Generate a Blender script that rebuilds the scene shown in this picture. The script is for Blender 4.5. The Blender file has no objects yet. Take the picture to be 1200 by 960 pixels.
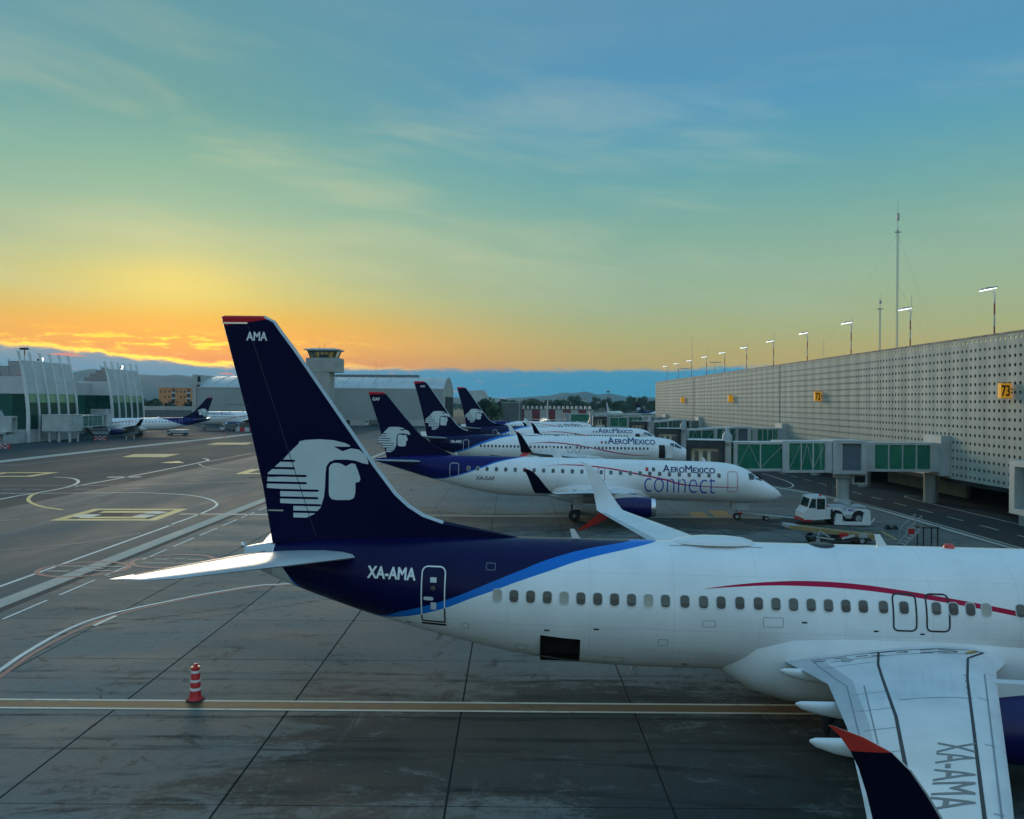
import bpy, bmesh, math, random
from math import sin, cos, pi, sqrt, radians, atan2, tan, exp
from mathutils import Vector, Matrix
random.seed(7)
S = bpy.context.scene
COL = S.collection

# ------------------------------------------------------------------ camera
CAM_H, FOC, PCX, PCY, ROLL = 9.9, 940.0, 600.0, 472.0, 0.007
cam_d = bpy.data.cameras.new('camera')
cam = bpy.data.objects.new('camera', cam_d)
COL.objects.link(cam)
cam_d.sensor_width = 36.0
cam_d.lens = FOC / 1200.0 * 36.0
cam_d.shift_y = -8.0 / 1200.0
cam_d.clip_start = 0.1
cam_d.clip_end = 60000
cam.matrix_world = Matrix.Translation((0, 0, CAM_H)) @ Matrix.Rotation(pi / 2, 4, 'X') @ Matrix.Rotation(ROLL, 4, 'Z')
S.camera = cam

def G(px, py, z=0.0):
    """a point of the ground, read off the photograph"""
    a, b = px - PCX, py - PCY
    u = a * cos(ROLL) + b * sin(ROLL)
    v = -a * sin(ROLL) + b * cos(ROLL)
    y = FOC * (CAM_H - z) / v
    return (u * y / FOC, y)

# ------------------------------------------------------------------ exposure
S.view_settings.view_transform = 'Standard'
S.view_settings.look = 'None'
S.view_settings.exposure = 0.0
S.view_settings.gamma = 1.0
S.view_settings.use_curve_mapping = False
S.cycles.max_bounces = 6
S.cycles.transparent_max_bounces = 12
S.cycles.volume_bounces = 0

def lin(c):
    r = []
    for v in c[:3]:
        v = v / 255.0
        r.append(v / 12.92 if v <= 0.04045 else ((v + 0.055) / 1.055) ** 2.4)
    return (r[0], r[1], r[2], 1.0)

class NT:
    """little helper around a node tree"""
    def __init__(self, tree):
        self.t = tree
        tree.nodes.clear()
    def n(self, kind, **kw):
        nd = self.t.nodes.new(kind)
        for k, v in kw.items():
            setattr(nd, k, v)
        return nd
    def put(self, sock, v):
        if hasattr(v, 'is_output') or isinstance(v, bpy.types.NodeSocket):
            self.t.links.new(v, sock)
        elif v is not None:
            try:
                sock.default_value = v
            except Exception:
                sock.default_value = (v, v, v, 1.0) if not isinstance(v, (tuple, list)) else tuple(v)[:3]
    def m(self, op, a, b=None, c=None, clamp=False):
        nd = self.n('ShaderNodeMath', operation=op, use_clamp=clamp)
        self.put(nd.inputs[0], a)
        if b is not None: self.put(nd.inputs[1], b)
        if c is not None: self.put(nd.inputs[2], c)
        return nd.outputs[0]
    def ss(self, x, a, b):
        nd = self.n('ShaderNodeMapRange', interpolation_type='SMOOTHSTEP')
        self.put(nd.inputs['Value'], x)
        nd.inputs['From Min'].default_value = a; nd.inputs['From Max'].default_value = b
        return nd.outputs[0]
    def mr(self, x, a, b, c=0.0, d=1.0):
        nd = self.n('ShaderNodeMapRange')
        self.put(nd.inputs['Value'], x)
        for i, v in zip(('From Min', 'From Max', 'To Min', 'To Max'), (a, b, c, d)):
            nd.inputs[i].default_value = v
        return nd.outputs[0]
    def mix(self, f, a, b, mode='MIX'):
        nd = self.n('ShaderNodeMix', data_type='RGBA', blend_type=mode)
        self.put(nd.inputs[0], f); self.put(nd.inputs[6], a); self.put(nd.inputs[7], b)
        return nd.outputs[2]
    def ramp(self, x, stops, interp='LINEAR'):
        nd = self.n('ShaderNodeValToRGB')
        cr = nd.color_ramp
        cr.interpolation = interp
        while len(cr.elements) > 1: cr.elements.remove(cr.elements[-1])
        for i, (p, c) in enumerate(stops):
            e = cr.elements[0] if i == 0 else cr.elements.new(p)
            e.position = p; e.color = c
        self.put(nd.inputs[0], x)
        return nd.outputs[0]
    def comb(self, x, y, z):
        nd = self.n('ShaderNodeCombineXYZ')
        for s, v in zip(nd.inputs, (x, y, z)): self.put(s, v)
        return nd.outputs[0]
    def noise(self, vec, scale, detail=4.0, rough=0.55, dist=0.0):
        nd = self.n('ShaderNodeTexNoise')
        if vec is not None: self.put(nd.inputs['Vector'], vec)
        nd.inputs['Scale'].default_value = scale
        nd.inputs['Detail'].default_value = detail
        nd.inputs['Roughness'].default_value = rough
        nd.inputs['Distortion'].default_value = dist
        return nd.outputs[0]
    def sep(self, v):
        nd = self.n('ShaderNodeSeparateXYZ'); self.put(nd.inputs[0], v)
        return nd.outputs

# ------------------------------------------------------------------ sky
SUN_AZ, SUN_EL = -0.40, radians(4.6)      # azimuth from +Y towards +X
world = bpy.data.worlds.new('World')
S.world = world
world.use_nodes = True
w = NT(world.node_tree)
gen = w.n('ShaderNodeTexCoord').outputs['Generated']
nv = w.n('ShaderNodeVectorMath', operation='NORMALIZE'); w.put(nv.inputs[0], gen)
dx, dy, dz = w.sep(nv.outputs[0])
el = w.m('ARCSINE', dz)
az = w.m('ARCTAN2', dx, dy)
hl = w.m('SQRT', w.m('ADD', w.m('MULTIPLY', dx, dx), w.m('ADD', w.m('MULTIPLY', dy, dy), 1e-6)))
ca = w.m('DIVIDE', w.m('ADD', w.m('MULTIPLY', dx, sin(SUN_AZ)), w.m('MULTIPLY', dy, cos(SUN_AZ))), hl)
ang = w.m('ARCCOSINE', w.m('MINIMUM', w.m('MAXIMUM', ca, -0.99999), 0.99999))
tt = w.m('SQRT', w.m('MAXIMUM', w.m('DIVIDE', el, pi / 2), 0.0))
HAZE_D, HAZE_TOP = 0.00010, 236.0
HAZE_L = (0.27, 0.31, 0.38)
def comp(c, e):
    """sky colour above the haze so that it reads as c from under it"""
    t = math.exp(-HAZE_D * (HAZE_TOP - CAM_H) / max(sin(radians(max(e, .1))), .03))
    return tuple(max(0.002, (v - (1 - t) * h) / t) for v, h in zip(lin(c)[:3], HAZE_L)) + (1.0,)
def stops(lst): return [(sqrt(max(e, 0) / 90.0), comp(c, e)) for e, c in lst]
rampA = w.ramp(tt, stops([(0, (232, 140, 50)), (2.6, (240, 150, 40)), (3.9, (246, 178, 36)), (5.5, (240, 188, 66)), (7.1, (220, 202, 118)), (9.2, (200, 202, 142)), (10.8, (186, 198, 152)), (12.9, (160, 190, 159)), (15.4, (140, 182, 158)), (19.3, (112, 163, 159)), (27, (98, 151, 166)), (45, (112, 168, 200)), (90, (140, 190, 234))]))
rampB = w.ramp(tt, stops([(0, (200, 160, 105)), (3, (184, 166, 118)), (5.1, (170, 174, 130)), (7.3, (158, 178, 146)), (9.5, (149, 178, 155)), (12.2, (132, 173, 159)), (14.8, (114, 167, 168)), (17.4, (99, 160, 177)), (20, (92, 153, 184)), (22.5, (90, 148, 182)), (26, (95, 147, 178)), (45, (112, 166, 200)), (90, (140, 190, 234))]))
rampC = w.ramp(tt, stops([(0, (150, 164, 164)), (6, (168, 186, 188)), (14, (174, 204, 212)), (30, (164, 208, 234)), (60, (146, 198, 238)), (90, (140, 190, 234))]))
base = w.mix(w.ss(ang, -0.05, 0.58), rampA, rampB)
base = w.mix(w.ss(ang, 1.5, 2.7), base, rampC)
# thin high cloud: soft streaks
cp = w.comb(w.m('MULTIPLY', az, 1.0), w.m('MULTIPLY', w.m('ADD', el, w.m('MULTIPLY', az, 0.10)), 5.5), 0.0)
n1 = w.noise(cp, 1.5, 4.0, 0.5, 0.3)
n2 = w.noise(cp, 4.0, 5.0, 0.55, 0.5)
wisp = w.ss(w.m('ADD', w.m('MULTIPLY', n1, 0.55), w.m('MULTIPLY', n2, 0.45)), 0.45, 0.66)
wband = w.m('MULTIPLY', w.ss(el, 0.06, 0.16), w.m('SUBTRACT', 1.0, w.ss(el, 0.26, 0.5)))
wcol = w.mix(w.ss(ang, 0.05, 1.0), lin((220, 216, 164)), lin((176, 198, 186)))
base = w.mix(w.m('MULTIPLY', w.m('MULTIPLY', wisp, wband), 0.36), base, wcol)
# darker blue-grey veils between them
veil = w.ss(w.noise(w.comb(az, w.m('MULTIPLY', el, 4.0), 3.3), 1.7, 4.0, 0.5), 0.5, 0.8)
base = w.mix(w.m('MULTIPLY', w.m('MULTIPLY', veil, wband), 0.28), base, lin((112, 158, 170)))
# glow round the hidden sun
def gauss(a0, e0, sa, se):
    qa = w.m('DIVIDE', w.m('SUBTRACT', az, a0), sa); qe = w.m('DIVIDE', w.m('SUBTRACT', el, e0), se)
    return w.m('EXPONENT', w.m('MULTIPLY', w.m('ADD', w.m('MULTIPLY', qa, qa), w.m('MULTIPLY', qe, qe)), -1.0))
base = w.mix(w.m('MULTIPLY', gauss(-0.40, 0.132, 0.085, 0.034), 0.5), base, comp((255, 224, 120), 7.5))
base = w.mix(w.m('MULTIPLY', gauss(-0.41, 0.072, 0.26, 0.022), 0.6), base, comp((255, 176, 26), 4.2))
# low bank of cloud
edge = w.noise(w.comb(w.m('MULTIPLY', az, 1.0), w.m('MULTIPLY', el, 2.2), 7.0), 24.0, 5.0, 0.6)
bnd = w.m('ADD', w.m('ADD', 0.0405, w.m('MULTIPLY', w.ss(az, -0.34, -0.60), 0.020)), w.m('ADD', w.m('MULTIPLY', w.m('SUBTRACT', edge, 0.5), 0.020), w.m('MULTIPLY', w.ss(az, 0.0, 0.5), 0.007)))
rel = w.m('SUBTRACT', el, bnd)
bank = w.m('SUBTRACT', 1.0, w.ss(rel, -0.0040, 0.0042))
bramp = w.ramp(w.m('DIVIDE', w.m('MAXIMUM', el, 0.0), 0.08), [(0.0, comp((104, 148, 178), 1.2)), (0.35, comp((106, 148, 178), 1.6)), (0.6, comp((122, 150, 172), 2.7)), (1.0, comp((138, 148, 158), 4.2))])
bramp = w.mix(w.ss(az, -0.5, 0.6), bramp, comp((104, 150, 180), 1.8))
far_bank = w.mix(w.ss(ang, 1.0, 2.2), bramp, lin((128, 150, 180)))
pink = w.m('MULTIPLY', w.ss(w.noise(w.comb(w.m('MULTIPLY', az, 1.0), w.m('MULTIPLY', el, 7.0), 1.0), 17.0, 3.0, 0.5), 0.60, 0.70), w.m('SUBTRACT', 1.0, w.ss(ang, 0.25, 1.1)))
far_bank = w.mix(w.m('MULTIPLY', pink, w.m('MULTIPLY', 0.62, w.m('SUBTRACT', 1.0, w.ss(az, -.25, .1)))), far_bank, comp((240, 136, 84), 2.0))
bankm = w.m('MULTIPLY', bank, w.m('SUBTRACT', 1.0, w.ss(ang, 1.2, 2.6)))
near_s = w.m('SUBTRACT', 1.0, w.ss(ang, 0.02, 0.34))
col = w.mix(bankm, base, far_bank)
# bright broken rim and a torn second layer just above it
rr = w.m('DIVIDE', w.m('SUBTRACT', rel, 0.0014), 0.0024)
rim = w.m('MULTIPLY', w.m('EXPONENT', w.m('MULTIPLY', w.m('MULTIPLY', rr, rr), -1.0)), near_s)
tear = w.ss(w.noise(w.comb(w.m('MULTIPLY', az, 1.0), w.m('MULTIPLY', el, 5.0), 4.0), 26.0, 5.0, 0.65), 0.50, 0.60)
torn = w.m('MULTIPLY', w.m('MULTIPLY', tear, gauss(-0.42, 0.066, 0.17, 0.010)), 1.0)
col = w.mix(w.m('MULTIPLY', torn, 0.95), col, tuple(v * 1.5 for v in comp((255, 205, 48), 3.4)[:3]) + (1.0,))
col = w.mix(w.m('MULTIPLY', rim, 0.9), col, tuple(v * 1.7 for v in comp((255, 210, 70), 3.0)[:3]) + (1.0,))
col = w.mix(w.ss(el, 0.0, -0.02), col, lin((92, 108, 112)))
bg1 = w.n('ShaderNodeBackground'); w.put(bg1.inputs[0], col); bg1.inputs[1].default_value = 1.0
sky = w.n('ShaderNodeTexSky', sky_type='NISHITA', sun_disc=False)
sky.sun_elevation = SUN_EL; sky.sun_rotation = SUN_AZ % (2 * pi)
bg2 = w.n('ShaderNodeBackground'); w.put(bg2.inputs[0], sky.outputs[0]); bg2.inputs[1].default_value = 0.003
add = w.n('ShaderNodeAddShader'); w.put(add.inputs[0], bg1.outputs[0]); w.put(add.inputs[1], bg2.outputs[0])
wo = w.n('ShaderNodeOutputWorld'); w.put(wo.inputs[0], add.outputs[0])

# ------------------------------------------------------------------ sun, low behind the cloud bank
sun_d = bpy.data.lights.new('sun', 'SUN')
sun_d.energy = 1.5; sun_d.angle = radians(22); sun_d.color = (1.0, 0.83, 0.60)
sun = bpy.data.objects.new('sun', sun_d)
COL.objects.link(sun)
sun_e = radians(9)
sun.rotation_euler = Vector((-sin(SUN_AZ) * cos(sun_e), -cos(SUN_AZ) * cos(sun_e), -sin(sun_e))).to_track_quat('-Z', 'Y').to_euler()

# ------------------------------------------------------------------ mesh helper
class MB:
    def __init__(self):
        self.v = []; self.f = []; self.mi = []; self.cur = 0
    def mat(self, i): self.cur = i; return self
    def face(self, idx): self.f.append(tuple(idx)); self.mi.append(self.cur)
    def quad(self, *pts):
        b = len(self.v); self.v += [tuple(p) for p in pts]; self.face(range(b, b + len(pts)))
    def box(self, x0, x1, y0, y1, z0, z1):
        b = len(self.v)
        self.v += [(x0, y0, z0), (x1, y0, z0), (x1, y1, z0), (x0, y1, z0), (x0, y0, z1), (x1, y0, z1), (x1, y1, z1), (x0, y1, z1)]
        for q in ((0, 3, 2, 1), (4, 5, 6, 7), (0, 1, 5, 4), (1, 2, 6, 5), (2, 3, 7, 6), (3, 0, 4, 7)):
            self.face([b + i for i in q])
        return self
    def loft(self, rings, cap0=True, cap1=True, closed=True):
        n = len(rings[0]); b = len(self.v)
        for r in rings: self.v += [tuple(p) for p in r]
        for i in range(len(rings) - 1):
            for j in range(n if closed else n - 1):
                k = (j + 1) % n
                self.face((b + i * n + j, b + i * n + k, b + (i + 1) * n + k, b + (i + 1) * n + j))
        if cap0: self.face([b + j for j in reversed(range(n))])
        if cap1: self.face([b + (len(rings) - 1) * n + j for j in range(n)])
        return self
    def tube(self, p, q, r, r2=None, n=8, cap=True):
        p, q = Vector(p), Vector(q); r2 = r if r2 is None else r2
        d = (q - p); d.normalize()
        a = d.orthogonal(); a.normalize(); c = d.cross(a)
        ring = lambda o, rad: [o + (a * cos(2 * pi * k / n) + c * sin(2 * pi * k / n)) * rad for k in range(n)]
        return self.loft([ring(p, r), ring(q, r2)], cap, cap)
    def bar(self, p, q, wdt, hgt, up=(0, 0, 1)):
        p, q = Vector(p), Vector(q)
        d = (q - p).normalized(); u = Vector(up)
        s = d.cross(u)
        if s.length < 1e-4: s = d.orthogonal()
        s.normalize(); u = s.cross(d).normalized()
        ring = lambda o: [o + s * wdt / 2 + u * hgt / 2, o - s * wdt / 2 + u * hgt / 2, o - s * wdt / 2 - u * hgt / 2, o + s * wdt / 2 - u * hgt / 2]
        return self.loft([ring(p), ring(q)])
    def lathe(self, prof, o=(0, 0, 0), axis='Z', n=20, cap=False):
        rings = []
        for r, h in prof:
            ring = []
            for k in range(n):
                a = 2 * pi * k / n
                if axis == 'Z': p = (o[0] + r * cos(a), o[1] + r * sin(a), o[2] + h)
                elif axis == 'X': p = (o[0] + h, o[1] + r * cos(a), o[2] + r * sin(a))
                else: p = (o[0] + r * sin(a), o[1] + h, o[2] + r * cos(a))
                ring.append(p)
            rings.append(ring)
        return self.loft(rings, cap, cap)
    def prism(self, poly, d, both=None):
        """poly: 3-D points of one face, d: extrusion vector"""
        a = [Vector(p) for p in poly]; d = Vector(d)
        return self.loft([a, [p + d for p in a]])
    def mesh(self, name, mats, smooth=None):
        me = bpy.data.meshes.new(name)
        me.from_pydata(self.v, [], self.f)
        for m_ in (mats if isinstance(mats, (list, tuple)) else [mats]): me.materials.append(m_)
        me.polygons.foreach_set('material_index', self.mi)
        me.validate()
        bm = bmesh.new(); bm.from_mesh(me)
        bmesh.ops.recalc_face_normals(bm, faces=bm.faces)
        bm.to_mesh(me); bm.free()
        if smooth is not None:
            me.polygons.foreach_set('use_smooth', [True] * len(me.polygons))
            me.set_sharp_from_angle(angle=radians(smooth))
        me.update()
        return me
    def build(self, name, mats, parent=None, smooth=None, **tags):
        return link(name, self.mesh(name, mats, smooth), parent, **tags)

def link(name, me, parent=None, loc=None, rot=None, **tags):
    o = bpy.data.objects.new(name, me)
    COL.objects.link(o)
    if parent is not None: o.parent = parent
    if loc is not None: o.location = loc
    if rot is not None: o.rotation_euler = rot
    for k, v in tags.items(): o[k] = v
    return o
def thing(name, label, cat, loc=(0, 0, 0), rz=0.0, group=None):
    o = link(name, None, None, loc, (0, 0, rz), label=label, category=cat)
    if group: o['group'] = group
    return o
def copy_tree(root, loc, rz=None, **tags):
    kids = {}
    for o in COL.objects:
        if o.parent: kids.setdefault(o.parent, []).append(o)
    def rec(o, par):
        c = o.copy(); COL.objects.link(c)
        if par is not None:
            c.parent = par; c.matrix_parent_inverse = o.matrix_parent_inverse
        for ch in kids.get(o, []): rec(ch, c)
        return c
    r = rec(root, None)
    r.location = loc
    if rz is not None: r.rotation_euler[2] = rz
    for k, v in tags.items(): r[k] = v
    return r

# ------------------------------------------------------------------ materials
MAT = {}
def principled(name, color, rough=0.5, metal=0.0, coat=0.0, spec=0.5, emit=None, estr=0.0):
    m_ = bpy.data.materials.new(name); m_.use_nodes = True
    t = NT(m_.node_tree)
    p = t.n('ShaderNodeBsdfPrincipled'); o = t.n('ShaderNodeOutputMaterial')
    t.put(o.inputs[0], p.outputs[0])
    t.put(p.inputs['Base Color'], color)
    p.inputs['Roughness'].default_value = rough; p.inputs['Metallic'].default_value = metal
    p.inputs['Coat Weight'].default_value = coat; p.inputs['Coat Roughness'].default_value = 0.08
    p.inputs['Specular IOR Level'].default_value = spec
    if emit: 
        p.inputs['Emission Color'].default_value = emit; p.inputs['Emission Strength'].default_value = estr
    MAT[name] = m_
    return m_, t, p
def rgb(r, g, b): return (r, g, b, 1.0)
def worn(name, c, rough=0.5, amt=0.25, scale=1.5, metal=0.0, coat=0.0, bump=0.0, streak=False, space='Object', spec=.5):
    """paint or metal with soft dirt of its own"""
    m_, t, p = principled(name, rgb(*c), rough, metal, coat, spec)
    tc = t.n('ShaderNodeTexCoord').outputs[space]
    if streak:
        mp = t.n('ShaderNodeMapping'); t.put(mp.inputs[0], tc); mp.inputs['Scale'].default_value = (1, 1, 0.12); tc = mp.outputs[0]
    n_ = t.noise(tc, scale, 6, 0.6)
    d = tuple(x * (1 - amt) for x in c); l = tuple(min(1, x * (1 + amt * .35)) for x in c)
    t.put(p.inputs['Base Color'], t.mix(t.ss(n_, 0.3, 0.7), rgb(*d), rgb(*l)))
    t.put(p.inputs['Roughness'], t.mr(n_, 0.3, 0.7, min(1, rough * 1.2), rough * 0.85))
    if bump:
        b = t.n('ShaderNodeBump'); b.inputs['Strength'].default_value = bump; b.inputs['Distance'].default_value = 0.02
        t.put(b.inputs['Height'], t.noise(t.n('ShaderNodeTexCoord').outputs[space], scale * 8, 4)); t.put(p.inputs['Normal'], b.outputs[0])
    return m_

NAVY = (0.006, 0.008, 0.085)
worn('white_paint', (0.74, 0.76, 0.77), 0.28, 0.10, 0.6, coat=0.35)
worn('wing_white', (0.70, 0.73, 0.74), 0.40, 0.14, 0.5, coat=0.25)
worn('flap_grey', (0.46, 0.50, 0.52), 0.35, 0.16, 0.7)
worn('grey_paint', (0.36, 0.39, 0.40), 0.4, 0.18, 0.8)
worn('navy_paint', (.004, .005, .045), 0.30, 0.25, 0.6, coat=0.0, spec=.25)
worn('engine_navy', (0.004, 0.005, 0.085), 0.3, 0.2, 0.8, coat=0.1, spec=.3)
worn('red_paint', (0.62, 0.035, 0.02), 0.32, 0.15, 0.8, coat=0.3)
worn('bare_metal', (0.72, 0.74, 0.76), 0.22, 0.12, 1.2, metal=0.9)
worn('dark_metal', (0.05, 0.052, 0.055), 0.45, 0.3, 2, metal=0.6)
worn('tyre_rubber', (0.018, 0.018, 0.019), 0.8, 0.3, 3)
principled('black_hole', rgb(0.006, 0.006, 0.007), 0.7)
principled('dark_line', rgb(0.02, 0.022, 0.028), 0.6)
principled('seam_line', rgb(0.22, 0.25, 0.27), 0.6)
principled('cockpit_glass', rgb(0.012, 0.016, 0.02), 0.06, spec=0.8)
principled('cabin_pane', rgb(0.035, 0.048, 0.055), 0.10, spec=0.7)
principled('window_frame', rgb(0.58, 0.62, 0.64), 0.3)
worn('blind_beige', (0.42, 0.40, 0.34), 0.5, 0.1, 3)
worn('letter_white', (0.78, 0.80, 0.80), 0.4, 0.08, 2)
worn('emblem_white', (0.56, 0.63, 0.65), 0.35, 0.07, 1.0)
principled('letter_navy', rgb(0.012, 0.012, 0.10), 0.35)
principled('letter_blue', rgb(0.03, 0.03, 0.40), 0.35)
principled('letter_grey', rgb(0.17, 0.17, 0.175), 0.4)
principled('swoosh_red', rgb(0.50, 0.012, 0.075), 0.35)
principled('flag_green', rgb(0.01, 0.09, 0.05), 0.4)
principled('door_red', rgb(0.45, 0.03, 0.05), 0.4)

# ================================================================== AIRCRAFT
def pchip(xs, ys, q):
    n = len(xs)
    h = [xs[i + 1] - xs[i] for i in range(n - 1)]; d = [(ys[i + 1] - ys[i]) / h[i] for i in range(n - 1)]
    m_ = [0.0] * n
    for i in range(1, n - 1):
        if d[i - 1] * d[i] > 0:
            w1 = 2 * h[i] + h[i - 1]; w2 = h[i] + 2 * h[i - 1]; m_[i] = (w1 + w2) / (w1 / d[i - 1] + w2 / d[i])
    m_[0] = d[0]; m_[-1] = d[-1]
    k = 0
    while k < n - 2 and q > xs[k + 1]: k += 1
    t = min(1.0, max(0.0, (q - xs[k]) / h[k]))
    return ((1 + 2 * t) * (1 - t) ** 2) * ys[k] + t * (1 - t) ** 2 * h[k] * m_[k] + t * t * (3 - 2 * t) * ys[k + 1] + t * t * (t - 1) * h[k] * m_[k + 1]

XREF = 18.0       # local x = XREF - s, s measured back from the nose tip

EMB_HEAD = [(36.24, 8.35), (36.22, 8.43), (36.01, 8.48), (35.55, 8.51), (35.1, 8.49), (34.72, 8.41), (34.55, 8.34), (34.52, 8.29), (34.72, 8.28), (35.07, 8.28), (34.77, 8.13), (34.49, 8.23), (34.22, 8.19), (34.02, 8.03), (33.92, 7.83), (33.91, 7.72), (34.1, 7.75), (34.33, 7.83), (34.63, 7.86), (35.01, 7.85), (35.2, 7.77), (35.3, 7.62), (35.32, 7.39), (35.33, 6.94), (35.36, 6.61), (35.46, 6.27), (35.67, 6.05), (35.93, 5.93), (36.36, 5.93), (36.37, 6.38), (36.81, 6.39), (36.82, 6.86), (37.27, 6.88), (37.25, 7.37), (37.02, 7.58), (36.72, 7.85), (36.5, 8.1)]
EMB_FACE = [(35.21, 7.58), (35.16, 7.68), (35.05, 7.74), (34.87, 7.74), (34.77, 7.7), (34.65, 7.64), (34.56, 7.69), (34.47, 7.74), (34.34, 7.72), (34.25, 7.51), (34.16, 7.25), (34.19, 7.14), (34.32, 7.11), (34.32, 6.78), (34.36, 6.61), (34.5, 6.54), (34.95, 6.53), (35.1, 6.56), (35.18, 6.65), (35.2, 6.8)]
EMB_BARS = [(36.92, 36.34, 7.785), (37.16, 36.34, 7.54), (37.32, 35.94, 7.295), (37.32, 35.93, 7.06), (37.32, 35.53, 6.82), (36.9, 35.54, 6.575), (36.88, 35.44, 6.345), (36.43, 35.44, 6.12)]

SPEC = {}
SPEC['narrow'] = dict(
    ST=[[0, 2.95, 2.97, .02], [.3, 2.55, 3.35, .42], [1, 2.1, 3.75, .85], [2, 1.75, 4.25, 1.25], [3, 1.56, 4.95, 1.55], [4.5, 1.43, 5.3, 1.78], [6, 1.4, 5.4, 1.88], [25, 1.4, 5.41, 1.88], [27, 1.47, 5.41, 1.86], [29, 1.72, 5.41, 1.76], [31, 2.12, 5.40, 1.57], [33, 2.6, 5.36, 1.30], [35, 3.2, 5.28, .97], [37, 3.9, 5.1, .58], [38.02, 4.35, 4.9, .28]],
    blue=[(37.4, 5.3), (36.75, 4.6), (36.43, 4.16), (36.07, 3.56), (35.42, 3.2), (34.72, 2.96), (33.82, 2.81), (32.83, 2.92), (32.12, 3.08), (31.16, 3.4), (30.3, 3.77), (29.67, 4.01), (28.92, 4.3), (28.06, 4.59), (26.79, 4.98), (25.43, 5.25), (24.3, 5.44), (23.4, 5.6)],
    band=[(37.4, 5.31), (36.43, 4.17), (35.42, 3.22), (34.72, 2.985), (33.82, 2.86), (32.5, 3.2), (31.11, 3.67), (29.63, 4.3), (28.98, 4.56), (27.85, 4.97), (26.78, 5.22), (25.39, 5.40), (24.3, 5.52), (23.4, 5.65)],
    sw_up=[(23.2, 4.27), (22.2, 4.41), (21.24, 4.50), (20.14, 4.55), (18.75, 4.51), (17.45, 4.38), (16.16, 4.21), (15.09, 4.05), (14.13, 3.89), (12.6, 3.6), (11, 3.3), (9.5, 3.1), (8, 3.0), (6.2, 2.98)],
    sw_lo=[(23.2, 4.26), (22.21, 4.345), (21.26, 4.40), (20.17, 4.41), (18.78, 4.36), (17.47, 4.24), (16.18, 4.07), (15.11, 3.91), (14.14, 3.74), (12.6, 3.45), (11, 3.16), (9.5, 2.97), (8, 2.9), (6.2, 2.97)],
    bluec=(0.003, 0.004, 0.05), bandc=(0.008, 0.17, 0.60), tail_grey=36.95,
    fin=[(39.0, 12.53), (38.88, 12.57), (37.5, 12.57), (37.15, 12.4), (36.91, 12.07), (36.47, 11.51), (34.87, 9.3), (33.7, 7.69), (32.98, 6.78), (32.55, 6.4), (32.07, 6.1), (31.42, 5.88), (28.35, 5.3), (31.5, 5.25), (34.0, 5.15), (37.09, 5.0), (37.46, 6.91), (38.02, 9.16)],
    fin_h=(.30, .15, 5.1, 12.5), le_faces=(2, 12), red_z=12.27, emb=(35.6, 7.22, 35.6, 7.22, 1.0), finno=(37.70, 11.74, .28),
    wing=[(1.2, 2.12, 13.9, 6.9, .135), (1.9, 2.2, 14.4, 6.45, .13), (3.2, 2.36, 15.4, 5.3, .13), (4.9, 2.58, 16.3, 4.3, .125), (9.0, 3.06, 18.4, 3.2, .12), (13.0, 3.5, 20.45, 2.35, .11), (17.0, 3.95, 22.55, 1.5, .10)],
    winglet=[(17.3, 4.06, 22.85, 1.4, .09, 25), (17.55, 4.38, 23.08, 1.2, .085, 52), (17.72, 4.85, 23.38, .98, .08, 72), (17.86, 5.5, 23.80, .76, .07, 79), (17.93, 5.9, 24.06, .62, .07, 79), (17.98, 6.17, 24.26, .52, .07, 79), (18.02, 6.36, 24.46, .42, .07, 79), (18.06, 6.52, 24.76, .24, .07, 79), (18.09, 6.64, 25.1, .03, .07, 79)],
    scim=[(17.2, 3.98, 23.0, 1.05, .07, -15), (17.35, 3.75, 23.4, .9, .07, -50), (17.55, 3.35, 24.05, .64, .07, -62), (17.75, 2.95, 24.85, .3, .07, -62), (17.8, 2.85, 25.2, .05, .07, -62)],
    fairings=[(3.0, 21.3, 2.75), (6.6, 21.95, 2.7), (9.7, 22.6, 2.5)],
    eng=dict(y=4.83, z=1.58, s0=12.0, L=5.0, r=1.02, flat=True),
    stab=dict(z=4.72, root=(33.7, 4.05), tip=(37.45, 1.3), y=7.17, dz=.62), 
    doors=[(31.18, 31.88, 2.95, 4.62)], exits=[(17.03, 17.65, 3.24, 4.25), (16.07, 16.68, 3.25, 4.26)], fdoor=(4.45, 5.3, 2.6, 4.4),
    winz=3.89, wins=[29.51, 29.0, 28.49, 27.98, 27.47, 26.96, 26.45, 25.94, 25.43, 24.92, 24.41, 23.83, 23.27, 22.75, 22.19, 21.64, 21.12, 20.6, 20.08, 19.57, 19.06, 18.55, 17.96, 17.36, 16.42, 15.92, 15.43, 14.97, 13.98, 13.47] + [12.96 - .508 * k for k in range(13)], win=(.27, .365),
    blinds=(0, 4, 9, 27), cw=[[(1.95, 4.03), (2.95, 4.62), (3.1, 4.15), (2.1, 3.88)], [(3.05, 4.63), (3.65, 4.66), (3.72, 4.22), (3.18, 4.17)]],
    title=(12.2, 4.45, 6.5, .84), cargo=(26.95, 28.18), gear=dict(main=(19.35, 2.86, .57), nose=(3.85, .34)), reg=(33.66, 4.22, 1.6, .345, 'letter_white'),
    belly=[(22.9, .05, .1), (22.4, 1.1, .75), (21.6, 1.75, 1.25), (20.6, 1.98, 1.55), (19, 2.03, 1.68), (16, 2.03, 1.68), (13.5, 1.95, 1.5), (12, 1.6, 1.0), (10.8, .8, .5)], belly_z=1.55)
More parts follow.
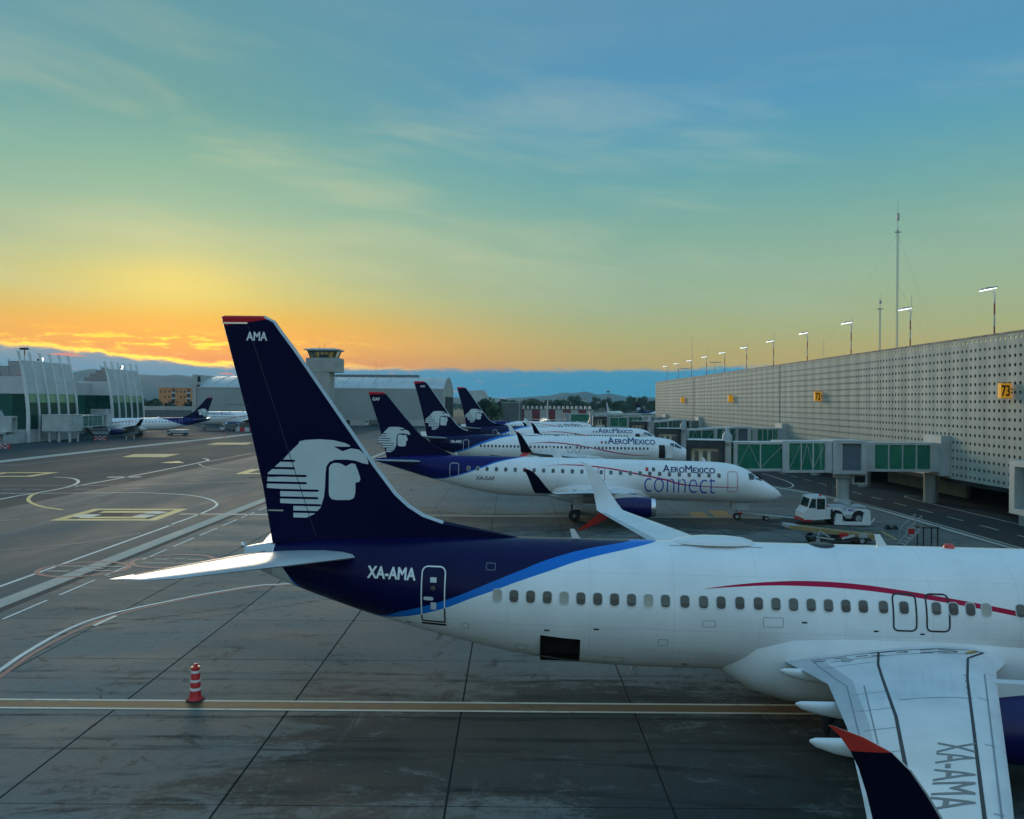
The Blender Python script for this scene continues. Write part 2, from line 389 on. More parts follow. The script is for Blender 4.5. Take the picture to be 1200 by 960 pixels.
SPEC['regional'] = dict(
    ST=[[0, 2.3, 2.34, .02], [.3, 2.0, 2.75, .4], [1, 1.78, 3.25, .75], [2, 1.66, 3.85, 1.08], [3, 1.62, 4.5, 1.3], [4.5, 1.6, 4.95, 1.46], [6, 1.6, 5.05, 1.505], [23, 1.6, 5.05, 1.505], [25, 1.75, 5.05, 1.47], [27, 2.1, 5.05, 1.35], [29, 2.55, 5.02, 1.15], [31, 3.05, 4.97, .9], [33, 3.6, 4.85, .6], [35, 4.15, 4.65, .3], [35.6, 4.3, 4.55, .15]],
    blue=[(36, 4.3), (34.6, 3.6), (33.28, 3.18), (31.62, 2.92), (29.67, 2.91), (28.15, 3.21), (26.11, 3.88), (24.17, 4.61), (22.09, 5.05), (21, 5.25)],
    band=[(36, 4.32), (34.6, 3.62), (33.28, 3.2), (31.62, 2.97), (29.67, 3.0), (28.15, 3.32), (26.11, 4.0), (24.17, 4.71), (22.09, 5.1), (21, 5.3)],
    sw_up=[(20.2, 4.4), (18.6, 4.54), (17.5, 4.56), (16.64, 4.54), (15.2, 4.43), (13.7, 4.25), (11.82, 3.92), (9.89, 3.58), (8.6, 3.24), (6.68, 3.08), (4.78, 3.06), (3.8, 3.05)],
    sw_lo=[(20.2, 4.39), (18.6, 4.48), (17.5, 4.47), (16.64, 4.44), (15.2, 4.32), (13.7, 4.12), (11.82, 3.78), (9.89, 3.44), (8.6, 3.12), (6.68, 3.0), (4.78, 3.0), (3.8, 3.04)],
    bluec=(0.005, 0.007, 0.10), bandc=(0.02, 0.18, 0.62), tail_grey=40.0,
    fin=[(36.34, 10.48), (36.3, 10.52), (35.02, 10.52), (34.7, 10.36), (32.99, 8.38), (31.5, 6.78), (30.24, 5.9), (28.4, 4.98), (31.0, 4.8), (34.5, 4.55), (35.27, 7.41)],
    fin_h=(.24, .12, 4.6, 10.5), le_faces=(1, 0), red_z=10.28, emb=(35.6, 7.22, 33.85, 6.29, .88), finno=(35.55, 9.75, .27),
    wing=[(1.0, 2.05, 11.9, 6.4, .13), (1.5, 2.12, 12.3, 5.9, .125), (4.9, 2.5, 14.2, 3.9, .115), (9.0, 2.95, 16.3, 2.6, .11), (13.3, 3.33, 18.55, 1.4, .10)],
    winglet=[(13.6, 3.42, 18.75, 1.28, .09, 25), (13.85, 3.62, 18.98, 1.15, .085, 55), (14.0, 3.95, 19.25, 1.0, .08, 74), (14.15, 4.6, 19.75, .75, .07, 78), (14.22, 4.95, 20.1, .58, .07, 78), (14.26, 5.12, 20.4, .4, .07, 78), (14.28, 5.2, 20.75, .08, .07, 78)],
    scim=None, fairings=[(2.6, 18.5, 2.0), (5.6, 18.7, 2.0), (8.6, 19.4, 1.8)],
    eng=dict(y=4.5, z=1.5, s0=10.9, L=3.6, r=.84, flat=False),
    stab=dict(z=4.35, root=(30.9, 3.1), tip=(33.9, 1.25), y=6.04, dz=.5),
    doors=[(27.75, 28.5, 2.75, 4.37)], exits=[(15.05, 15.58, 3.33, 4.34)], fdoor=(3.95, 4.7, 2.68, 4.3),
    winz=3.99, wins=[26.85 - .823 * k for k in range(27)], win=(.28, .36), blinds=(7, 15),
    cw=[[(1.55, 3.72), (2.2, 4.13), (2.36, 3.72), (1.75, 3.55)], [(2.32, 4.17), (2.95, 4.2), (2.9, 3.68), (2.46, 3.7)]],
    title=(10.1, 4.16, 4.4, .56), cargo=None, gear=dict(main=(17.5, 2.9, .5), nose=(3.7, .3)), reg=(26.15, 3.03, 1.7, .34, 'letter_grey'),
    belly=[(20.6, .05, .1), (20, .9, .6), (19, 1.4, .95), (17.5, 1.6, 1.2), (14, 1.62, 1.25), (12, 1.4, 1.0), (10.4, .6, .4)], belly_z=1.75)

def surf(sp, s):
    st = sp['_cols']
    return [pchip(st[0], st[i], s) for i in (1, 2, 3)]
for sp_ in SPEC.values():
    sp_['_cols'] = list(zip(*sp_['ST']))
def surf_y(sp, s, z):
    zb, zt, hw = surf(sp, s)
    q = 1 - ((z - (zb + zt) / 2) / ((zt - zb) / 2)) ** 2
    return hw * sqrt(max(q, 0.0005))

def livery(name, sp):
    m_, t, p = principled(name, rgb(.8, .8, .8), 0.26, 0, 0.0)
    oc = t.n('ShaderNodeTexCoord').outputs['Object']
    x, y, z = t.sep(oc)
    s = t.m('SUBTRACT', XREF, x)
    def curve(pts):
        nd = t.n('ShaderNodeFloatCurve')
        pts = sorted(pts)
        c = nd.mapping.curves[0]
        P = [(a / 40.0, b / 8.0) for a, b in pts]
        while len(c.points) < len(P): c.points.new(0.5, 0.5)
        for q, (a, b) in zip(c.points, P): q.location = (a, b); q.handle_type = 'AUTO'
        nd.mapping.update()
        t.put(nd.inputs['Value'], t.m('DIVIDE', s, 40.0))
        return t.m('MULTIPLY', nd.outputs[0], 8.0)
    def above(c): return t.ss(t.m('SUBTRACT', z, c), -0.004, 0.004)
    def srange(a, b): return t.m('MULTIPLY', t.ss(s, a - .005, a + .005), t.m('SUBTRACT', 1.0, t.ss(s, b - .005, b + .005)))
    bl = t.m('MULTIPLY', above(curve(sp['blue'])), srange(min(q[0] for q in sp['blue']) + .1, sp['tail_grey']))
    dk = t.m('MULTIPLY', bl, above(curve(sp['band'])))
    sw = t.m('MULTIPLY', t.m('MULTIPLY', above(curve(sp['sw_lo'])), t.m('SUBTRACT', 1.0, above(curve(sp['sw_up'])))), srange(min(q[0] for q in sp['sw_up']), max(q[0] for q in sp['sw_up'])))
    n_ = t.noise(oc, 0.5, 6, 0.62)
    mp = t.n('ShaderNodeMapping'); t.put(mp.inputs[0], oc); mp.inputs['Scale'].default_value = (0.25, 1, 3.0)
    n2_ = t.noise(mp.outputs[0], 1.2, 5, 0.6)
    white = t.mix(t.ss(n_, .3, .72), rgb(.74, .76, .765), rgb(.85, .86, .862))
    grime = t.m('MULTIPLY', t.m('SUBTRACT', 1.0, t.ss(z, 1.2, 3.2)), t.ss(n2_, .36, .7))
    white = t.mix(t.m('MULTIPLY', grime, 0.55), white, rgb(.40, .41, .38))
    # skin panel seams
    fr = t.m('FRACT', t.m('DIVIDE', s, 2.54))
    seam = t.m('LESS_THAN', t.m('ABSOLUTE', t.m('SUBTRACT', fr, 0.5)), 0.0032)
    seam = t.m('MAXIMUM', seam, t.m('LESS_THAN', t.m('ABSOLUTE', t.m('SUBTRACT', z, 4.62)), 0.007))
    seam = t.m('MAXIMUM', seam, t.m('LESS_THAN', t.m('ABSOLUTE', t.m('SUBTRACT', z, 2.2)), 0.008))
    riv = t.m('MULTIPLY', t.m('LESS_THAN', t.m('ABSOLUTE', t.m('SUBTRACT', t.m('FRACT', t.m('DIVIDE', s, .508)), .5)), .03), t.m('LESS_THAN', t.m('FRACT', t.m('DIVIDE', z, .055)), .4))
    seam = t.m('MAXIMUM', seam, t.m('MULTIPLY', riv, .38))
    seam = t.m('MAXIMUM', seam, t.m('LESS_THAN', t.m('ABSOLUTE', t.m('SUBTRACT', z, 3.02)), 0.009))
    white = t.mix(t.m('MULTIPLY', seam, 0.25), white, rgb(.25, .27, .28))
    grey = t.m('GREATER_THAN', s, sp['tail_grey'] + .03)
    white = t.mix(grey, white, rgb(.50, .53, .54))
    c = t.mix(bl, white, rgb(*sp['bandc']))
    c = t.mix(dk, c, t.mix(t.ss(n_, .3, .7), rgb(*[v * .85 for v in sp['bluec']]), rgb(*[v * 1.2 for v in sp['bluec']])))
    c = t.mix(sw, c, rgb(0.44, 0.006, 0.052))
    t.put(p.inputs['Base Color'], c)
    t.put(p.inputs['Specular IOR Level'], t.m('SUBTRACT', .5, t.m('MULTIPLY', t.m('MAXIMUM', bl, sw), .34)))
    t.put(p.inputs['Coat Weight'], t.m('MULTIPLY', t.m('SUBTRACT', 1.0, t.m('MAXIMUM', bl, sw)), .35))
    t.put(p.inputs['Roughness'], t.mr(n_, .3, .7, .34, .24))
    b = t.n('ShaderNodeBump'); b.inputs['Strength'].default_value = 0.10; b.inputs['Distance'].default_value = 0.05
    t.put(b.inputs['Height'], t.noise(mp.outputs[0], 2.2, 3)); t.put(p.inputs['Normal'], b.outputs[0])
    return m_
livery('narrow_livery', SPEC['narrow']); livery('regional_livery', SPEC['regional'])
# fin paint: navy with a thin red cap
def fin_paint(name, zc, slope):
    m_, t, p = principled(name, rgb(*NAVY), 0.42, 0, 0.0, .07)
    oc = t.n('ShaderNodeTexCoord').outputs['Object']
    x, y, z = t.sep(oc)
    cap = t.ss(t.m('ADD', z, t.m('MULTIPLY', x, slope)), zc - .006, zc + .006)
    n_ = t.noise(oc, .7, 5)
    t.put(p.inputs['Base Color'], t.mix(cap, t.mix(n_, rgb(.002, .0025, .026), rgb(.003, .004, .038)), rgb(.52, .02, .03)))
fin_paint('narrow_fin', 12.20 + .15 * 21, -0.15)
fin_paint('regional_fin', 10.26 + .06 * 18.3, -0.06)

principled('hinge_line', rgb(.018, .02, .05), .5)
worn('winglet_navy', (.002, .0025, .016), .3, .2, .8, spec=.15)
CACHE = {}
def cached(key, fn):
    if key not in CACHE: CACHE[key] = fn()
    return CACHE[key]

def rrect(a0, a1, b0, b1, r, n=4):
    pts = []
    for cx_, cy_, st in ((a1 - r, b1 - r, 0), (a0 + r, b1 - r, 90), (a0 + r, b0 + r, 180), (a1 - r, b0 + r, 270)):
        for k in range(n + 1):
            t = radians(st + 90 * k / n); pts.append((cx_ + r * cos(t), cy_ + r * sin(t)))
    return pts

def flat_bm(polys=(), rings=()):
    """flat shapes in the (s, z) plane"""
    bm = bmesh.new()
    for p in polys:
        f = bm.faces.new([bm.verts.new((a, b, 0)) for a, b in p])
    bm.normal_update()
    bmesh.ops.triangulate(bm, faces=bm.faces[:])
    for o, i in rings:
        vo = [bm.verts.new((a, b, 0)) for a, b in o]; vi = [bm.verts.new((a, b, 0)) for a, b in i]
        for k in range(len(o)):
            bm.faces.new((vo[k], vo[(k + 1) % len(o)], vi[(k + 1) % len(o)], vi[k]))
    return bm

FONT_MESH = {}
def text_mesh(s, offset=0.0, shear=0.0):
    key = (s, offset)
    if key in FONT_MESH: return FONT_MESH[key]
    cu = bpy.data.curves.new('lettering', 'FONT')
    cu.body = s; cu.size = 1.0; cu.resolution_u = 4; cu.offset = offset
    o = bpy.data.objects.new('lettering', cu); COL.objects.link(o)
    dg = bpy.context.evaluated_depsgraph_get(); dg.update()
    me = bpy.data.meshes.new_from_object(o.evaluated_get(dg))
    bpy.data.objects.remove(o)
    FONT_MESH[key] = me
    return me
def text_bm(parts, gap=0.02):
    """parts: list of (string, size, stroke offset) set in one line; returns bmesh, width, height of the tallest capital"""
    bm = bmesh.new(); x = 0.0; top = 0.0
    for s, size, off in parts:
        me = text_mesh(s, off)
        xs = [v.co.x for v in me.vertices]; ys = [v.co.y for v in me.vertices]
        n0 = len(bm.verts)
        bm.from_mesh(me); bm.verts.ensure_lookup_table()
        for v in bm.verts[n0:]:
            v.co = ((v.co.x - min(xs)) * size + x, v.co.y * size, 0)
        x += (max(xs) - min(xs)) * size + gap * size
        top = max(top, max(ys) * size)
    bmesh.ops.remove_doubles(bm, verts=bm.verts, dist=1e-5)
    return bm, x, top
def fit_text(parts, wdt, hgt, gap=0.10, bold=0.0):
    """one line of lettering scaled to wdt x hgt; bold thickens every stroke by bold * hgt (each copy a hair above the last)"""
    bm, wx, hy = text_bm(parts, gap)
    for v in bm.verts: v.co.x *= wdt / wx; v.co.y *= hgt / hy
    if bold:
        src = bpy.data.meshes.new('lettering'); bm.to_mesh(src)
        for k, (a, b) in enumerate(((1, 0), (-1, 0), (0, 1), (0, -1), (.7, .7), (-.7, .7), (.7, -.7), (-.7, -.7))):
            n0 = len(bm.verts); bm.from_mesh(src); bm.verts.ensure_lookup_table()
            for v in bm.verts[n0:]: v.co.x += a * bold * hgt; v.co.y += b * bold * hgt; v.co.z = .0006 * (k + 1)
        bpy.data.meshes.remove(src)
    return bm
def cut_grid(bm, step_s, step_z):
    xs = [v.co.x for v in bm.verts]; ys = [v.co.y for v in bm.verts]
    for ax, lo, hi, st in ((0, min(xs), max(xs), step_s), (1, min(ys), max(ys), step_z)):
        if not st: continue
        k = math.floor(lo / st) + 1
        while k * st < hi:
            co = (k * st, 0, 0) if ax == 0 else (0, k * st, 0); no = (1, 0, 0) if ax == 0 else (0, 1, 0)
            bmesh.ops.bisect_plane(bm, geom=bm.verts[:] + bm.edges[:] + bm.faces[:], plane_co=co, plane_no=no)
            k += 1
def bm_mesh(bm, name, mats):
    bmesh.ops.recalc_face_normals(bm, faces=bm.faces[:])
    me = bpy.data.meshes.new(name); bm.to_mesh(me); bm.free()
    for m_ in (mats if isinstance(mats, (list, tuple)) else [mats]): me.materials.append(m_)
    return me
def wrap(sp, bm, side, name, mat, off=0.006, step=(0.6, 0.11)):
    """lay flat (s, z) shapes on the fuselage skin"""
    cut_grid(bm, *step)
    for v in bm.verts:
        s, z = v.co.x, v.co.y
        zb, zt, hw = surf(sp, s)
        y = surf_y(sp, s, z)
        ny = y / (hw * hw); nz = (z - (zb + zt) / 2) / (((zt - zb) / 2) ** 2); l = sqrt(ny * ny + nz * nz)
        o_ = off + v.co.z
        v.co = (XREF - s, side * (y + o_ * ny / l), z + o_ * nz / l)
    return bm_mesh(bm, name, mat)

def foil(n=9):
    up = [(0.5 * (1 - cos(pi * k / (n - 1)))) for k in range(n)]
    th = lambda x: 5 * (0.2969 * sqrt(x) - 0.126 * x - 0.3516 * x * x + 0.2843 * x ** 3 - 0.1036 * x ** 4)
    return up, th
FU, FTH = foil()
def section(y, z, le, c, t, cant, side, inc=1.5):
    """closed airfoil ring; upper surface first, nose to tail, then lower back"""
    a = radians(cant); pts = []
    def P(xc, h):
        dz = (1 - xc) * c * tan(radians(inc)) * cos(a)
        return (XREF - (le + xc * c), side * (y - h * sin(a)), z + dz + h * cos(a))
    for x in FU: pts.append(P(x, FTH(x) * t * c * 1.15))
    for x in reversed(FU[1:-1]): pts.append(P(x, -FTH(x) * t * c * 0.75))
    return pts

def wing_top(sp, s, y):
    """height of the wing's upper skin"""
    W = sp['wing']
    for a, b in zip(W, W[1:]):
        if y <= b[0] or b is W[-1]:
            f = (y - a[0]) / (b[0] - a[0]); break
    z, le, c, t = [a[i] + (b[i] - a[i]) * f for i in (1, 2, 3, 4)]
    x = min(max((s - le) / c, 0.0), 1.0)
    # piecewise linear like the mesh
    k = 0
    while k < len(FU) - 2 and x > FU[k + 1]: k += 1
    g = (x - FU[k]) / (FU[k + 1] - FU[k])
    th = FTH(FU[k]) * (1 - g) + FTH(FU[k + 1]) * g
    return z + (1 - x) * c * tan(radians(1.5)) + th * t * c * 1.15
def wing_pt(sp, f, y):
    """station of chord fraction f at span y"""
    W = sp['wing']
    for a, b in zip(W, W[1:]):
        if y <= b[0] or b is W[-1]:
            g = (y - a[0]) / (b[0] - a[0]); break
    le, c = a[2] + (b[2] - a[2]) * g, a[3] + (b[3] - a[3]) * g
    return le + f * c
def wing_strip(mb, sp, side, pts, wd, off=0.006):
    """thin strip laid on the upper skin through (s, y) points"""
    P = []
    for (s0, y0), (s1, y1) in zip(pts, pts[1:]):
        n = max(2, int(max(abs(s1 - s0), abs(y1 - y0)) / 0.25))
        P += [(s0 + (s1 - s0) * k / n, y0 + (y1 - y0) * k / n) for k in range(n)]
    P.append(pts[-1])
    rows = []
    for i, (s, y) in enumerate(P):
        a, b = P[max(0, i - 1)], P[min(len(P) - 1, i + 1)]
        dx_, dy_ = b[0] - a[0], b[1] - a[1]; l = sqrt(dx_ * dx_ + dy_ * dy_) or 1
        nx_, ny_ = -dy_ / l * wd / 2, dx_ / l * wd / 2
        rows.append([(XREF - q[0], side * q[1], wing_top(sp, *q) + off) for q in ((s + nx_, y + ny_), (s - nx_, y - ny_))])
    for r0, r1 in zip(rows, rows[1:]): mb.quad(r0[0], r0[1], r1[1], r1[0])

def fuselage_mesh(kind, sp):
    ss = [0, .04, .12, .3, .6, 1, 1.5, 2, 2.4, 2.7, 3, 3.5, 4, 4.5, 5.2, 6, 8, 11, 14, 17, 20, 23, 24, 25, 26, 27, 28, 29, 30, 31, 32, 33, 34, 35]
    end = sp['ST'][-1][0]
    ss += [x for x in (35.6, 36.3, 37, 37.6, 38.02) if x < end] + [end]
    if sp['cargo']: ss = [x for x in ss if not (sp['cargo'][0] - .3 < x < sp['cargo'][1] + .3)] + list(sp['cargo']) + [27.5]
    ss = sorted(set(ss))
    n = 72; mb = MB(); rings = []
    for s in ss:
        zb, zt, hw = surf(sp, s)
        rings.append([(XREF - s, hw * cos(2 * pi * k / n), (zb + zt) / 2 + (zt - zb) / 2 * sin(2 * pi * k / n)) for k in range(n)])
    mb.loft(rings)
    if sp['cargo']:
        i0, i1 = ss.index(sp['cargo'][0]), ss.index(sp['cargo'][1])
        keep = [(f, m_) for j, (f, m_) in enumerate(zip(mb.f, mb.mi)) if not (len(f) == 4 and i0 <= j // n < i1 and 41 <= j % n < 48)]
        mb.f = [k[0] for k in keep]; mb.mi = [k[1] for k in keep]
    me = mb.mesh('fuselage', MAT[kind + '_livery'], 40)
    return me

def aircraft(kind, name, label, group, pose, near=(-1,), windows='each', finno='', reg='', connect=False, title=True, door_open=False, full=True, scale=1.0):
    sp = SPEC[kind]
    X0, Y0, yaw, pit, z0 = pose
    R = Matrix.Rotation(-yaw, 3, 'Z') @ Matrix.Rotation(pit, 3, 'Y')
    loc = Vector((X0, Y0, (2.5 + z0))) + R @ Vector((0, 0, -2.5))
    if scale != 1.0: loc = Vector((X0, Y0, 0))
    T = thing(name, label, 'airliner', loc, 0, group)
    T.rotation_euler = (0, pit, -yaw); T.scale = (scale,) * 3
    K = lambda what: (kind, what)
    gz = lambda s: (XREF - s) * pit - z0        # local height of the ground under station s
    W, NVY = MAT['white_paint'], MAT['navy_paint']
    fus = link('fuselage', cached(K('fus'), lambda: fuselage_mesh(kind, sp)), T)
    if sp['cargo']:
        def bay():
            mb = MB(); s0, s1 = sp['cargo']; z0_, z1_ = 1.74, 2.60; yi, yo = -.30, -1.66
            x0, x1 = XREF - s1 + .0, XREF - s0
            mb.quad((x0, yi, z0_), (x1, yi, z0_), (x1, yi, z1_), (x0, yi, z1_))
            mb.quad((x0, yi, z1_), (x1, yi, z1_), (x1, yo, z1_), (x0, yo, z1_))
            mb.quad((x0, yi, z0_), (x1, yi, z0_), (x1, -.92, 1.70), (x0, -.92, 1.70))
            for x in (x0, x1): mb.quad((x, yi, z0_), (x, yi, z1_), (x, yo, z1_), (x, -1.4, 2.1), (x, -.94, 1.71))
            return mb.mesh('cargo_bay', MAT['black_hole'])
        link('cargo_bay', cached(K('bay'), bay), T)
    # ---- belly fairing
    def belly():
        mb = MB(); rings = []; n = 28
        for s, hw, hh in sp['belly']:
            rings.append([(XREF - s, hw * (abs(cos(2 * pi * k / n)) ** .75) * (1 if cos(2 * pi * k / n) >= 0 else -1), sp['belly_z'] + .48 + hh * .9 * (abs(sin(2 * pi * k / n)) ** .8) * (1 if sin(2 * pi * k / n) >= 0 else -1)) for k in range(n)])
        mb.loft(rings)
        return mb.mesh('belly_fairing', W, 50)
    link('belly_fairing', cached(K('belly'), belly), T)
    # ---- fin
    h0, h1, za, zc = sp['fin_h']
    hof = lambda z: h0 + (h1 - h0) * (z - za) / (zc - za)
    def fin_core():
        o = sp['fin']; n = len(o); inner = []; o_front = min(q[0] for q in o)
        for i in range(n):
            a, b, c = Vector(o[i - 1]), Vector(o[i]), Vector(o[(i + 1) % n])
            n1_ = Vector((-(b - a).y, (b - a).x)).normalized(); n2_ = Vector((-(c - b).y, (c - b).x)).normalized()
            nn = (n1_ + n2_).normalized(); k = min(2.0, 1 / max(.4, nn.dot(n1_)))
            inner.append(b + nn * .065 * k)
        # orientation: keep inner inside
        cen = Vector((sum(p[0] for p in o) / n, sum(p[1] for p in o) / n))
        if sum((Vector(i_) - cen).length for i_ in inner) > sum((Vector(p) - cen).length for p in o):
            inner = [Vector(o[i]) * 2 - inner[i] for i in range(n)]
        mb = MB()
        for sd in (1, -1):
            b0 = len(mb.v)
            mb.v += [(XREF - p[0], sd * hof(p[1]) * min(1.0, max(.10, (p[0] - o_front) / 4.2)), p[1]) for p in inner]
            mb.mat(0).face(range(b0, b0 + n))
        b0 = len(mb.v); mb.v += [(XREF - p[0], 0, p[1]) for p in o]
        lo, hi = sp['le_faces']
        for i in range(n):
            j = (i + 1) % n
            le = lo <= i < hi - 1
            te = kind == 'narrow' and (i >= n - 3)
            for sd in (0, 1):
                mb.mat(1 if le else (2 if te else 0)).face((sd * n + i, sd * n + j, b0 + j, b0 + i))
        return mb.mesh('fin', [MAT[kind + '_fin'], MAT['flap_grey'], MAT['grey_paint']], 20)
    fin = link('fin', cached(K('fin'), fin_core), T)
    def fin_flat(polys, off, nm, mat, sd):
        def f():
            bm = flat_bm(polys)
            for v in bm.verts:
                s, z = v.co.x, v.co.y; v.co = (XREF - s, sd * (hof(z) + off), z)
            return bm_mesh(bm, nm, mat)
        return cached((kind, nm, sd, off), f)
    e0, e1, f0, f1, k = sp['emb']
    tr = lambda p: (f0 + (p[0] - e0) * k, f1 + (p[1] - e1) * k)
    for sd in near:
        link('emblem_head', fin_flat([[tr(p) for p in EMB_HEAD]], .006, 'emblem_head', MAT['emblem_white'], sd), fin)
        link('emblem_face', fin_flat([[tr(p) for p in EMB_FACE]], .006, 'emblem_face', MAT['emblem_white'], sd), fin)
        bars = []
        for a, b, z in EMB_BARS:
            hb = .036
            bars.append([tr(q) for q in [(a, z - hb), (b + hb, z - hb), (b + .01, z - hb * .6), (b, z), (b + .01, z + hb * .6), (b + hb, z + hb), (a, z + hb)]])
        link('emblem_stripes', fin_flat(bars, .011, 'emblem_stripes', MAT[kind + '_fin'], sd), fin)
        if finno:
            s_, z_, hgt = sp['finno']
            bm = fit_text([(finno, 1, 0)], hgt * 2.6, hgt, .14, .035)
            for v in bm.verts:
                u, q = v.co.x, v.co.y
                s = (s_ + hgt * 1.3 - u) if sd < 0 else (s_ - hgt * 1.3 + u)
                v.co = (XREF - s, sd * (hof(z_ + q) + .006 + v.co.z), z_ + q)
            link('fin_lettering', bm_mesh(bm, 'fin_lettering', MAT['letter_white']), fin)
    if full:
        mb = MB()                                             # rudder seam, a few static wicks, tail light
        if kind == 'narrow':
            mb.tube((XREF - 37.85, 0, 4.85), (XREF - 38.15, 0, 4.9), .05, .03, 8)
            mb.lathe([(.0, 0), (.07, .03), (.09, .1), (.05, .17), (0, .18)], (XREF - 38.14, 0, 4.84))
            mb.build('tail_light', MAT['bare_metal'], T, 60)
            mb = MB()
            for z, a, b in ((6.15, 37.2, 36.7), (12.31, 38.9, 38.05)): mb.bar((XREF - a, near[0] * hof(z) * 1.02, z), (XREF - b, near[0] * hof(z) * 1.02, z), .02, .05)
            mb.build('rudder_trim', MAT['bare_metal'], fin)
    # ---- tailplane
    def stab(sd):
        q = sp['stab']; mb = MB(); rings = []
        for f in (0, .25, .5, .75, .94, 1.0):
            y = .12 + (q['y'] - .12) * f; le = q['root'][0] + (q['tip'][0] - q['root'][0]) * f; c = q['root'][1] + (q['tip'][1] - q['root'][1]) * f
            if f == 1.0: le += .35; c -= .4
            rings.append(section(y, q['z'] + q['dz'] * f, le, c, .08 if f < 1 else .05, 0, sd, 0))
        mb.loft(rings)
        return mb.mesh('tailplane', MAT['flap_grey'], 40)
    for sd in (-1, 1):
        link('tailplane', cached((kind, 'stab', sd), lambda: stab(sd)), T)
    if full:
        mb = MB(); q = sp['stab']
        for sd in (-1, 1):
            pts = []
            for f in (.06, .5, .9):
                y = q['y'] * f; le = q['root'][0] + (q['tip'][0] - q['root'][0]) * f; c = q['root'][1] + (q['tip'][1] - q['root'][1]) * f
                x = FU[6]; z = q['z'] + q['dz'] * f + FTH(x) * .08 * c * 1.15
                pts.append((XREF - le - x * c, sd * y, z + .012))
            for a, b in zip(pts, pts[1:]): mb.bar(a, b, .05, .012)
        mb.build('elevator_hinge_line', MAT['dark_line'], T)
    # ---- wings
    skew = lambda sd, y: .075 * max(0, y - 2) if (sd > 0 and kind == 'narrow') else 0.0
    def wing(sd):
        mb = MB(); secs = [section(y, z, le + skew(sd, y), c, t, 4.5, sd) for y, z, le, c, t in sp['wing']]
        mb.loft(secs, True, False)
        n = len(secs[0]); up = len(FU) - 1
        for j in range(len(mb.f)):          # leading edge bare, flaps grey
            if len(mb.f[j]) == 4:
                q = j % n
                if q in (0, n - 1): mb.mi[j] = 1
                elif q in (up - 1, up - 2): mb.mi[j] = 2
                elif q >= up: mb.mi[j] = 3
        return mb.mesh('wing', [MAT['wing_white'], MAT['wing_white'], MAT['flap_grey'], MAT['grey_paint']], 40)
    def winglet(sd):
        y, z, le, c, t = sp['wing'][-1]
        secs = [section(y, z, le + skew(sd, y), c, t, 4.5, sd)] + [section(a, b, l + skew(sd, a), c_, t_, g, sd) for a, b, l, c_, t_, g in sp['winglet']]
        mb = MB(); mb.loft(secs, False, True)
        n = len(secs[0]); up = len(FU) - 1
        for j in range(len(mb.f)):
            if len(mb.f[j]) == 4:
                row, q = j // n, j % n
                outer = q >= up
                if kind == 'narrow': mb.mi[j] = (0 if not outer else (2 if row >= 7 else (1 if row >= 1 else 3)))
                else: mb.mi[j] = (0 if not outer else (2 if row >= 6 else (1 if row >= 1 else 3)))
                if q in (0, n - 1) and row >= 1 and kind == 'narrow': mb.mi[j] = 4 if row < 6 else 0
        return mb.mesh('winglet', [MAT['wing_white'], MAT['winglet_navy'], MAT['red_paint'], MAT['grey_paint'], MAT['grey_paint']], 40)
    def scim(sd):
        mb = MB(); mb.loft([section(a, b, l + skew(sd, a), c_, t_, g, sd) for a, b, l, c_, t_, g in sp['scim']])
        return mb.mesh('lower_winglet', MAT['red_paint'], 40)
    def fairing(y, s1, L, sd):
        mb = MB(); rings = []; zt = wing_top(sp, s1 - .95, y) - .04
        for f, r in ((0, .025), (.05, .09), (.2, .15), (.5, .215), (.8, .2), (1, .05)):
            s = s1 - L * f
            rings.append([(XREF - s, sd * (y + r * .8 * cos(a)), zt - .1 - .10 * sin(f * pi) + .02 * (1 - f) + r * 1.25 * (sin(a) if sin(a) < 0 else sin(a) * .7)) for a in [2 * pi * k / 12 for k in range(12)]])
        mb.loft(rings)
        return mb.mesh('flap_fairing', MAT['wing_white'], 50)
    for sd in (-1, 1):
        wg = link('wing', cached((kind, 'wing', sd), lambda: wing(sd)), T)
        link('winglet', cached((kind, 'wlt', sd), lambda: winglet(sd)), wg)
        if sp['scim']: link('lower_winglet', cached((kind, 'scm', sd), lambda: scim(sd)), wg)
        for i, (y, s1, L) in enumerate(sp['fairings']):
            link('flap_fairing', cached((kind, 'ff', sd, i), lambda: fairing(y, s1, L, sd)), wg)
        if name == 'airliner' and sd == -1: near_wing_detail(sp, wg, sd)
    # ---- engines
    e = sp['eng']
    def nacelle(sd):
        mb = MB(); L, r = e['L'], e['r']; o = (XREF - e['s0'], sd * e['y'], e['z'])
        mb.mat(0).lathe([(r * .93, -.10 * L), (r * 1.0, -.24 * L), (r * 1.0, -.48 * L), (r * .9, -.75 * L), (r * .78, -.93 * L), (r * .74, -.935 * L), (r * .70, -.75 * L)], o, 'X', 32)
        mb.mat(1).lathe([(r * .93, -.101 * L), (r * .885, -.03 * L), (r * .84, -.005 * L), (r * .80, -.004 * L), (r * .77, -.03 * L), (r * .76, -.1 * L)], o, 'X', 32)
        mb.mat(2).lathe([(r * .76, -.1 * L), (r * .78, -.32 * L), (r * .01, -.321 * L)], o, 'X', 32)
        mb.mat(2).lathe([(r * .72, -.80 * L), (r * .5, -.80 * L)], o, 'X', 24)
        mb.mat(3).lathe([(r * .52, -.78 * L), (r * .46, -1.02 * L), (r * .42, -1.06 * L), (r * .40, -1.0 * L)], o, 'X', 24)
        mb.mat(3).lathe([(r * .3, -.95 * L), (r * .18, -1.13 * L), (0.01, -1.22 * L)], o, 'X', 20)
        return mb.mesh('engine', [MAT['engine_navy'], MAT['bare_metal'], MAT['black_hole'], MAT['dark_metal']], 45)
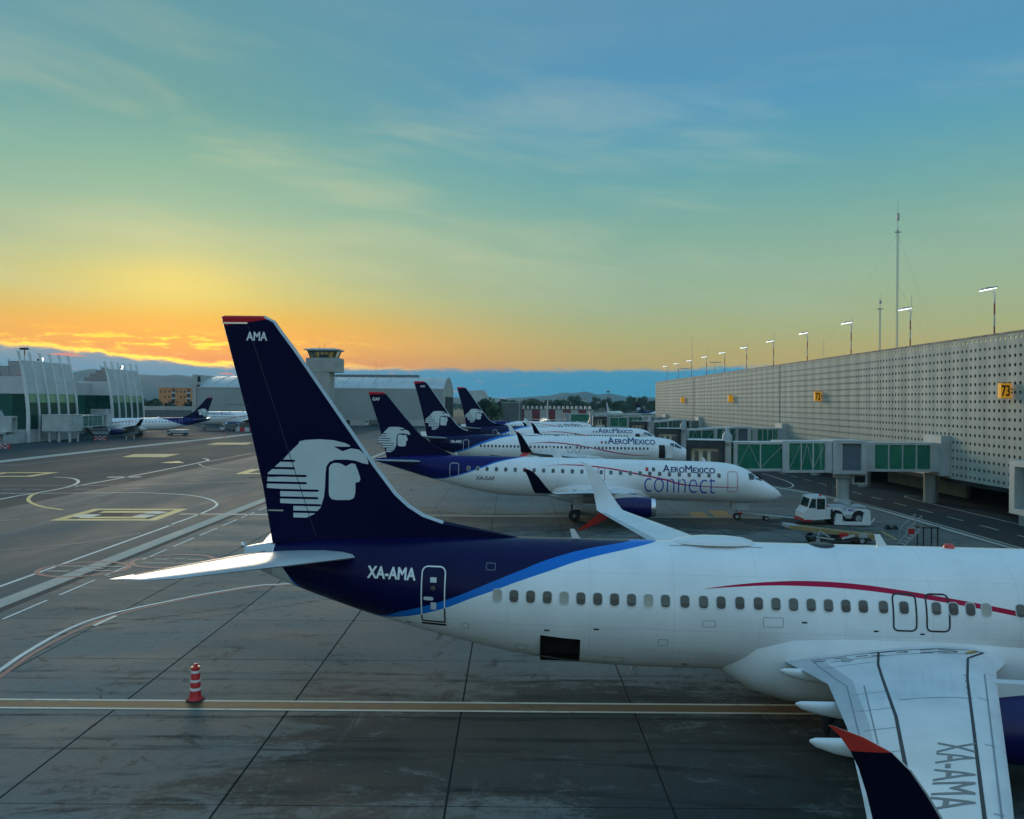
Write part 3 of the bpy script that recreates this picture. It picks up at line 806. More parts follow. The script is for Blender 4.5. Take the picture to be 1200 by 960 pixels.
    def fan(sd):
        mb = MB(); L, r = e['L'], e['r']; o = Vector((XREF - e['s0'] - .22 * L, sd * e['y'], e['z']))
        for k in range(22):
            a = 2 * pi * k / 22; d = Vector((0, cos(a), sin(a))); tn = Vector((0, -sin(a), cos(a)))
            p = [o + d * r * .22 + tn * .03 + Vector((.05, 0, 0)), o + d * r * .22 - tn * .03 - Vector((.05, 0, 0)), o + d * r * .755 - tn * .10 - Vector((.03, 0, 0)), o + d * r * .755 + tn * .07 + Vector((.03, 0, 0))]
            mb.quad(*p)
        mb.lathe([(r * .24, -.05), (r * .17, .13), (.01, .3)], o, 'X', 16)
        return mb.mesh('fan', MAT['dark_metal'], 50)
    def pylon(sd):
        mb = MB(); L, r = e['L'], e['r']; s0 = e['s0'] + .22 * L; zt = wing_top(sp, wing_pt(sp, .1, e['y']), e['y'])
        s2 = wing_pt(sp, .12, e['y']); s3 = e['s0'] + 1.25 * L
        prof = [(s0, e['z'] + r * .97), (s0 + .8, e['z'] + r * 1.14), (s2 - .5, zt - .12), (s2 + .4, zt - .05), (s3 + .6, zt - .45), (e['s0'] + .98 * L, e['z'] + r * .45), (e['s0'] + .5 * L, e['z'] + r * .9)]
        mb.prism([(XREF - a, sd * e['y'] - .16, b) for a, b in prof], (0, .32, 0))
        return mb.mesh('pylon', MAT['wing_white'], 30)
    for sd in (-1, 1):
        en = link('engine', cached((kind, 'eng', sd), lambda: nacelle(sd)), T)
        link('fan', cached((kind, 'fan', sd), lambda: fan(sd)), en)
        link('pylon', cached((kind, 'pyl', sd), lambda: pylon(sd)), en)
    # ---- landing gear
    def wheel(r, wd):
        mb = MB()
        mb.mat(0).lathe([(r * .5, -wd / 2), (r * .86, -wd / 2), (r * .97, -wd * .34), (r, 0), (r * .97, wd * .34), (r * .86, wd / 2), (r * .5, wd / 2)], (0, 0, 0), 'Y', 24)
        mb.mat(1).lathe([(.01, -wd * .3), (r * .2, -wd * .32), (r * .25, -wd * .42), (r * .5, -wd * .46), (r * .5, wd * .46), (r * .25, wd * .42), (r * .2, wd * .32), (.01, wd * .3)], (0, 0, 0), 'Y', 18)
        return mb.mesh('wheel', [MAT['tyre_rubber'], MAT['dark_metal' if r > .4 else 'grey_paint']], 40)
    ms, my, mr = sp['gear']['main']; ns, nr = sp['gear']['nose']
    for sd in (-1, 1):
        g0 = gz(ms)
        mb = MB(); x = XREF - ms
        mb.tube((x, sd * my, g0 + mr), (x, sd * my * .98, 2.6), .13, .16, 10); mb.tube((x, sd * my, g0 + mr * 2.1), (x, sd * 1.0, 1.9), .07, .07, 8)
        mb.tube((x, sd * my - .55, g0 + mr), (x, sd * my + .55, g0 + mr), .09, .09, 8)
        mb.bar((x + .3, sd * (my + .35), g0 + mr * 2.0), (x + .3, sd * (my + .25), 2.4), .04, .8, (1, 0, 0))
        gear = mb.build('main_gear', MAT['grey_paint'], T, 40)
        for q in (-.36, .36): link('wheel', cached((kind, 'mw'), lambda: wheel(mr, .40)), gear, (x, sd * my + q, g0 + mr))
    g0 = gz(ns); x = XREF - ns; mb = MB()
    mb.tube((x, 0, g0 + nr), (x - .1, 0, 2.0), .085, .11, 10); mb.tube((x, 0, g0 + nr * 2.6), (x + .9, 0, 1.8), .05, .05, 8); mb.tube((x, -.34, g0 + nr), (x, .34, g0 + nr), .06, .06, 8)
    for q in (-.28, .28): mb.bar((x - .5, q * 1.5, 1.35), (x + 1.0, q * 1.5, 1.35), .03, .62)
    mb.lathe([(.0, 0), (.09, 0), (.1, .05), (.0, .08)], (x + .22, 0, g0 + nr * 3.2), 'X', 10)
    ng = mb.build('nose_gear', MAT['grey_paint'], T, 40)
    for q in (-.2, .2): link('wheel', cached((kind, 'nw'), lambda: wheel(nr, .2)), ng, (x, q, g0 + nr))
    # ---- windows
    ww, wh = sp['win']
    def pane_mesh(mat):
        mb = MB(); o = rrect(-ww / 2 - .02, ww / 2 + .02, -wh / 2 - .024, wh / 2 + .024, .115); i = rrect(-ww / 2, ww / 2, -wh / 2, wh / 2, .10)
        ring = lambda p, n_: [(a, b, n_) for a, b in p]
        mb.mat(0).loft([ring(o, -.03), ring(o, .006), ring(i, .008), ring(i, -.002)], False, False)
        b = len(mb.v); mb.v += ring(i, -.002); mb.mat(1).face(range(b, b + len(i)))
        return mb.mesh('cabin_window', [MAT['window_frame'], mat], 30)
    def frame_at(s, z, sd):
        e_ = .05
        p = Vector((XREF - s, sd * surf_y(sp, s, z), z)); pu = Vector((XREF - s + e_, sd * surf_y(sp, s - e_, z), z)); pv = Vector((XREF - s, sd * surf_y(sp, s, z + e_), z + e_))
        u = (pu - p).normalized(); n_ = u.cross(pv - p).normalized()
        if n_.y * sd < 0: n_ = -n_; u = -u
        v = n_.cross(u)
        M = Matrix((u, v, n_)).transposed().to_4x4(); M.translation = p + n_ * .004
        return M
    for sd in near:
        if windows == 'each':
            for i, s in enumerate(sp['wins']):
                bl_ = i in sp['blinds'] and kind == 'narrow'
                o = link('cabin_window', cached((kind, 'win', bl_), lambda: pane_mesh(MAT['blind_beige'] if bl_ else MAT['cabin_pane_varied'])), T)
                if bl_: o['label'] = 'cabin window with its beige blind pulled down'
                o.matrix_local = frame_at(s, sp['winz'], sd)
        else:
            def row():
                bm = bmesh.new()
                me = cached((kind, 'win', False), lambda: pane_mesh(MAT['cabin_pane_varied']))
                for s in sp['wins']:
                    t = me.copy(); t.transform(frame_at(s, sp['winz'], sd)); bm.from_mesh(t); bpy.data.meshes.remove(t)
                me2 = bpy.data.meshes.new('cabin_windows'); bm.to_mesh(me2); bm.free()
                for m_ in me.materials: me2.materials.append(m_)
                return me2
            link('cabin_windows', cached((kind, 'winrow', sd), row), T, kind='stuff')
        # cockpit glass
        for i, q in enumerate(sp['cw']):
            link('cockpit_window', cached((kind, 'cw', i, sd), lambda: wrap(sp, flat_bm([q]), sd, 'cockpit_window', MAT['cockpit_glass'], .01, (.15, .08))), T)
        # doors
        def ring(r, wd=.05, rad=.14): 
            s0, s1, z0_, z1_ = r
            return (rrect(s0 - wd, s1 + wd, z0_ - wd, z1_ + wd, rad + wd), rrect(s0, s1, z0_, z1_, rad))
        for i, d in enumerate(sp['doors']):
            dr = link('rear_door', cached((kind, 'rd', i, sd), lambda: wrap(sp, flat_bm([], [ring(d, .04, .16)]), sd, 'rear_door', MAT['letter_white' if kind == 'narrow' else 'window_frame'], .012, (.25, .1))), T)
            if full and kind == 'narrow':
                c = (d[0] + d[1]) / 2
                def dh():
                    bm = flat_bm([rrect(c - .02, c + .3, 3.63, 3.74, .05), rrect(c - .10, c + .10, 4.18, 4.33, .01), rrect(c - .11, c + .07, 3.34, 3.57, .01)])
                    return wrap(sp, bm, sd, 'door_plates', MAT['window_frame'], .014, (.2, .1))
                link('door_handle', dh(), dr)
                link('door_window', wrap(sp, flat_bm([rrect(c - .08, c + .08, 3.92, 4.08, .079)]), sd, 'door_window', MAT['cabin_pane'], .014, (.2, .1)), dr)
                link('door_lower_frame', wrap(sp, flat_bm([rrect(d[0] - .04, d[1] + .04, d[2] - .045, d[2] + .005, .02), rrect(d[1], d[1] + .045, d[2] + .01, 3.13, .01), rrect(d[0] - .045, d[0], d[2] + .01, 3.40, .01)]), sd, 'door_lower_frame', MAT['black_hole'], .016, (.2, .1)), dr)
                link('door_sill', wrap(sp, flat_bm([rrect(d[0] - .05, d[1] + .05, d[2] - .16, d[2] - .09, .02)]), sd, 'door_sill', MAT['black_hole'], .014, (.2, .1)), dr)
        for i, d in enumerate(sp['exits']):
            link('overwing_exit', cached((kind, 'ex', i, sd), lambda: wrap(sp, flat_bm([], [ring(d, .05, .12)]), sd, 'overwing_exit', MAT['dark_line' if kind == 'narrow' else 'door_red'], .009, (.25, .1))), T)
        d = sp['fdoor']
        if door_open:
            link('doorway', cached((kind, 'fdo', sd), lambda: wrap(sp, flat_bm([rrect(*d, .12)]), sd, 'doorway', MAT['black_hole'], .008, (.2, .1))), T)
            def leaf():
                M = frame_at(d[0] - .5, 3.5, sd); mb = MB(); mb.box(-.46, .46, -.85, .85, .18, .3)
                me = mb.mesh('front_door', W); me.transform(M); return me
            link('front_door', cached((kind, 'fleaf', sd), leaf), T, label='front door swung open against the nose')
        else:
            link('front_door', cached((kind, 'fd', sd), lambda: wrap(sp, flat_bm([], [ring(d, .045, .16)]), sd, 'front_door', MAT['door_red' if kind == 'regional' else 'dark_line'], .009, (.25, .1))), T)
        # ---- lettering
        if title:
            def ttl():
                s0, z_, wd, hg = sp['title']
                bm = fit_text([('A', 1.3, 0), ('ERO', .95, 0), ('M', 1.3, 0), ('EXICO', .95, 0)], wd, hg, .10, .03)
                for v in bm.verts:
                    s = s0 - v.co.x if sd < 0 else s0 - wd + v.co.x
                    v.co = (s, z_ + v.co.y, v.co.z)
                return wrap(sp, bm, sd, 'airline_name', MAT['letter_navy'], .010, (.6, .12))
            link('airline_name', cached((kind, 'ttl', sd), ttl), T)
            def flag():
                s0, z_, wd, hg = sp['title']; a = s0 + (1.35 if kind == 'regional' else .85); f = .8 if kind == 'regional' else .8
                bm = flat_bm([rrect(a - .16 * f, a + .16 * f, z_ + .02, z_ + .42 * f, .01)])
                return wrap(sp, bm, sd, 'flag_red', MAT['door_red'], .010, (.4, .12))
            link('flag_red', cached((kind, 'fl1', sd), flag), T)
            def flag2():
                s0, z_, wd, hg = sp['title']; a = s0 + (1.35 if kind == 'regional' else .85) - .55; f = .8
                return wrap(sp, flat_bm([rrect(a - .16 * f, a + .16 * f, z_ + .02, z_ + .42 * f, .01)]), sd, 'flag_green', MAT['flag_green'], .010, (.4, .12))
            link('flag_green', cached((kind, 'fl2', sd), flag2), T)
        if connect:
            bm = fit_text([('connect', 1, -.019)], 6.1, 1.36)
            for v in bm.verts: v.co = (11.66 - v.co.x, 2.42 + v.co.y, 0)
            link('sub_brand_name', wrap(sp, bm, sd, 'sub_brand_name', MAT['letter_blue'], .014, (.6, .12)), T)
        if reg:
            s0, z_, wd, hg, mt = sp['reg']
            bm = fit_text([(reg, 1, 0)], wd, hg, .13, .04)
            for v in bm.verts: v.co = (s0 - v.co.x if sd < 0 else s0 - wd + v.co.x, z_ + v.co.y, v.co.z)
            link('registration', wrap(sp, bm, sd, 'registration', MAT[mt], .010, (.4, .11)), T)
    if full and kind == 'narrow':
        sd = near[0]
        for i, (a, b, c, d_) in enumerate(((28.6, 28.95, 2.05, 2.3), (25.6, 26.2, 1.75, 2.0), (24.3, 24.6, 2.5, 2.72), (30.4, 30.62, 2.75, 2.95), (22.9, 23.3, 3.15, 3.35), (20.9, 21.5, 3.2, 3.5), (29.6, 29.9, 4.6, 4.8), (18.1, 18.25, 3.15, 3.2), (16.75, 16.9, 3.1, 3.15))):
            r0 = rrect(a, b, c, d_, .04); r1 = rrect(a + .014, b - .014, c + .014, d_ - .014, .03)
            link('access_hatch', wrap(sp, flat_bm([], [(r0, r1)]) if i < 7 else flat_bm([r0]), sd, 'access_hatch', MAT['seam_line' if i < 7 else 'black_hole'], .006, (.3, .1)), T)
        for i, (a, z) in enumerate(((27.9, 2.85), (26.4, 2.95), (23.6, 1.75), (32.3, 2.75), (20.2, 3.35))):
            link('placard', wrap(sp, flat_bm([rrect(a, a + .16, z, z + .05, .004)]), sd, 'placard', MAT['dark_line'], .006, (.3, .1)), T)
        mb = MB()
        for s_ in (31.3, 24.9):
            zb = surf(sp, s_)[0]; mb.prism([(XREF - s_, -.012, zb + .02), (XREF - s_ - .22, -.012, zb + .02), (XREF - s_ - .36, -.012, zb - .24), (XREF - s_ - .24, -.012, zb - .24)], (0, .024, 0)); mb.build('drain_mast', MAT['grey_paint'], T); mb = MB()
        # rudder hinge line and a row of fasteners, both faces
        P0, P1 = (38.02, 12.2), (35.6, 5.35)
        def edge_strip(a, b, wd, mt, nm, off):
            d_ = Vector((b[0] - a[0], b[1] - a[1])).normalized(); n_ = Vector((-d_.y, d_.x)) * wd / 2
            q = [(a[0] + n_.x, a[1] + n_.y), (a[0] - n_.x, a[1] - n_.y), (b[0] - n_.x, b[1] - n_.y), (b[0] + n_.x, b[1] + n_.y)]
            m2 = MB(); m2.quad(*[(XREF - u, sd * (hof(v) + off), v) for u, v in q]); m2.build(nm, MAT[mt], fin)
        edge_strip(P0, P1, .022, 'hinge_line', 'rudder_hinge', .009)
        edge_strip((38.62, 9.6), (37.9, 9.6), .016, 'hinge_line', 'rudder_seam', .009); edge_strip((37.9, 7.2), (36.3, 7.3), .016, 'hinge_line', 'rudder_seam', .013)
        for k in range(7): edge_strip((34.0 - k * .5, 8.2 - k * .42), (33.94 - k * .5, 8.14 - k * .42), .05, 'seam_line', 'fastener', .009) if k % 2 else None
        # static wicks on the tailplane and the fin
        for y, s_, z in ((-6.9, 38.75, 5.33), (-6.2, 38.6, 5.27), (-5.4, 38.45, 5.2)):
            mb = MB(); mb.tube((XREF - s_, y, z), (XREF - s_ - .22, y, z + .01), .008, .004, 4); mb.build('static_wick', MAT['dark_metal'], T)
    # ---- roof fittings
    def dome():
        mb = MB(); rings = []
        for f, r in ((0, .04), (.05, .3), (.15, .5), (.35, .62), (.6, .62), (.8, .5), (.93, .3), (1, .04)):
            s = 21.3 + 2.75 * f; q = r * .62
            rings.append([(XREF - s, r * cos(pi * k / 10), 5.38 + (q * .62) * sin(pi * k / 10)) for k in range(11)])
        mb.loft(rings, False, False, False)
        mb.loft([[(XREF - 21.2, y, 5.36) for y in (-.5, .5)], [(XREF - 24.1, y, 5.36) for y in (-.5, .5)]], False, False, False)
        return mb.mesh('radome', W, 60)
    def blade(s, h, ch, z, lean=.35):
        mb = MB(); mb.prism([(XREF - s, -.02, z), (XREF - s - ch, -.02, z), (XREF - s - ch - lean * h * .6, -.02, z + h), (XREF - s - ch * .35 - lean * h, -.02, z + h)], (0, .04, 0)); return mb.mesh('antenna', W)
    top = 5.36 if kind == 'narrow' else 5.0
    if kind == 'narrow':
        link('radome', cached(K('dome'), dome), T)
        link('antenna', cached(K('a1'), lambda: blade(17.1, .42, .34, top)), T)
        link('antenna', cached(K('a2'), lambda: blade(26.9, .36, .3, top)), T)
        link('beacon_light', cached(K('bc'), lambda: MB().lathe([(.17, 0), (.16, .07), (.1, .13), (0, .15)], (XREF - 15.2, 0, top + .03)).mesh('beacon_light', MAT['red_paint'], 50)), T)
        link('top_vent', cached(K('tv'), lambda: MB().lathe([(.42, 0), (.38, .05), (.2, .07), (0, .07)], (XREF - 19.2, 0, top + .02)).mesh('top_vent', MAT['dark_metal'], 50)), T)
    else:
        link('antenna', cached(K('a1'), lambda: blade(6.3, .4, .35, top)), T)
        link('antenna', cached(K('a2'), lambda: blade(28.0, .3, .25, top - .02)), T)
    return T

# panes: each a little different
m_, t_, p_ = principled('cabin_pane_varied', rgb(.04, .05, .055), 0.12, spec=.7)
oi = t_.n('ShaderNodeObjectInfo').outputs['Random']
tz = t_.sep(t_.n('ShaderNodeTexCoord').outputs['Object'])[1]
blind = t_.m('GREATER_THAN', tz, t_.m('SUBTRACT', .03, t_.m('MULTIPLY', oi, .18)))
t_.put(p_.inputs['Base Color'], t_.mix(blind, rgb(.012, .018, .02), t_.mix(oi, rgb(.035, .05, .052), rgb(.08, .10, .10))))

def near_wing_detail(sp, wg, sd):
    """panel gaps, walkway marks and the registration painted on the wing nearest the camera"""
    W = sp['wing']
    F_ = lambda f, y: (wing_pt(sp, f, y), y)
    def gap(pts, wd):
        q = MB(); wing_strip(q, sp, sd, pts, wd); q.build('panel_gap', MAT['dark_line'], wg)
    gap([F_(.585, 2.3), F_(.63, 3.6), F_(.68, 4.9), F_(.675, 8.6), F_(.65, 16.6)], .07)
    gap([F_(.15, 3.1), F_(.18, 5.4), F_(.20, 16.6)], .06)
    gap([(15.2, 2.15), F_(.15, 3.1)], .06)
    def seam(pts, wd):
        q = MB(); wing_strip(q, sp, sd, pts, wd); q.build('panel_seam', MAT['seam_line'], wg)
    seam([F_(.17, 7.3), F_(.62, 7.3)], .045)
    for y in (3.3, 6.4, 7.9, 9.4, 10.9, 12.8): seam([F_(.685 if y > 6 else .63, y), F_(.9, y)], .03)
    seam([F_(.80, 5.6), F_(.82, 12.8)], .03)
    seam([F_(.90, 2.4), F_(.90, 5.4), F_(.92, 12.8)], .03)
    for y in (7.2, 10.6, 13.9): seam([F_(.0, y), F_(.14, y)], .03)
    seam([F_(.07, 4.5), F_(.075, 16.6)], .03)
    for k in range(9): seam([F_(.19, 5.0 + k * .62), F_(.195, 5.09 + k * .62)], .05)
    mb = MB()
    wing_strip(mb, sp, sd, [(20.2, 2.3), (18.5, 2.25), (16.8, 2.2), (15.7, 2.17), (15.2, 2.18)], .045)
    wing_strip(mb, sp, sd, [(19.8, 2.75), (17.8, 2.7), (16.6, 2.68), (15.95, 2.66), (15.4, 2.2)], .03)
    for a in (17.6, 16.2): wing_strip(mb, sp, sd, [(a + .9, 2.3), (a, 2.33), (a - .12, 2.42), (a, 2.5), (a + .25, 2.52)], .06)
    for a, y in ((20.2, 2.5), (19.6, 2.45), (19.0, 2.5), (18.6, 2.6), (17.2, 2.58), (16.8, 2.55)): wing_strip(mb, sp, sd, [(a, y), (a - .35, y + .01)], .07)
    mb.build('walkway_marking', MAT['dark_line'], wg)
    mb = MB(); wing_strip(mb, sp, sd, [(15.5, 2.25), (15.9, 2.6)], .13, .009); mb.build('yellow_step_marking', MAT['yellow_trim'], wg)
    # the registration, its letters upright towards the nose
    bm = fit_text([('XA-AMA', 1, 0)], 3.35, 1.0)
    cut_grid(bm, .3, .12)
    for v in bm.verts:
        y = 10.55 + v.co.x; s = wing_pt(sp, 0, y) + 1.27 - v.co.y * .70
        v.co = (XREF - s, sd * y, wing_top(sp, s, y) + .008)
    link('wing_registration', bm_mesh(bm, 'wing_registration', MAT['letter_grey']), wg)
worn('yellow_trim', (0.55, 0.33, 0.03), 0.5, .2, 2)

# ================================================================== GROUND
def ground_mat(name, dark, light, scale, streak=(1, 1, 1), bump=.15, rough=.85, stain=0.0, joints=False, rnd=False, seams=False):
    m_, t, p = principled(name, rgb(*light), rough, spec=.18)
    pos = t.n('ShaderNodeNewGeometry').outputs['Position']
    mp = t.n('ShaderNodeMapping'); t.put(mp.inputs[0], pos); mp.inputs['Scale'].default_value = streak
    n1_ = t.noise(mp.outputs[0], scale, 8, .62); n2_ = t.noise(pos, 3.0, 6, .6); n3_ = t.noise(pos, 38.0, 3, .6)
    c = t.mix(t.ss(n1_, .32, .68), rgb(*dark), rgb(*light))
    c = t.mix(t.m('MULTIPLY', t.ss(n2_, .40, .72), .30), c, rgb(*[v * .55 for v in dark]))
    c = t.mix(t.m('MULTIPLY', t.ss(n3_, .35, .75), .28), c, rgb(*[v * .5 for v in light]))
    if rnd:
        oi = t.n('ShaderNodeObjectInfo').outputs['Random']
        c = t.mix(t.m('MULTIPLY', oi, .38), c, rgb(*[v * .62 for v in dark]))
    x, y, z = t.sep(pos)
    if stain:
        # mottled stains, darker in a band along the stand centrelines, 43 m apart, and round them
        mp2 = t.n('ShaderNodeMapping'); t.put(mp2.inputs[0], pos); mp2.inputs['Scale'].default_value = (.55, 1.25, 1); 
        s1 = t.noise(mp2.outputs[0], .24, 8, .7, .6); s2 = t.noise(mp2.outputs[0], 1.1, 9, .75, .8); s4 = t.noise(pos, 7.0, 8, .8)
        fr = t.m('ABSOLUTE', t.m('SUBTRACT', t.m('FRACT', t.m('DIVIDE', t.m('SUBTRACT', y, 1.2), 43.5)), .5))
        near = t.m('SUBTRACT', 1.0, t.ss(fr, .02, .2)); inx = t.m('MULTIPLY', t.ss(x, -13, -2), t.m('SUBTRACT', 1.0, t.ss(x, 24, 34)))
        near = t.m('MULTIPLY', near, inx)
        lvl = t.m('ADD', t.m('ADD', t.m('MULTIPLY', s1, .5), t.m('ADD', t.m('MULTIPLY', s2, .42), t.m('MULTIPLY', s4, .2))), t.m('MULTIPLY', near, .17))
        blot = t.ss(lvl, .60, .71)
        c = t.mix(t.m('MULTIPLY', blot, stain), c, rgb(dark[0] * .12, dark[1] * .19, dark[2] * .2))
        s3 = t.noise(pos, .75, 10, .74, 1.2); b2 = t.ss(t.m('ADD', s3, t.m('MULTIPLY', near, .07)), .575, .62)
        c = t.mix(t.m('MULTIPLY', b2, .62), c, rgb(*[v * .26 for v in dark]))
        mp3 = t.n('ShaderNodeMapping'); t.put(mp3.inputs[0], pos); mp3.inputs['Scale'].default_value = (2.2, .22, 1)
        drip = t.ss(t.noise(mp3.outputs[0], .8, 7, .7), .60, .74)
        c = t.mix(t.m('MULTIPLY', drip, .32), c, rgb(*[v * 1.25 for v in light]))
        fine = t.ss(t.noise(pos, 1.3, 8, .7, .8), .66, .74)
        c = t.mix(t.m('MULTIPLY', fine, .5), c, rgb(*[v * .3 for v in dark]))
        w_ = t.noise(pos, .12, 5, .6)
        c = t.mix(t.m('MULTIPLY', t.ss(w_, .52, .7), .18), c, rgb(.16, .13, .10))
    if joints:
        jx = t.m('LESS_THAN', t.m('FRACT', t.m('DIVIDE', t.m('ADD', x, 1.55 + 55.5), 5.55)), .012)
        jy = t.m('LESS_THAN', t.m('FRACT', t.m('DIVIDE', t.m('SUBTRACT', y, 19.65 - 5.53 * 4), 5.53)), .012)
        c = t.mix(t.m('MULTIPLY', t.m('MAXIMUM', jx, jy), .8), c, rgb(.025, .027, .027))
    if seams:
        cr = t.n('ShaderNodeTexVoronoi', feature='DISTANCE_TO_EDGE'); t.put(cr.inputs['Vector'], t.mix(.14, pos, t.n('ShaderNodeTexNoise').outputs[1])); cr.inputs['Scale'].default_value = .09
        c = t.mix(t.m('MULTIPLY', t.m('LESS_THAN', cr.outputs[0], .004), .45), c, rgb(*[v * .45 for v in dark]))
        tr = t.ss(t.noise(t.comb(t.m('MULTIPLY', x, .5), t.m('MULTIPLY', y, .02), 0), 1.0, 5, .6), .55, .7)
        c = t.mix(t.m('MULTIPLY', tr, .35), c, rgb(*[v * 1.7 for v in light]))
    t.put(p.inputs['Base Color'], c)
    t.put(p.inputs['Roughness'], t.mr(n1_, .3, .7, rough - .18, min(1, rough + .1)))
    b = t.n('ShaderNodeBump'); b.inputs['Strength'].default_value = bump; b.inputs['Distance'].default_value = .03
    t.put(b.inputs['Height'], t.noise(pos, 24, 5, .65)); t.put(p.inputs['Normal'], b.outputs[0])
    return m_
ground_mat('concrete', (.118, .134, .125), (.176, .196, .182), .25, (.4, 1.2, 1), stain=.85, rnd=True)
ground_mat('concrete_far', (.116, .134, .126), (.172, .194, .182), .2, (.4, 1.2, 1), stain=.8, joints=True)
ground_mat('asphalt', (.027, .044, .049), (.046, .065, .071), .08, (1, .35, 1), seams=True, rough=.95)
ground_mat('asphalt_road', (.028, .034, .038), (.042, .049, .053), .3)
ground_mat('asphalt_edge', (.06, .079, .08), (.10, .12, .119), .12, (1, .3, 1), seams=True)
ground_mat('light_concrete', (.32, .35, .31), (.42, .45, .40), .3, (1, .3, 1))
ground_mat('dry_field', (.10, .095, .06), (.17, .15, .10), .02)
ground_mat('joint_seal', (.018, .02, .02), (.03, .032, .032), 1.0)
def worn_line(name, c, cover=.75, under=(.08, .09, .09)):
    m_, t, p = principled(name, rgb(*c), .7, spec=.3)
    pos = t.n('ShaderNodeNewGeometry').outputs['Position']
    mp = t.n('ShaderNodeMapping'); t.put(mp.inputs[0], pos); mp.inputs['Scale'].default_value = (.8, 1.6, 1)
    n_ = t.noise(mp.outputs[0], 2.2, 8, .7); n2_ = t.noise(pos, .35, 4, .6)
    k = t.ss(t.m('ADD', t.m('MULTIPLY', n_, .75), t.m('MULTIPLY', n2_, .35)), .72 - .42 * cover, .98 - .42 * cover)
    t.put(p.inputs['Base Color'], t.mix(t.m('SUBTRACT', 1.0, k), rgb(*under), rgb(*c)) if False else t.mix(t.m('MULTIPLY', t.m('SUBTRACT', 1.0, k), 1.0), rgb(*c), rgb(*under)))
    return m_
# k is high where paint has flaked: mix towards the ground
def worn_line(name, c, wear=.35, under=(.085, .095, .095)):
    m_, t, p = principled(name, rgb(*c), .7, spec=.3)
    pos = t.n('ShaderNodeNewGeometry').outputs['Position']
    mp = t.n('ShaderNodeMapping'); t.put(mp.inputs[0], pos); mp.inputs['Scale'].default_value = (.8, 1.6, 1)
    n_ = t.noise(mp.outputs[0], 2.4, 8, .72); n2_ = t.noise(pos, .3, 4, .6)
    k = t.ss(t.m('ADD', t.m('MULTIPLY', n_, .7), t.m('MULTIPLY', n2_, .3)), .62 - wear * .35, .78 - wear * .35)
    d = t.mix(t.ss(n2_, .3, .7), rgb(*[v * .75 for v in c]), rgb(*c))
    t.put(p.inputs['Base Color'], t.mix(t.m('MULTIPLY', k, .85), d, rgb(*under)))
    return m_
worn_line('line_white', (.62, .66, .62), .2)
worn_line('line_faint', (.24, .26, .25), .5)
worn_line('line_yellow', (.72, .50, .17), .12)
worn_line('line_dull_yellow', (.42, .34, .12), .3)
worn_line('line_orange', (.42, .22, .05), .5)
worn_line('line_brown', (.17, .095, .035), .45, (.06, .05, .038))
def worn_off(name, c, cover):
    m_ = bpy.data.materials.new(name); m_.use_nodes = True; t = NT(m_.node_tree)
    pos = t.n('ShaderNodeNewGeometry').outputs['Position']
    mp = t.n('ShaderNodeMapping'); t.put(mp.inputs[0], pos); mp.inputs['Scale'].default_value = (.25, 2.5, 1)
    k = t.m('MULTIPLY', t.ss(t.noise(mp.outputs[0], 1.4, 8, .7), .42, .68), cover)
    d = t.n('ShaderNodeBsdfDiffuse'); t.put(d.inputs[0], rgb(*c)); tr = t.n('ShaderNodeBsdfTransparent'); a = t.n('ShaderNodeMixShader')
    t.put(a.inputs[0], k); t.put(a.inputs[1], tr.outputs[0]); t.put(a.inputs[2], d.outputs[0]); t.put(t.n('ShaderNodeOutputMaterial').inputs[0], a.outputs[0]); MAT[name] = m_
worn_off('tyre_track', (.028, .033, .033), .38)
worn_line('line_red', (.30, .12, .11), .35)
worn_line('line_cream', (.62, .62, .52), .3)

# broad sheets
def sheet(name, x0, x1, y0, y1, z, mat, **tags):
    mb = MB(); mb.quad((x0, y0, z), (x1, y0, z), (x1, y1, z), (x0, y1, z))
    return mb.build(name, mat, **tags)
EDGE_X = -23.75
ground = sheet('ground', -6500, 6500, -300, 6500, -0.08, MAT['dry_field'], kind='structure')
taxiway = sheet('taxiway', -420, EDGE_X, -40, 470, -0.002, MAT['asphalt'], kind='structure')
apron = sheet('apron', EDGE_X, 46, -40, 69.42, -0.035, MAT['joint_seal'], kind='structure')
sheet('far_apron', EDGE_X, 46, 69.42, 300, 0.0, MAT['concrete_far'], parent=apron)
sheet('runway_strip', -420, 700, 470, 560, -0.004, MAT['asphalt'], kind='structure')
sheet('far_taxiway', 46, 420, 250, 470, -0.002, MAT['asphalt'], kind='structure')
sheet('far_stand', EDGE_X, 46, 300.01, 470, -0.002, MAT['asphalt'], kind='structure')
# concrete slabs, each on its own
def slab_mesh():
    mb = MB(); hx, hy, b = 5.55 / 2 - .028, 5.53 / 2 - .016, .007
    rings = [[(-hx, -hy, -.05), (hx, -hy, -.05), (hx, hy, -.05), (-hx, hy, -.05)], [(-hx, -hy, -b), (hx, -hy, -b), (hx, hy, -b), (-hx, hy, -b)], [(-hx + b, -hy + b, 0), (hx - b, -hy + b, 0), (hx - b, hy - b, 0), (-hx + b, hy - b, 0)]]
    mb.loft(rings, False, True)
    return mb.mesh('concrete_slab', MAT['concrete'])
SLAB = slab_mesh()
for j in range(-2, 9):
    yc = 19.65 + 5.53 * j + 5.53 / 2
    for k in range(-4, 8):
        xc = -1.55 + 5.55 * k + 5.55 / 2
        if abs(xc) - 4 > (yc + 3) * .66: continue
        link('concrete_slab', SLAB, apron, (xc, yc, -random.random() * .004))
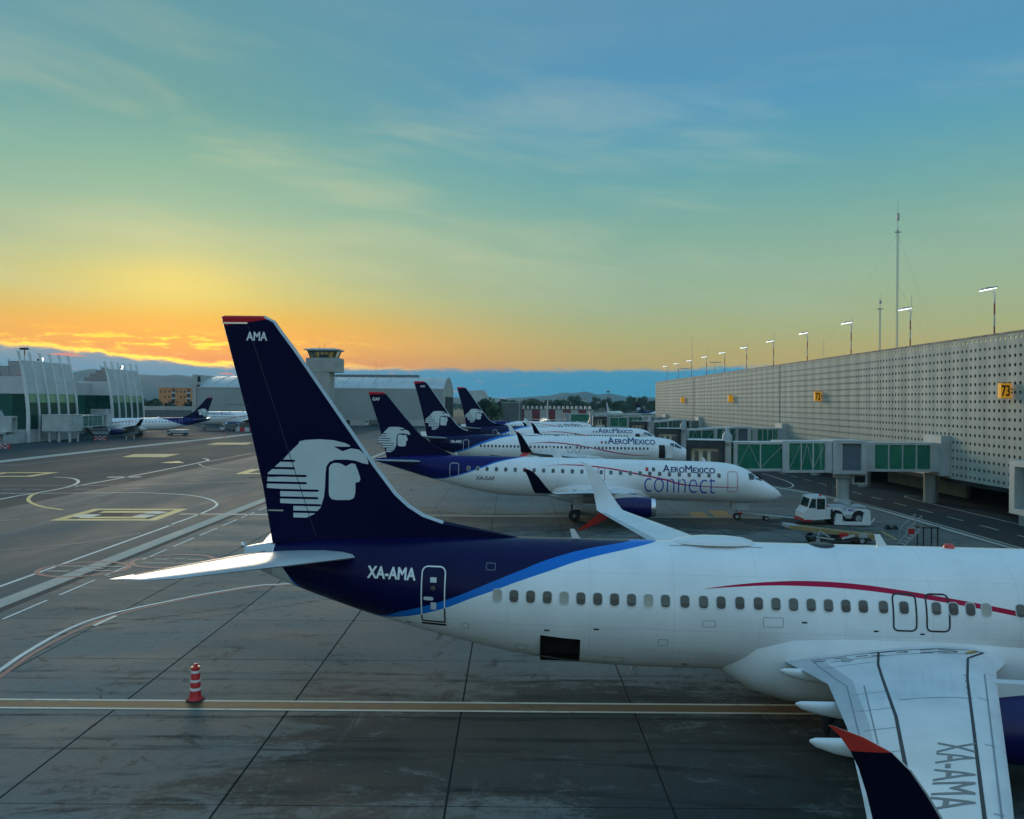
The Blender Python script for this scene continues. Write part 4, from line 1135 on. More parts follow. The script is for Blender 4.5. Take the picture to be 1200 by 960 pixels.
# the rest of that ground, out of the picture
mb = MB(); mb.quad((-1.55 + 5.55 * 8 + .0, -40, 0), (46, -40, 0), (46, 69.42, 0), (-1.55 + 5.55 * 8, 69.42, 0)); mb.quad((EDGE_X, -40, -.001), (-1.55 + 5.55 * 8, -40, -.001), (-1.55 + 5.55 * 8, 8.56, -.001), (EDGE_X, 8.56, -.001))
mb.build('plain_concrete', MAT['concrete_far'], apron)

def line(pts, wd, mat, parent=None, z=0.006, closed=False, name='painted_line'):
    P = [Vector(p) for p in pts]
    n = len(P); L_ = []; R_ = []
    for i in range(n):
        a = P[i - 1] if (i > 0 or closed) else P[i]; b = P[(i + 1) % n] if (i < n - 1 or closed) else P[i]
        d = (b - a).normalized(); nn = Vector((-d.y, d.x)) * wd / 2
        L_.append((P[i].x + nn.x, P[i].y + nn.y, z)); R_.append((P[i].x - nn.x, P[i].y - nn.y, z))
    mb = MB()
    for i in range(n if closed else n - 1):
        j = (i + 1) % n
        mb.quad(R_[i], R_[j], L_[j], L_[i])
    return mb.build(name, MAT[mat], parent or taxiway)
def smooth_pts(pts, k=5):
    P = [Vector(p) for p in pts]; out = []
    for i in range(len(P) - 1):
        p0, p1, p2, p3 = P[max(0, i - 1)], P[i], P[i + 1], P[min(len(P) - 1, i + 2)]
        for t in range(k):
            t /= k
            out.append(0.5 * ((2 * p1) + (p2 - p0) * t + (2 * p0 - 5 * p1 + 4 * p2 - p3) * t * t + (3 * p1 - p0 - 3 * p2 + p3) * t ** 3))
    out.append(P[-1]); return out
def gl(pts, ox=0, oy=0, k=1.0): return [G(ox + a / k, oy + b / k) for a, b in pts]
A_ = lambda p: gl(p, 0, 500, 7.5)
B_ = lambda p: gl(p, 150, 500, 7.5)
C_ = lambda p: gl(p, 0, 600, 5.0)
line(smooth_pts(A_([(-60, 652), (0, 640), (150, 610), (280, 590), (400, 570), (520, 548), (600, 530), (660, 507), (688, 488), (680, 470), (640, 456), (570, 448), (480, 444)])), .35, 'line_cream')
line(smooth_pts(A_([(330, 586), (280, 603), (252, 630), (255, 655), (300, 682), (380, 706), (470, 721), (555, 732)])), .35, 'line_yellow', z=.0065)
def frame(corners, wd, mat, z=.006):
    P = [Vector(c) for c in corners]; c = sum(P, Vector((0, 0))) / 4
    mb = MB(); I = []
    for i in range(4):
        a, b, d = P[i - 1], P[i], P[(i + 1) % 4]
        e1, e2 = (a - b).normalized(), (d - b).normalized(); sn = abs(e1.x * e2.y - e1.y * e2.x)
        I.append(b + (e1 + e2) * wd / max(.3, sn))
    for i in range(4):
        j = (i + 1) % 4
        mb.quad((*P[i], z), (*P[j], z), (*I[j], z), (*I[i], z))
    return mb.build('painted_box', MAT[mat], taxiway)
def patch(corners, mat, z=.006, name='painted_patch', parent=None):
    mb = MB(); mb.quad(*[(c[0], c[1], z) for c in corners]); return mb.build(name, MAT[mat], parent or taxiway)
frame(gl([(58, 610.2), (110.5, 596.3), (220.5, 596.3), (182, 610.2)]), .85, 'line_yellow')
patch(gl([(76, 608.3), (112, 598.2), (206, 598.2), (180.5, 608.3)]), 'black_paint' if 'black_paint' in MAT else 'asphalt_road', .004)
line(gl([(119, 600), (188, 600)]), 1.1, 'line_yellow'); line(gl([(94, 606.6), (172, 606.6)]), .9, 'line_yellow')
line(gl([(95, 606.2), (109, 603)]), 1.6, 'line_cream', z=.007); line(gl([(163, 606), (175, 603.5)]), 1.6, 'line_cream', z=.007); line(gl([(176, 602), (189, 599.6)]), 1.6, 'line_cream', z=.007)
frame(gl([(-30, 558.8), (4, 553.6), (69.5, 553.6), (36, 558.8)]), 1.1, 'line_yellow')
patch(gl([(143, 535.8), (157, 532.2), (211, 532.2), (194, 535.8)]), 'line_dull_yellow')
patch(gl([(188, 542.3), (209, 540.2), (216, 542.6), (196, 542.8)]), 'line_yellow')
patch(gl([(242, 521.2), (254, 518.8), (297, 518.8), (288, 521.2)]), 'line_dull_yellow')
frame(gl([(276, 555.5), (294.5, 549.8), (348, 549.8), (330, 555.5)]), 1.3, 'line_yellow')
line(smooth_pts(gl([(-30, 578), (58, 578.2), (150, 577.3)]) + B_([(150, 582), (330, 589), (480, 598), (620, 615), (720, 640), (772, 668), (782, 688), (745, 718), (640, 765), (480, 825), (350, 870)]) + C_([(1000, 78), (700, 186), (400, 293), (0, 437), (-300, 545)])), .24, 'line_white')
line(gl([(-30, 569.6), (150, 568.7), (230, 566.5), (330, 562.6)]), .3, 'line_faint')
line(gl([(126, 559.3), (165.5, 559.1)]), 1.0, 'line_cream')
for a, b in (((2, 573.6), (24, 573.6)), ((31, 573.8), (50, 573.8)), ((88, 573.6), (107, 573.6)), ((144, 572.8), (166, 572.6)), ((0, 610), (22, 608.8)), ((2, 544.8), (27, 545.6)), ((232, 555.4), (255, 554.6))):
    line(gl([a, b]), .35, 'line_faint')
line(smooth_pts(gl([(88, 570), (130, 562.5), (165, 556), (203, 548.6), (219, 545.3), (232.7, 542.5), (242, 540.2), (243.8, 538.6), (238, 537.2)])), .4, 'line_cream')
line(gl([(243, 541.3), (295, 531.3)]), .4, 'line_faint')
line(smooth_pts(gl([(232.7, 543.3), (236.7, 546), (247.3, 548.7), (260.7, 550), (272.7, 550.8)])), .3, 'line_faint')
line(gl([(0, 645), (90, 637), (165, 625)]), .16, 'line_faint')
line(gl([(30, 528.5), (85, 528.8)]), .5, 'line_faint')
# pale concrete bands
line(smooth_pts(gl([(-60, 547), (0, 541), (80, 532), (150, 524.3), (230, 516), (310, 507)])), 3.0, 'light_concrete', z=.003, name='pale_band')
line(smooth_pts(gl([(-60, 552.5), (0, 547), (80, 539), (150, 531)])), 1.0, 'asphalt_edge', z=.003, name='pale_band')
sx = (G(120, 656)[0] + G(40, 697)[0]) / 2
line([(sx, 20), (sx, 190)], 1.05, 'light_concrete', z=.005, name='edge_strip')
sheet('lane_margin', -46, sx, -40, 300, .0015, MAT['asphalt_edge'], parent=taxiway)
dxl = G(78, 694)[0]
for k in range(14):
    y0 = 31.5 + k * 4.55
    line([(dxl, y0), (dxl, y0 + 3.5)], .14, 'line_white', z=.009)
line(gl([(257, 603.2), (330, 603.4)]), .3, 'line_cream', z=.009)
# worn lettering ovals beside the lane
def oval(px, py, rx, ry, bars, mat):
    cx_, cy_ = G(px, py); ex = abs(G(px + rx, py)[0] - cx_); ey = abs(G(px, py - ry)[1] - cy_)
    line([(cx_ + ex * cos(2 * pi * k / 28), cy_ + ey * sin(2 * pi * k / 28)) for k in range(28)], .3, mat, z=.010, closed=True, name='painted_oval')
    for a, b, c, wd in bars: line([(cx_ + ex * a, cy_ + ey * c), (cx_ + ex * b, cy_ + ey * c)], wd, 'line_faint', z=.010)
oval(98, 667, 50, 8.5, [(-.85, .8, .38, .3), (-.7, -.2, -.3, .35), (-.1, .3, -.4, .3), (.35, .8, -.2, .3), (.1, .45, .1, .3)], 'line_red')
oval(203, 657.5, 46, 7.5, [(-.7, .75, -.35, .3), (-.6, -.2, .25, .3), (-.1, .2, .3, .3), (.3, .7, .25, .3)], 'line_red')
# white and red stand limit
rw = C_([(-160, 1040), (40, 900), (150, 826), (330, 722), (480, 653), (640, 601), (800, 562), (950, 531), (1200, 481)]) + gl([(301.7, 686.4), (324.7, 685), (380, 682)])
line(smooth_pts(rw), .20, 'line_white', apron, .009)
rr_ = C_([(-100, 1040), (100, 895), (200, 826), (380, 728), (530, 662), (660, 612), (800, 574), (950, 541), (1200, 490)]) + gl([(301.7, 687.9), (324.7, 686.4), (380, 683.3)])
line(smooth_pts(rr_), .20, 'line_red', apron, .008)
line(C_([(550, 668), (600, 645), (680, 610)]), .22, 'line_cream', apron, .011)
# stand centrelines
p0, p1 = G(0, 824.6), G(925, 831.6)
d = (Vector(p1) - Vector(p0)).normalized(); a0 = Vector(p0) - d * 8; a1 = Vector(p0) + d * 48
line([a0, a1], .60, 'line_brown', apron, .006); nn = Vector((-d.y, d.x))
for q in (.36, -.36): line([a0 + nn * q, a1 + nn * q], .13, 'line_cream', apron, .009)
for q in (-3.2, -2.55, 2.5, 3.15, -.95, .95): line([a0 + nn * q, a1 + nn * q], .34, 'tyre_track', apron, .005, name='tyre_track')
q0, q1 = G(480, 604.2), G(860, 606.5)
d = (Vector(q1) - Vector(q0)).normalized(); b0 = Vector(q0) - d * 20; b1 = Vector(q1) + d * 4
line([b0, b1], .5, 'line_brown', apron, .006); nn = Vector((-d.y, d.x))
for q in (.33, -.33): line([b0 + nn * q, b1 + nn * q], .16, 'line_cream', apron, .009)
for yy in (111.5, 152.5, 195): 
    line([(-18, yy), (26, yy)], .8, 'line_brown', apron, .006); line([(-18, yy + .5), (26, yy + .5)], .18, 'line_cream', apron, .009)
for c in ([(812, 606), (806, 600), (823, 600), (832, 606)], [(838, 605.5), (830, 598.6), (850, 598.6), (858, 605.5)]): patch(gl(c), 'line_orange', .008, parent=apron)
line(gl([(1004, 632.5), (1051, 632.5), (1033, 623), (1012, 623.5)]), .25, 'line_dull_yellow', apron, .008)
line(gl([(700, 640), (790, 618)]), .2, 'line_red', apron, .007)
for c_ in ([(-22, 33), (-14, 38), (-4, 47), (4, 60), (10, 69)], [(-20.5, 33), (-12.5, 37.6), (-2.5, 46.5), (5.6, 59.5), (11.6, 69)], [(-23, 14), (-12, 19), (0, 20.5), (14, 18)], [(-23, 15.8), (-12, 20.8), (0, 22.3), (14, 19.8)], [(18, 62), (24, 58), (30, 50), (33, 40)], [(19.8, 63), (25.8, 59), (31.8, 51), (34.3, 41)]):
    line(smooth_pts(c_, 10), .28, 'tyre_track', apron, .0052, name='tyre_track')
# service road along the terminal
RD0, RD1 = 35.3, 42.3
road = sheet('service_road', 34.4, 43.0, 30, 250, .004, MAT['asphalt_road'], kind='structure')
patch([(34.4, 78), (34.4, 140), (24, 140), (30.2, 100), (33, 90)], 'asphalt_road', .0035, 'road_widening', road)
patch([(43.0, 20), (62, 20), (62, 250), (43.0, 250)], 'asphalt_road', .003, 'undercroft_floor', road)
line(smooth_pts([(35.6, 40), (35.6, 60), (35.5, 79), (34.2, 88), (32.9, 94), (30.5, 100.5), (28.5, 108)]), .16, 'line_cream', road, .009)
line(smooth_pts(gl([(893, 555), (912, 560.5), (926, 566), (929.5, 569), (926, 571.5), (915, 573)])), .18, 'line_cream', road, .009)
for k in range(26):
    y0 = 44 + k * 5.0
    line([(38.9, y0), (38.9, y0 + 2.6)], .13, 'line_cream', road, .009)
line(smooth_pts([(42.6, 40), (42.6, 55), (42.5, 70), (42.4, 82), (42.6, 86.5), (43.3, 87.8), (44.3, 87.5)]), .14, 'line_cream', road, .009)
mb = MB()
pts = smooth_pts([(34.9, 40), (34.9, 60), (34.8, 79), (33.6, 87.6), (32.2, 94), (29.8, 100)])
line(pts, .6, 'light_concrete', road, .007, name='road_edge')

# ================================================================== AIRCRAFT ON THEIR STANDS
GRP = 'white and navy airliners parked on the stands'
aircraft('narrow', 'airliner', 'large airliner in the foreground with navy tail, blue stripe and dark open hatch', GRP, (11.16, 25.76, .049, .0089, -.013), finno='AMA', reg='XA-AMA', title=True)
aircraft('regional', 'airliner', 'airliner with connect lettering behind the foreground one, hooked to the white tug', GRP, (5.16, 70.4, .109, .0127, .04), finno='GAF', reg='XA-GAF', connect=True)
aircraft('narrow', 'airliner', 'white and navy airliner with its front door open, second behind the foreground one', GRP, (7.3, 110.8, .0, .010, 0), windows='row', finno='AMC', reg='XA-AMC', door_open=True, full=False)
aircraft('narrow', 'airliner', 'white and navy airliner half hidden behind the one with the open door', GRP, (10.4, 151.8, .02, .010, 0), windows='row', door_open=True, full=False)
aircraft('regional', 'airliner', 'farthest airliner in the row, only its white roof and faint lettering showing', GRP, (5.6, 210, .02, .012, 0), windows='row', full=False)
aircraft('regional', 'airliner', 'airliner with navy tail parked nose-in at the glass pier on the left', GRP, (-100.3, 217, 2.857, .012, .04), near=(1,), windows='row', full=False, title=False)
aircraft('narrow', 'airliner', 'long white airliner behind the pier airliner, before the grey hangar', GRP, (-88, 272, pi, 0.0, 0), near=(1,), windows='row', full=False, scale=1.15)
def repaint(T, cab='white_paint'):
    for o in COL.objects:
        if o.parent == T and o.name.split('.')[0] in ('fuselage', 'fin'):
            for i in range(len(o.material_slots)):
                o.material_slots[i].link = 'OBJECT'; o.material_slots[i].material = MAT[cab]
    for o in [q for q in COL.objects if q.parent and q.parent.parent == T and q.name.startswith('emblem')]: bpy.data.objects.remove(o)
t1 = aircraft('regional', 'airliner', 'plain white airliner seen from behind its upright tail beyond the row', GRP, (10.9, 262, -pi / 2, .012, 0), windows='row', full=False, title=False); repaint(t1)
t1 = aircraft('regional', 'airliner', 'tiny plain white airliner taxiing beside the far end of the perforated wall', GRP, (64, 500, -pi / 2 + .4, .0, 0), windows='row', full=False, title=False); repaint(t1)
aircraft('regional', 'airliner', 'tiny airliner with a navy tail right against the far end of the perforated wall', GRP, (98, 520, .1, .0, 0), windows='row', full=False, title=False)
aircraft('regional', 'airliner', 'far airliner of which only a small navy fin shows left of the white tail', GRP, (7.0, 448, -pi / 2 + .9, .0, 0), windows='row', full=False, title=False)

# ================================================================== more materials
worn('terminal_panel', (.52, .51, .45), .75, .2, .35, bump=.1, streak=True, space='Object')
pt_ = MAT['terminal_panel'].node_tree; panel_tone = pt_.nodes.new('ShaderNodeObjectInfo'); hs_ = pt_.nodes.new('ShaderNodeHueSaturation')
pb_ = next(n for n in pt_.nodes if n.type == 'BSDF_PRINCIPLED'); pl_ = pb_.inputs['Base Color'].links[0]; pt_.links.new(pl_.from_socket, hs_.inputs['Color'])
mr_ = pt_.nodes.new('ShaderNodeMapRange'); mr_.inputs['To Min'].default_value = .93; mr_.inputs['To Max'].default_value = 1.03; pt_.links.new(panel_tone.outputs['Random'], mr_.inputs['Value']); pt_.links.new(mr_.outputs[0], hs_.inputs['Value']); pt_.links.new(hs_.outputs[0], pb_.inputs['Base Color'])
worn('panel_coping', (.16, .165, .165), .6, .2, 1)
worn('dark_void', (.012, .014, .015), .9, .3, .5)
worn('pillar_concrete', (.30, .31, .28), .8, .22, .6, bump=.2, streak=True)
worn('beige_wall', (.30, .26, .19), .8, .2, .4)
worn('bridge_white', (.46, .50, .50), .45, .2, .5)
worn('bridge_grey', (.33, .37, .39), .5, .2, .5)
worn('bridge_slate', (.10, .14, .18), .5, .2, .8)
worn('cab_beige', (.66, .63, .50), .6, .15, .8)
worn('canopy_black', (.035, .045, .05), .8, .3, 1)
principled('sign_yellow', rgb(.85, .42, .012), .5, emit=rgb(1.0, .36, .008), estr=.22)
worn('sign_black', (.01, .01, .01), .5, .2, 1)
worn('mast_red', (.42, .06, .05), .5, .2, 1)
worn('mast_white', (.55, .56, .56), .5, .2, 1)
worn('rib_white', (.68, .69, .69), .4, .12, .4)
worn('cladding_grey', (.52, .53, .54), .5, .12, .3)
worn('hangar_wall', (.34, .365, .365), .7, .12, .05)
worn('hangar_roof', (.50, .54, .54), .5, .15, .1)
worn('tower_tile', (.42, .42, .39), .7, .15, .3)
worn('brick_orange', (.66, .27, .11), .8, .15, .2)
worn('maroon', (.20, .03, .035), .7, .2, .4)
worn('pale_render', (.45, .44, .41), .8, .15, .2)
worn('dark_grey_wall', (.13, .14, .14), .8, .2, .2)
worn('barrier_red', (.50, .02, .03), .5, .15, 1)
worn('cone_red', (.62, .018, .022), .42, .18, 3)
worn('hi_vis', (.45, .62, .05), .7, .1, 2)
worn('skin', (.35, .19, .12), .6, .1, 3)
worn('bark', (.06, .045, .03), .9, .3, 1)
worn('belt_tan', (.24, .19, .10), .8, .3, 1)
principled('lamp_glow', rgb(.9, .93, 1), .4, emit=rgb(.86, .93, 1.0), estr=2.6)
principled('headlamp', rgb(1, .9, .6), .3, emit=rgb(1, .82, .45), estr=2.2)
principled('dark_glass', rgb(.01, .03, .026), .05, spec=.8)
m_, t_, p_ = principled('pier_glass', rgb(.012, .07, .055), .2, spec=.10)
x_ = t_.n('ShaderNodeObjectInfo').outputs['Random']
t_.put(p_.inputs['Base Color'], t_.mix(x_, rgb(.006, .045, .037), rgb(.02, .10, .08)))
m_, t_, p_ = principled('pier_glass_sky', rgb(.10, .30, .20), .12, spec=.6)  # top row: reflected sky is put into the glass colour
x_ = t_.n('ShaderNodeObjectInfo').outputs['Random']
t_.put(p_.inputs['Base Color'], t_.mix(x_, rgb(.05, .20, .13), rgb(.12, .30, .18)))
def see_through(name, tint, k, rough=.05, body=None):
    m_ = bpy.data.materials.new(name); m_.use_nodes = True; t = NT(m_.node_tree)
    tr = t.n('ShaderNodeBsdfTransparent'); t.put(tr.inputs[0], rgb(*tint))
    gl_ = t.n('ShaderNodeBsdfGlossy'); t.put(gl_.inputs[0], rgb(.7, .8, .75)); gl_.inputs['Roughness'].default_value = rough
    df = t.n('ShaderNodeBsdfDiffuse'); t.put(df.inputs[0], rgb(*(body or tint)))
    fr = t.n('ShaderNodeFresnel'); fr.inputs[0].default_value = 1.45
    a = t.n('ShaderNodeMixShader'); t.put(a.inputs[0], k); t.put(a.inputs[1], tr.outputs[0]); t.put(a.inputs[2], df.outputs[0])
    b = t.n('ShaderNodeMixShader'); t.put(b.inputs[0], fr.outputs[0]); t.put(b.inputs[1], a.outputs[0]); t.put(b.inputs[2], gl_.outputs[0])
    t.put(t.n('ShaderNodeOutputMaterial').inputs[0], b.outputs[0]); MAT[name] = m_
see_through('bridge_glass', (.50, .84, .72), .42, body=(.05, .30, .22))
see_through('screen_glass', (.75, .72, .72), .45, body=(.34, .34, .36))
see_through('tower_glass', (.30, .42, .36), .35, body=(.06, .08, .07))

# ================================================================== TERMINAL WITH THE PERFORATED WALL
WX, WZ0, WZ1 = 43.8, 2.64, 16.34
term = thing('terminal_building', 'long grey terminal wall on the right pierced by rows of round holes', 'terminal', (WX, 60, 0))
def P_(o): return o          # children are built in world space and shifted by the parent's base
def wbuild(mb, name, mat, par, smooth=None, base=(0, 0, 0), **k):
    mb.v = [(a - base[0], b - base[1], c - base[2]) for a, b, c in mb.v]
    return mb.build(name, mat, par, smooth, **k)
TB = (WX, 60, 0)
def hole_panel():
    mb = MB(); nx, nz = 4, 17; pw, ph = 3.0 - .014, WZ1 - WZ0; cw_, ch = pw / nx, ph / nz; r = .178
    for i in range(nx):
        for j in range(nz):
            y0, z0 = i * cw_, j * ch; cy_, cz = y0 + cw_ / 2, z0 + ch / 2
            out = [(y0 + cw_, cz), (y0 + cw_, z0 + ch), (cy_, z0 + ch), (y0, z0 + ch), (y0, cz), (y0, z0), (cy_, z0), (y0 + cw_, z0)]
            hol = [(cy_ + r * cos(pi * k / 4), cz + r * sin(pi * k / 4)) for k in range(8)]
            b = len(mb.v)
            mb.v += [(0, a, c) for a, c in out] + [(0, a, c) for a, c in hol] + [(.09, a, c) for a, c in hol]
            for k in range(8):
                q = (k + 1) % 8
                mb.face((b + k, b + q, b + 8 + q, b + 8 + k)); mb.face((b + 8 + k, b + 8 + q, b + 16 + q, b + 16 + k))
    # edges of the sheet
    for y in (0, pw): mb.quad((0, y, 0), (.09, y, 0), (.09, y, ph), (0, y, ph))
    me = mb.mesh('wall_panel', MAT['terminal_panel'])
    return me
PANEL = hole_panel()
for k in range(61):
    y = 62 + 3.0 * k
    link('wall_panel', PANEL, term, (0, y + .007 - 60, WZ0))
mb = MB(); mb.box(WX + .02, WX + .1, 20, 61.98, WZ0, WZ1); wbuild(mb, 'plain_wall', MAT['terminal_panel'], term, base=TB)
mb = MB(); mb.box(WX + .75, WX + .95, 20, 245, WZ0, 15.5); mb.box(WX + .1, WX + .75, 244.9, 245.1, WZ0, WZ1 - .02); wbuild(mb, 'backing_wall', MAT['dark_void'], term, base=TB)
mb = MB(); mb.box(WX - .06, WX + .16, 20, 245.1, WZ1, WZ1 + .14); wbuild(mb, 'coping', MAT['panel_coping'], term, base=TB)
mb = MB(); mb.box(WX + .95, WX + 34, 20, 245, 14.5, 14.9); mb.box(WX + 33.9, WX + 34.1, 20, 245, 0, 14.5); mb.box(WX + .95, WX + 33.9, 244.6, 244.9, 0, 14.5); wbuild(mb, 'roof', MAT['dark_grey_wall'], term, base=TB)
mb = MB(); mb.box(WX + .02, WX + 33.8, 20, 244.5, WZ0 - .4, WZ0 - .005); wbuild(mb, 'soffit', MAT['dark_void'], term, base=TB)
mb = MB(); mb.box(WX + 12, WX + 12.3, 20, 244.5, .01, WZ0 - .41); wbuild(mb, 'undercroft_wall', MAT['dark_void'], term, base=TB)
mb = MB(); mb.box(WX + 5.0, WX + 5.4, 86, 104, .01, WZ0 - .41); wbuild(mb, 'ground_floor_wall', MAT['beige_wall'], term, base=TB)
mb = MB(); mb.box(WX + 4.2, WX + 7, 70.5, 73, .01, WZ0 - .42); wbuild(mb, 'ground_floor_wall', MAT['beige_wall'], term, base=TB)
for k in range(11):
    y = 82 + 15.5 * k - 31
    if y < 40: continue
    mb = MB(); mb.lathe([(.62, .0), (.62, 3.0)], (WX - 1.0, y, 0), 'Z', 18, True); mb.tube((WX - .15, y + .2, .02), (WX - .15, y + .2, 3.1), .09, .09, 8)
    wbuild(mb, 'pillar', MAT['pillar_concrete'], term, 50, TB)
for y in (193, 131):
    mb = MB(); mb.tube((WX - .09, y, WZ0), (WX - .09, y, WZ1), .04, .04, 6); wbuild(mb, 'downpipe', MAT['panel_coping'], term, base=TB)

# gate signs
def gate_sign(y, z, txt, label, cut=False):
    r = thing('gate_sign', label, 'sign', (WX, y, z), group='gate signs on the perforated wall')
    mb = MB(); mb.box(-1.10, -.22, -.24, .24, -.66, .66); mb.build('sign_box', MAT['sign_yellow'], r)
    mb = MB()
    for zz in (-.72, .69): mb.box(-1.13, -.19, -.27, .27, zz, zz + .03)
    mb.box(-.22, -.0, -.08, .08, .1, .2); mb.box(-.22, 0, -.08, .08, -.2, -.1); mb.build('sign_frame', MAT['dark_metal'], r)
    if txt:
        bm = fit_text([(txt, 1, 0)], .74, .92, .06, .03)
        for v in bm.verts: v.co = (-1.03 + v.co.x, -.246 - v.co.z, -.46 + v.co.y)
        link('number', bm_mesh(bm, 'number', MAT['sign_black']), r)
    return r
gate_sign(70.3, 11.25, '73', 'yellow gate sign reading 73 high on the perforated wall')
gate_sign(113.3, 11.1, '72', 'smaller yellow gate sign ending in 2, left of 73')
gate_sign(158.5, 11.0, None, 'small yellow gate box third from the right on the wall')
gate_sign(203, 10.9, None, 'tiny yellowish gate box nearest the far end of the wall')

# roof floodlights
ORD = ['first', 'second', 'third', 'fourth', 'fifth', 'sixth', 'seventh', 'eighth', 'ninth', 'tenth', 'eleventh']
def floodlight():
    r = thing('floodlight_pole', '', 'floodlight', (0, 0, 0), group='floodlights along the terminal roof')
    mb = MB()
    for k in range(4): mb.mat(k % 2).tube((0, 0, k * 1.05), (0, 0, k * 1.05 + 1.05), .075, .07, 8)
    mb.mat(1).bar((.0, 0, 4.2), (-.5, -.1, 4.3), .08, .08); mb.build('pole', [MAT['mast_red'], MAT['mast_white']], r, 40)
    mb = MB()
    for q in (-.34, .34):
        mb.prism([(-1.15, q - .26, 4.36), (-.05, q - .26, 4.56), (-.02, q - .26, 4.66), (-1.1, q - .26, 4.55)], (0, .52, 0))
    mb.build('lamp_housing', MAT['bridge_grey'], r)
    mb = MB()
    for q in (-.34, .34): 
        mb.prism([(-1.12, q - .22, 4.30), (-.1, q - .22, 4.50), (-.1, q - .22, 4.54), (-1.12, q - .22, 4.352)], (0, .44, 0))
    mb.build('lamp', MAT['lamp_glow'], r)
    return r
fl0 = floodlight()
ant = {1: 1.7, 2: .9, 4: 1.5, 5: 1.0, 7: 2.4, 8: 4.6}
for k in range(11):
    o = fl0 if k == 0 else copy_tree(fl0, (0, 0, 0))
    o.location = (WX + 1.0, 73.7 * 1.012 + 15.75 * k, 16.3 if k else 16.3)
    o['label'] = '%s lit floodlight on the terminal roof counting from the right edge' % ORD[k]
    if k in ant:
        mb = MB(); mb.tube((.12, 0, 3.9), (.12, 0, 4.4 + ant[k]), .035, .02, 6); mb.build('antenna', MAT['mast_white'], o)
def lattice_mast(x, y, z0, z1, wd, label, guys=False):
    r = thing('antenna_mast', label, 'mast', (x, y, z0), group='thin masts behind the terminal wall')
    mb = MB(); h = z1 - z0; n = int(h / (wd * 1.6))
    C3 = [(wd * .55 * cos(2 * pi * k / 3 + .3), wd * .55 * sin(2 * pi * k / 3 + .3)) for k in range(3)]
    for a, b in C3: mb.tube((a, b, 0), (a, b, h * .82), .03, .03, 5)
    for i in range(n):
        za, zb_ = h * .82 * i / n, h * .82 * (i + 1) / n
        for k in range(3):
            p, q = C3[k], C3[(k + 1) % 3]
            mb.tube((*p, za), (*q, zb_), .014, .014, 4, False)
    mb.tube((0, 0, h * .80), (0, 0, h), .05, .02, 6)
    mb.build('lattice', MAT['mast_white'], r)
    mb = MB(); mb.box(-.5, .5, -.05, .05, h * .80, h * .80 + .15); mb.box(-.16, .16, -.16, .16, h * .87, h * .91); mb.build('antenna', MAT['bridge_grey'], r)
    if guys:
        mb = MB()
        for a in (.5, 2.6, 4.7):
            for f in (.5, .8): mb.tube((0, 0, h * f), (13 * cos(a), 13 * sin(a), 0), .006, .006, 3, False)
        mb.build('guy_wire', MAT['dark_metal'], r)
lattice_mast(58.5, 122, 14.9, 41.5, .27, 'tallest lattice mast rising behind the terminal wall', True)
lattice_mast(60, 131, 14.9, 28.2, .22, 'thin mast just left of the tallest one, half its height')
for x, y, z1, lb in ((56, 144.5, 21.6, 'short bare whip mast between two floodlights, left of the half-height mast'), (52, 232, 30.0, 'mast with the slim tall top over the far third of the wall')):
    r = thing('antenna_mast', lb, 'mast', (x, y, 14.9), group='thin masts behind the terminal wall')
    mb = MB(); mb.tube((0, 0, 0), (0, 0, z1 - 14.9), .06, .02, 6); mb.build('pole', MAT['mast_white'], r)
for x, y, lb in ((47, 186, 'flat double-headed lamp low on the roof, sixth gap from the right'), (47, 219, 'flat double-headed lamp low on the roof near the wall end')):
    r = thing('roof_lamp', lb, 'lamp', (x, y, 14.9), group='flat lamps on the terminal roof')
    mb = MB(); mb.tube((0, 0, 0), (0, 0, 4.6), .07, .06, 6); mb.build('pole', MAT['mast_white'], r)
    mb = MB(); mb.box(-1.3, 1.3, -.3, .3, 4.6, 4.75); mb.build('lamp_housing', MAT['bridge_grey'], r)

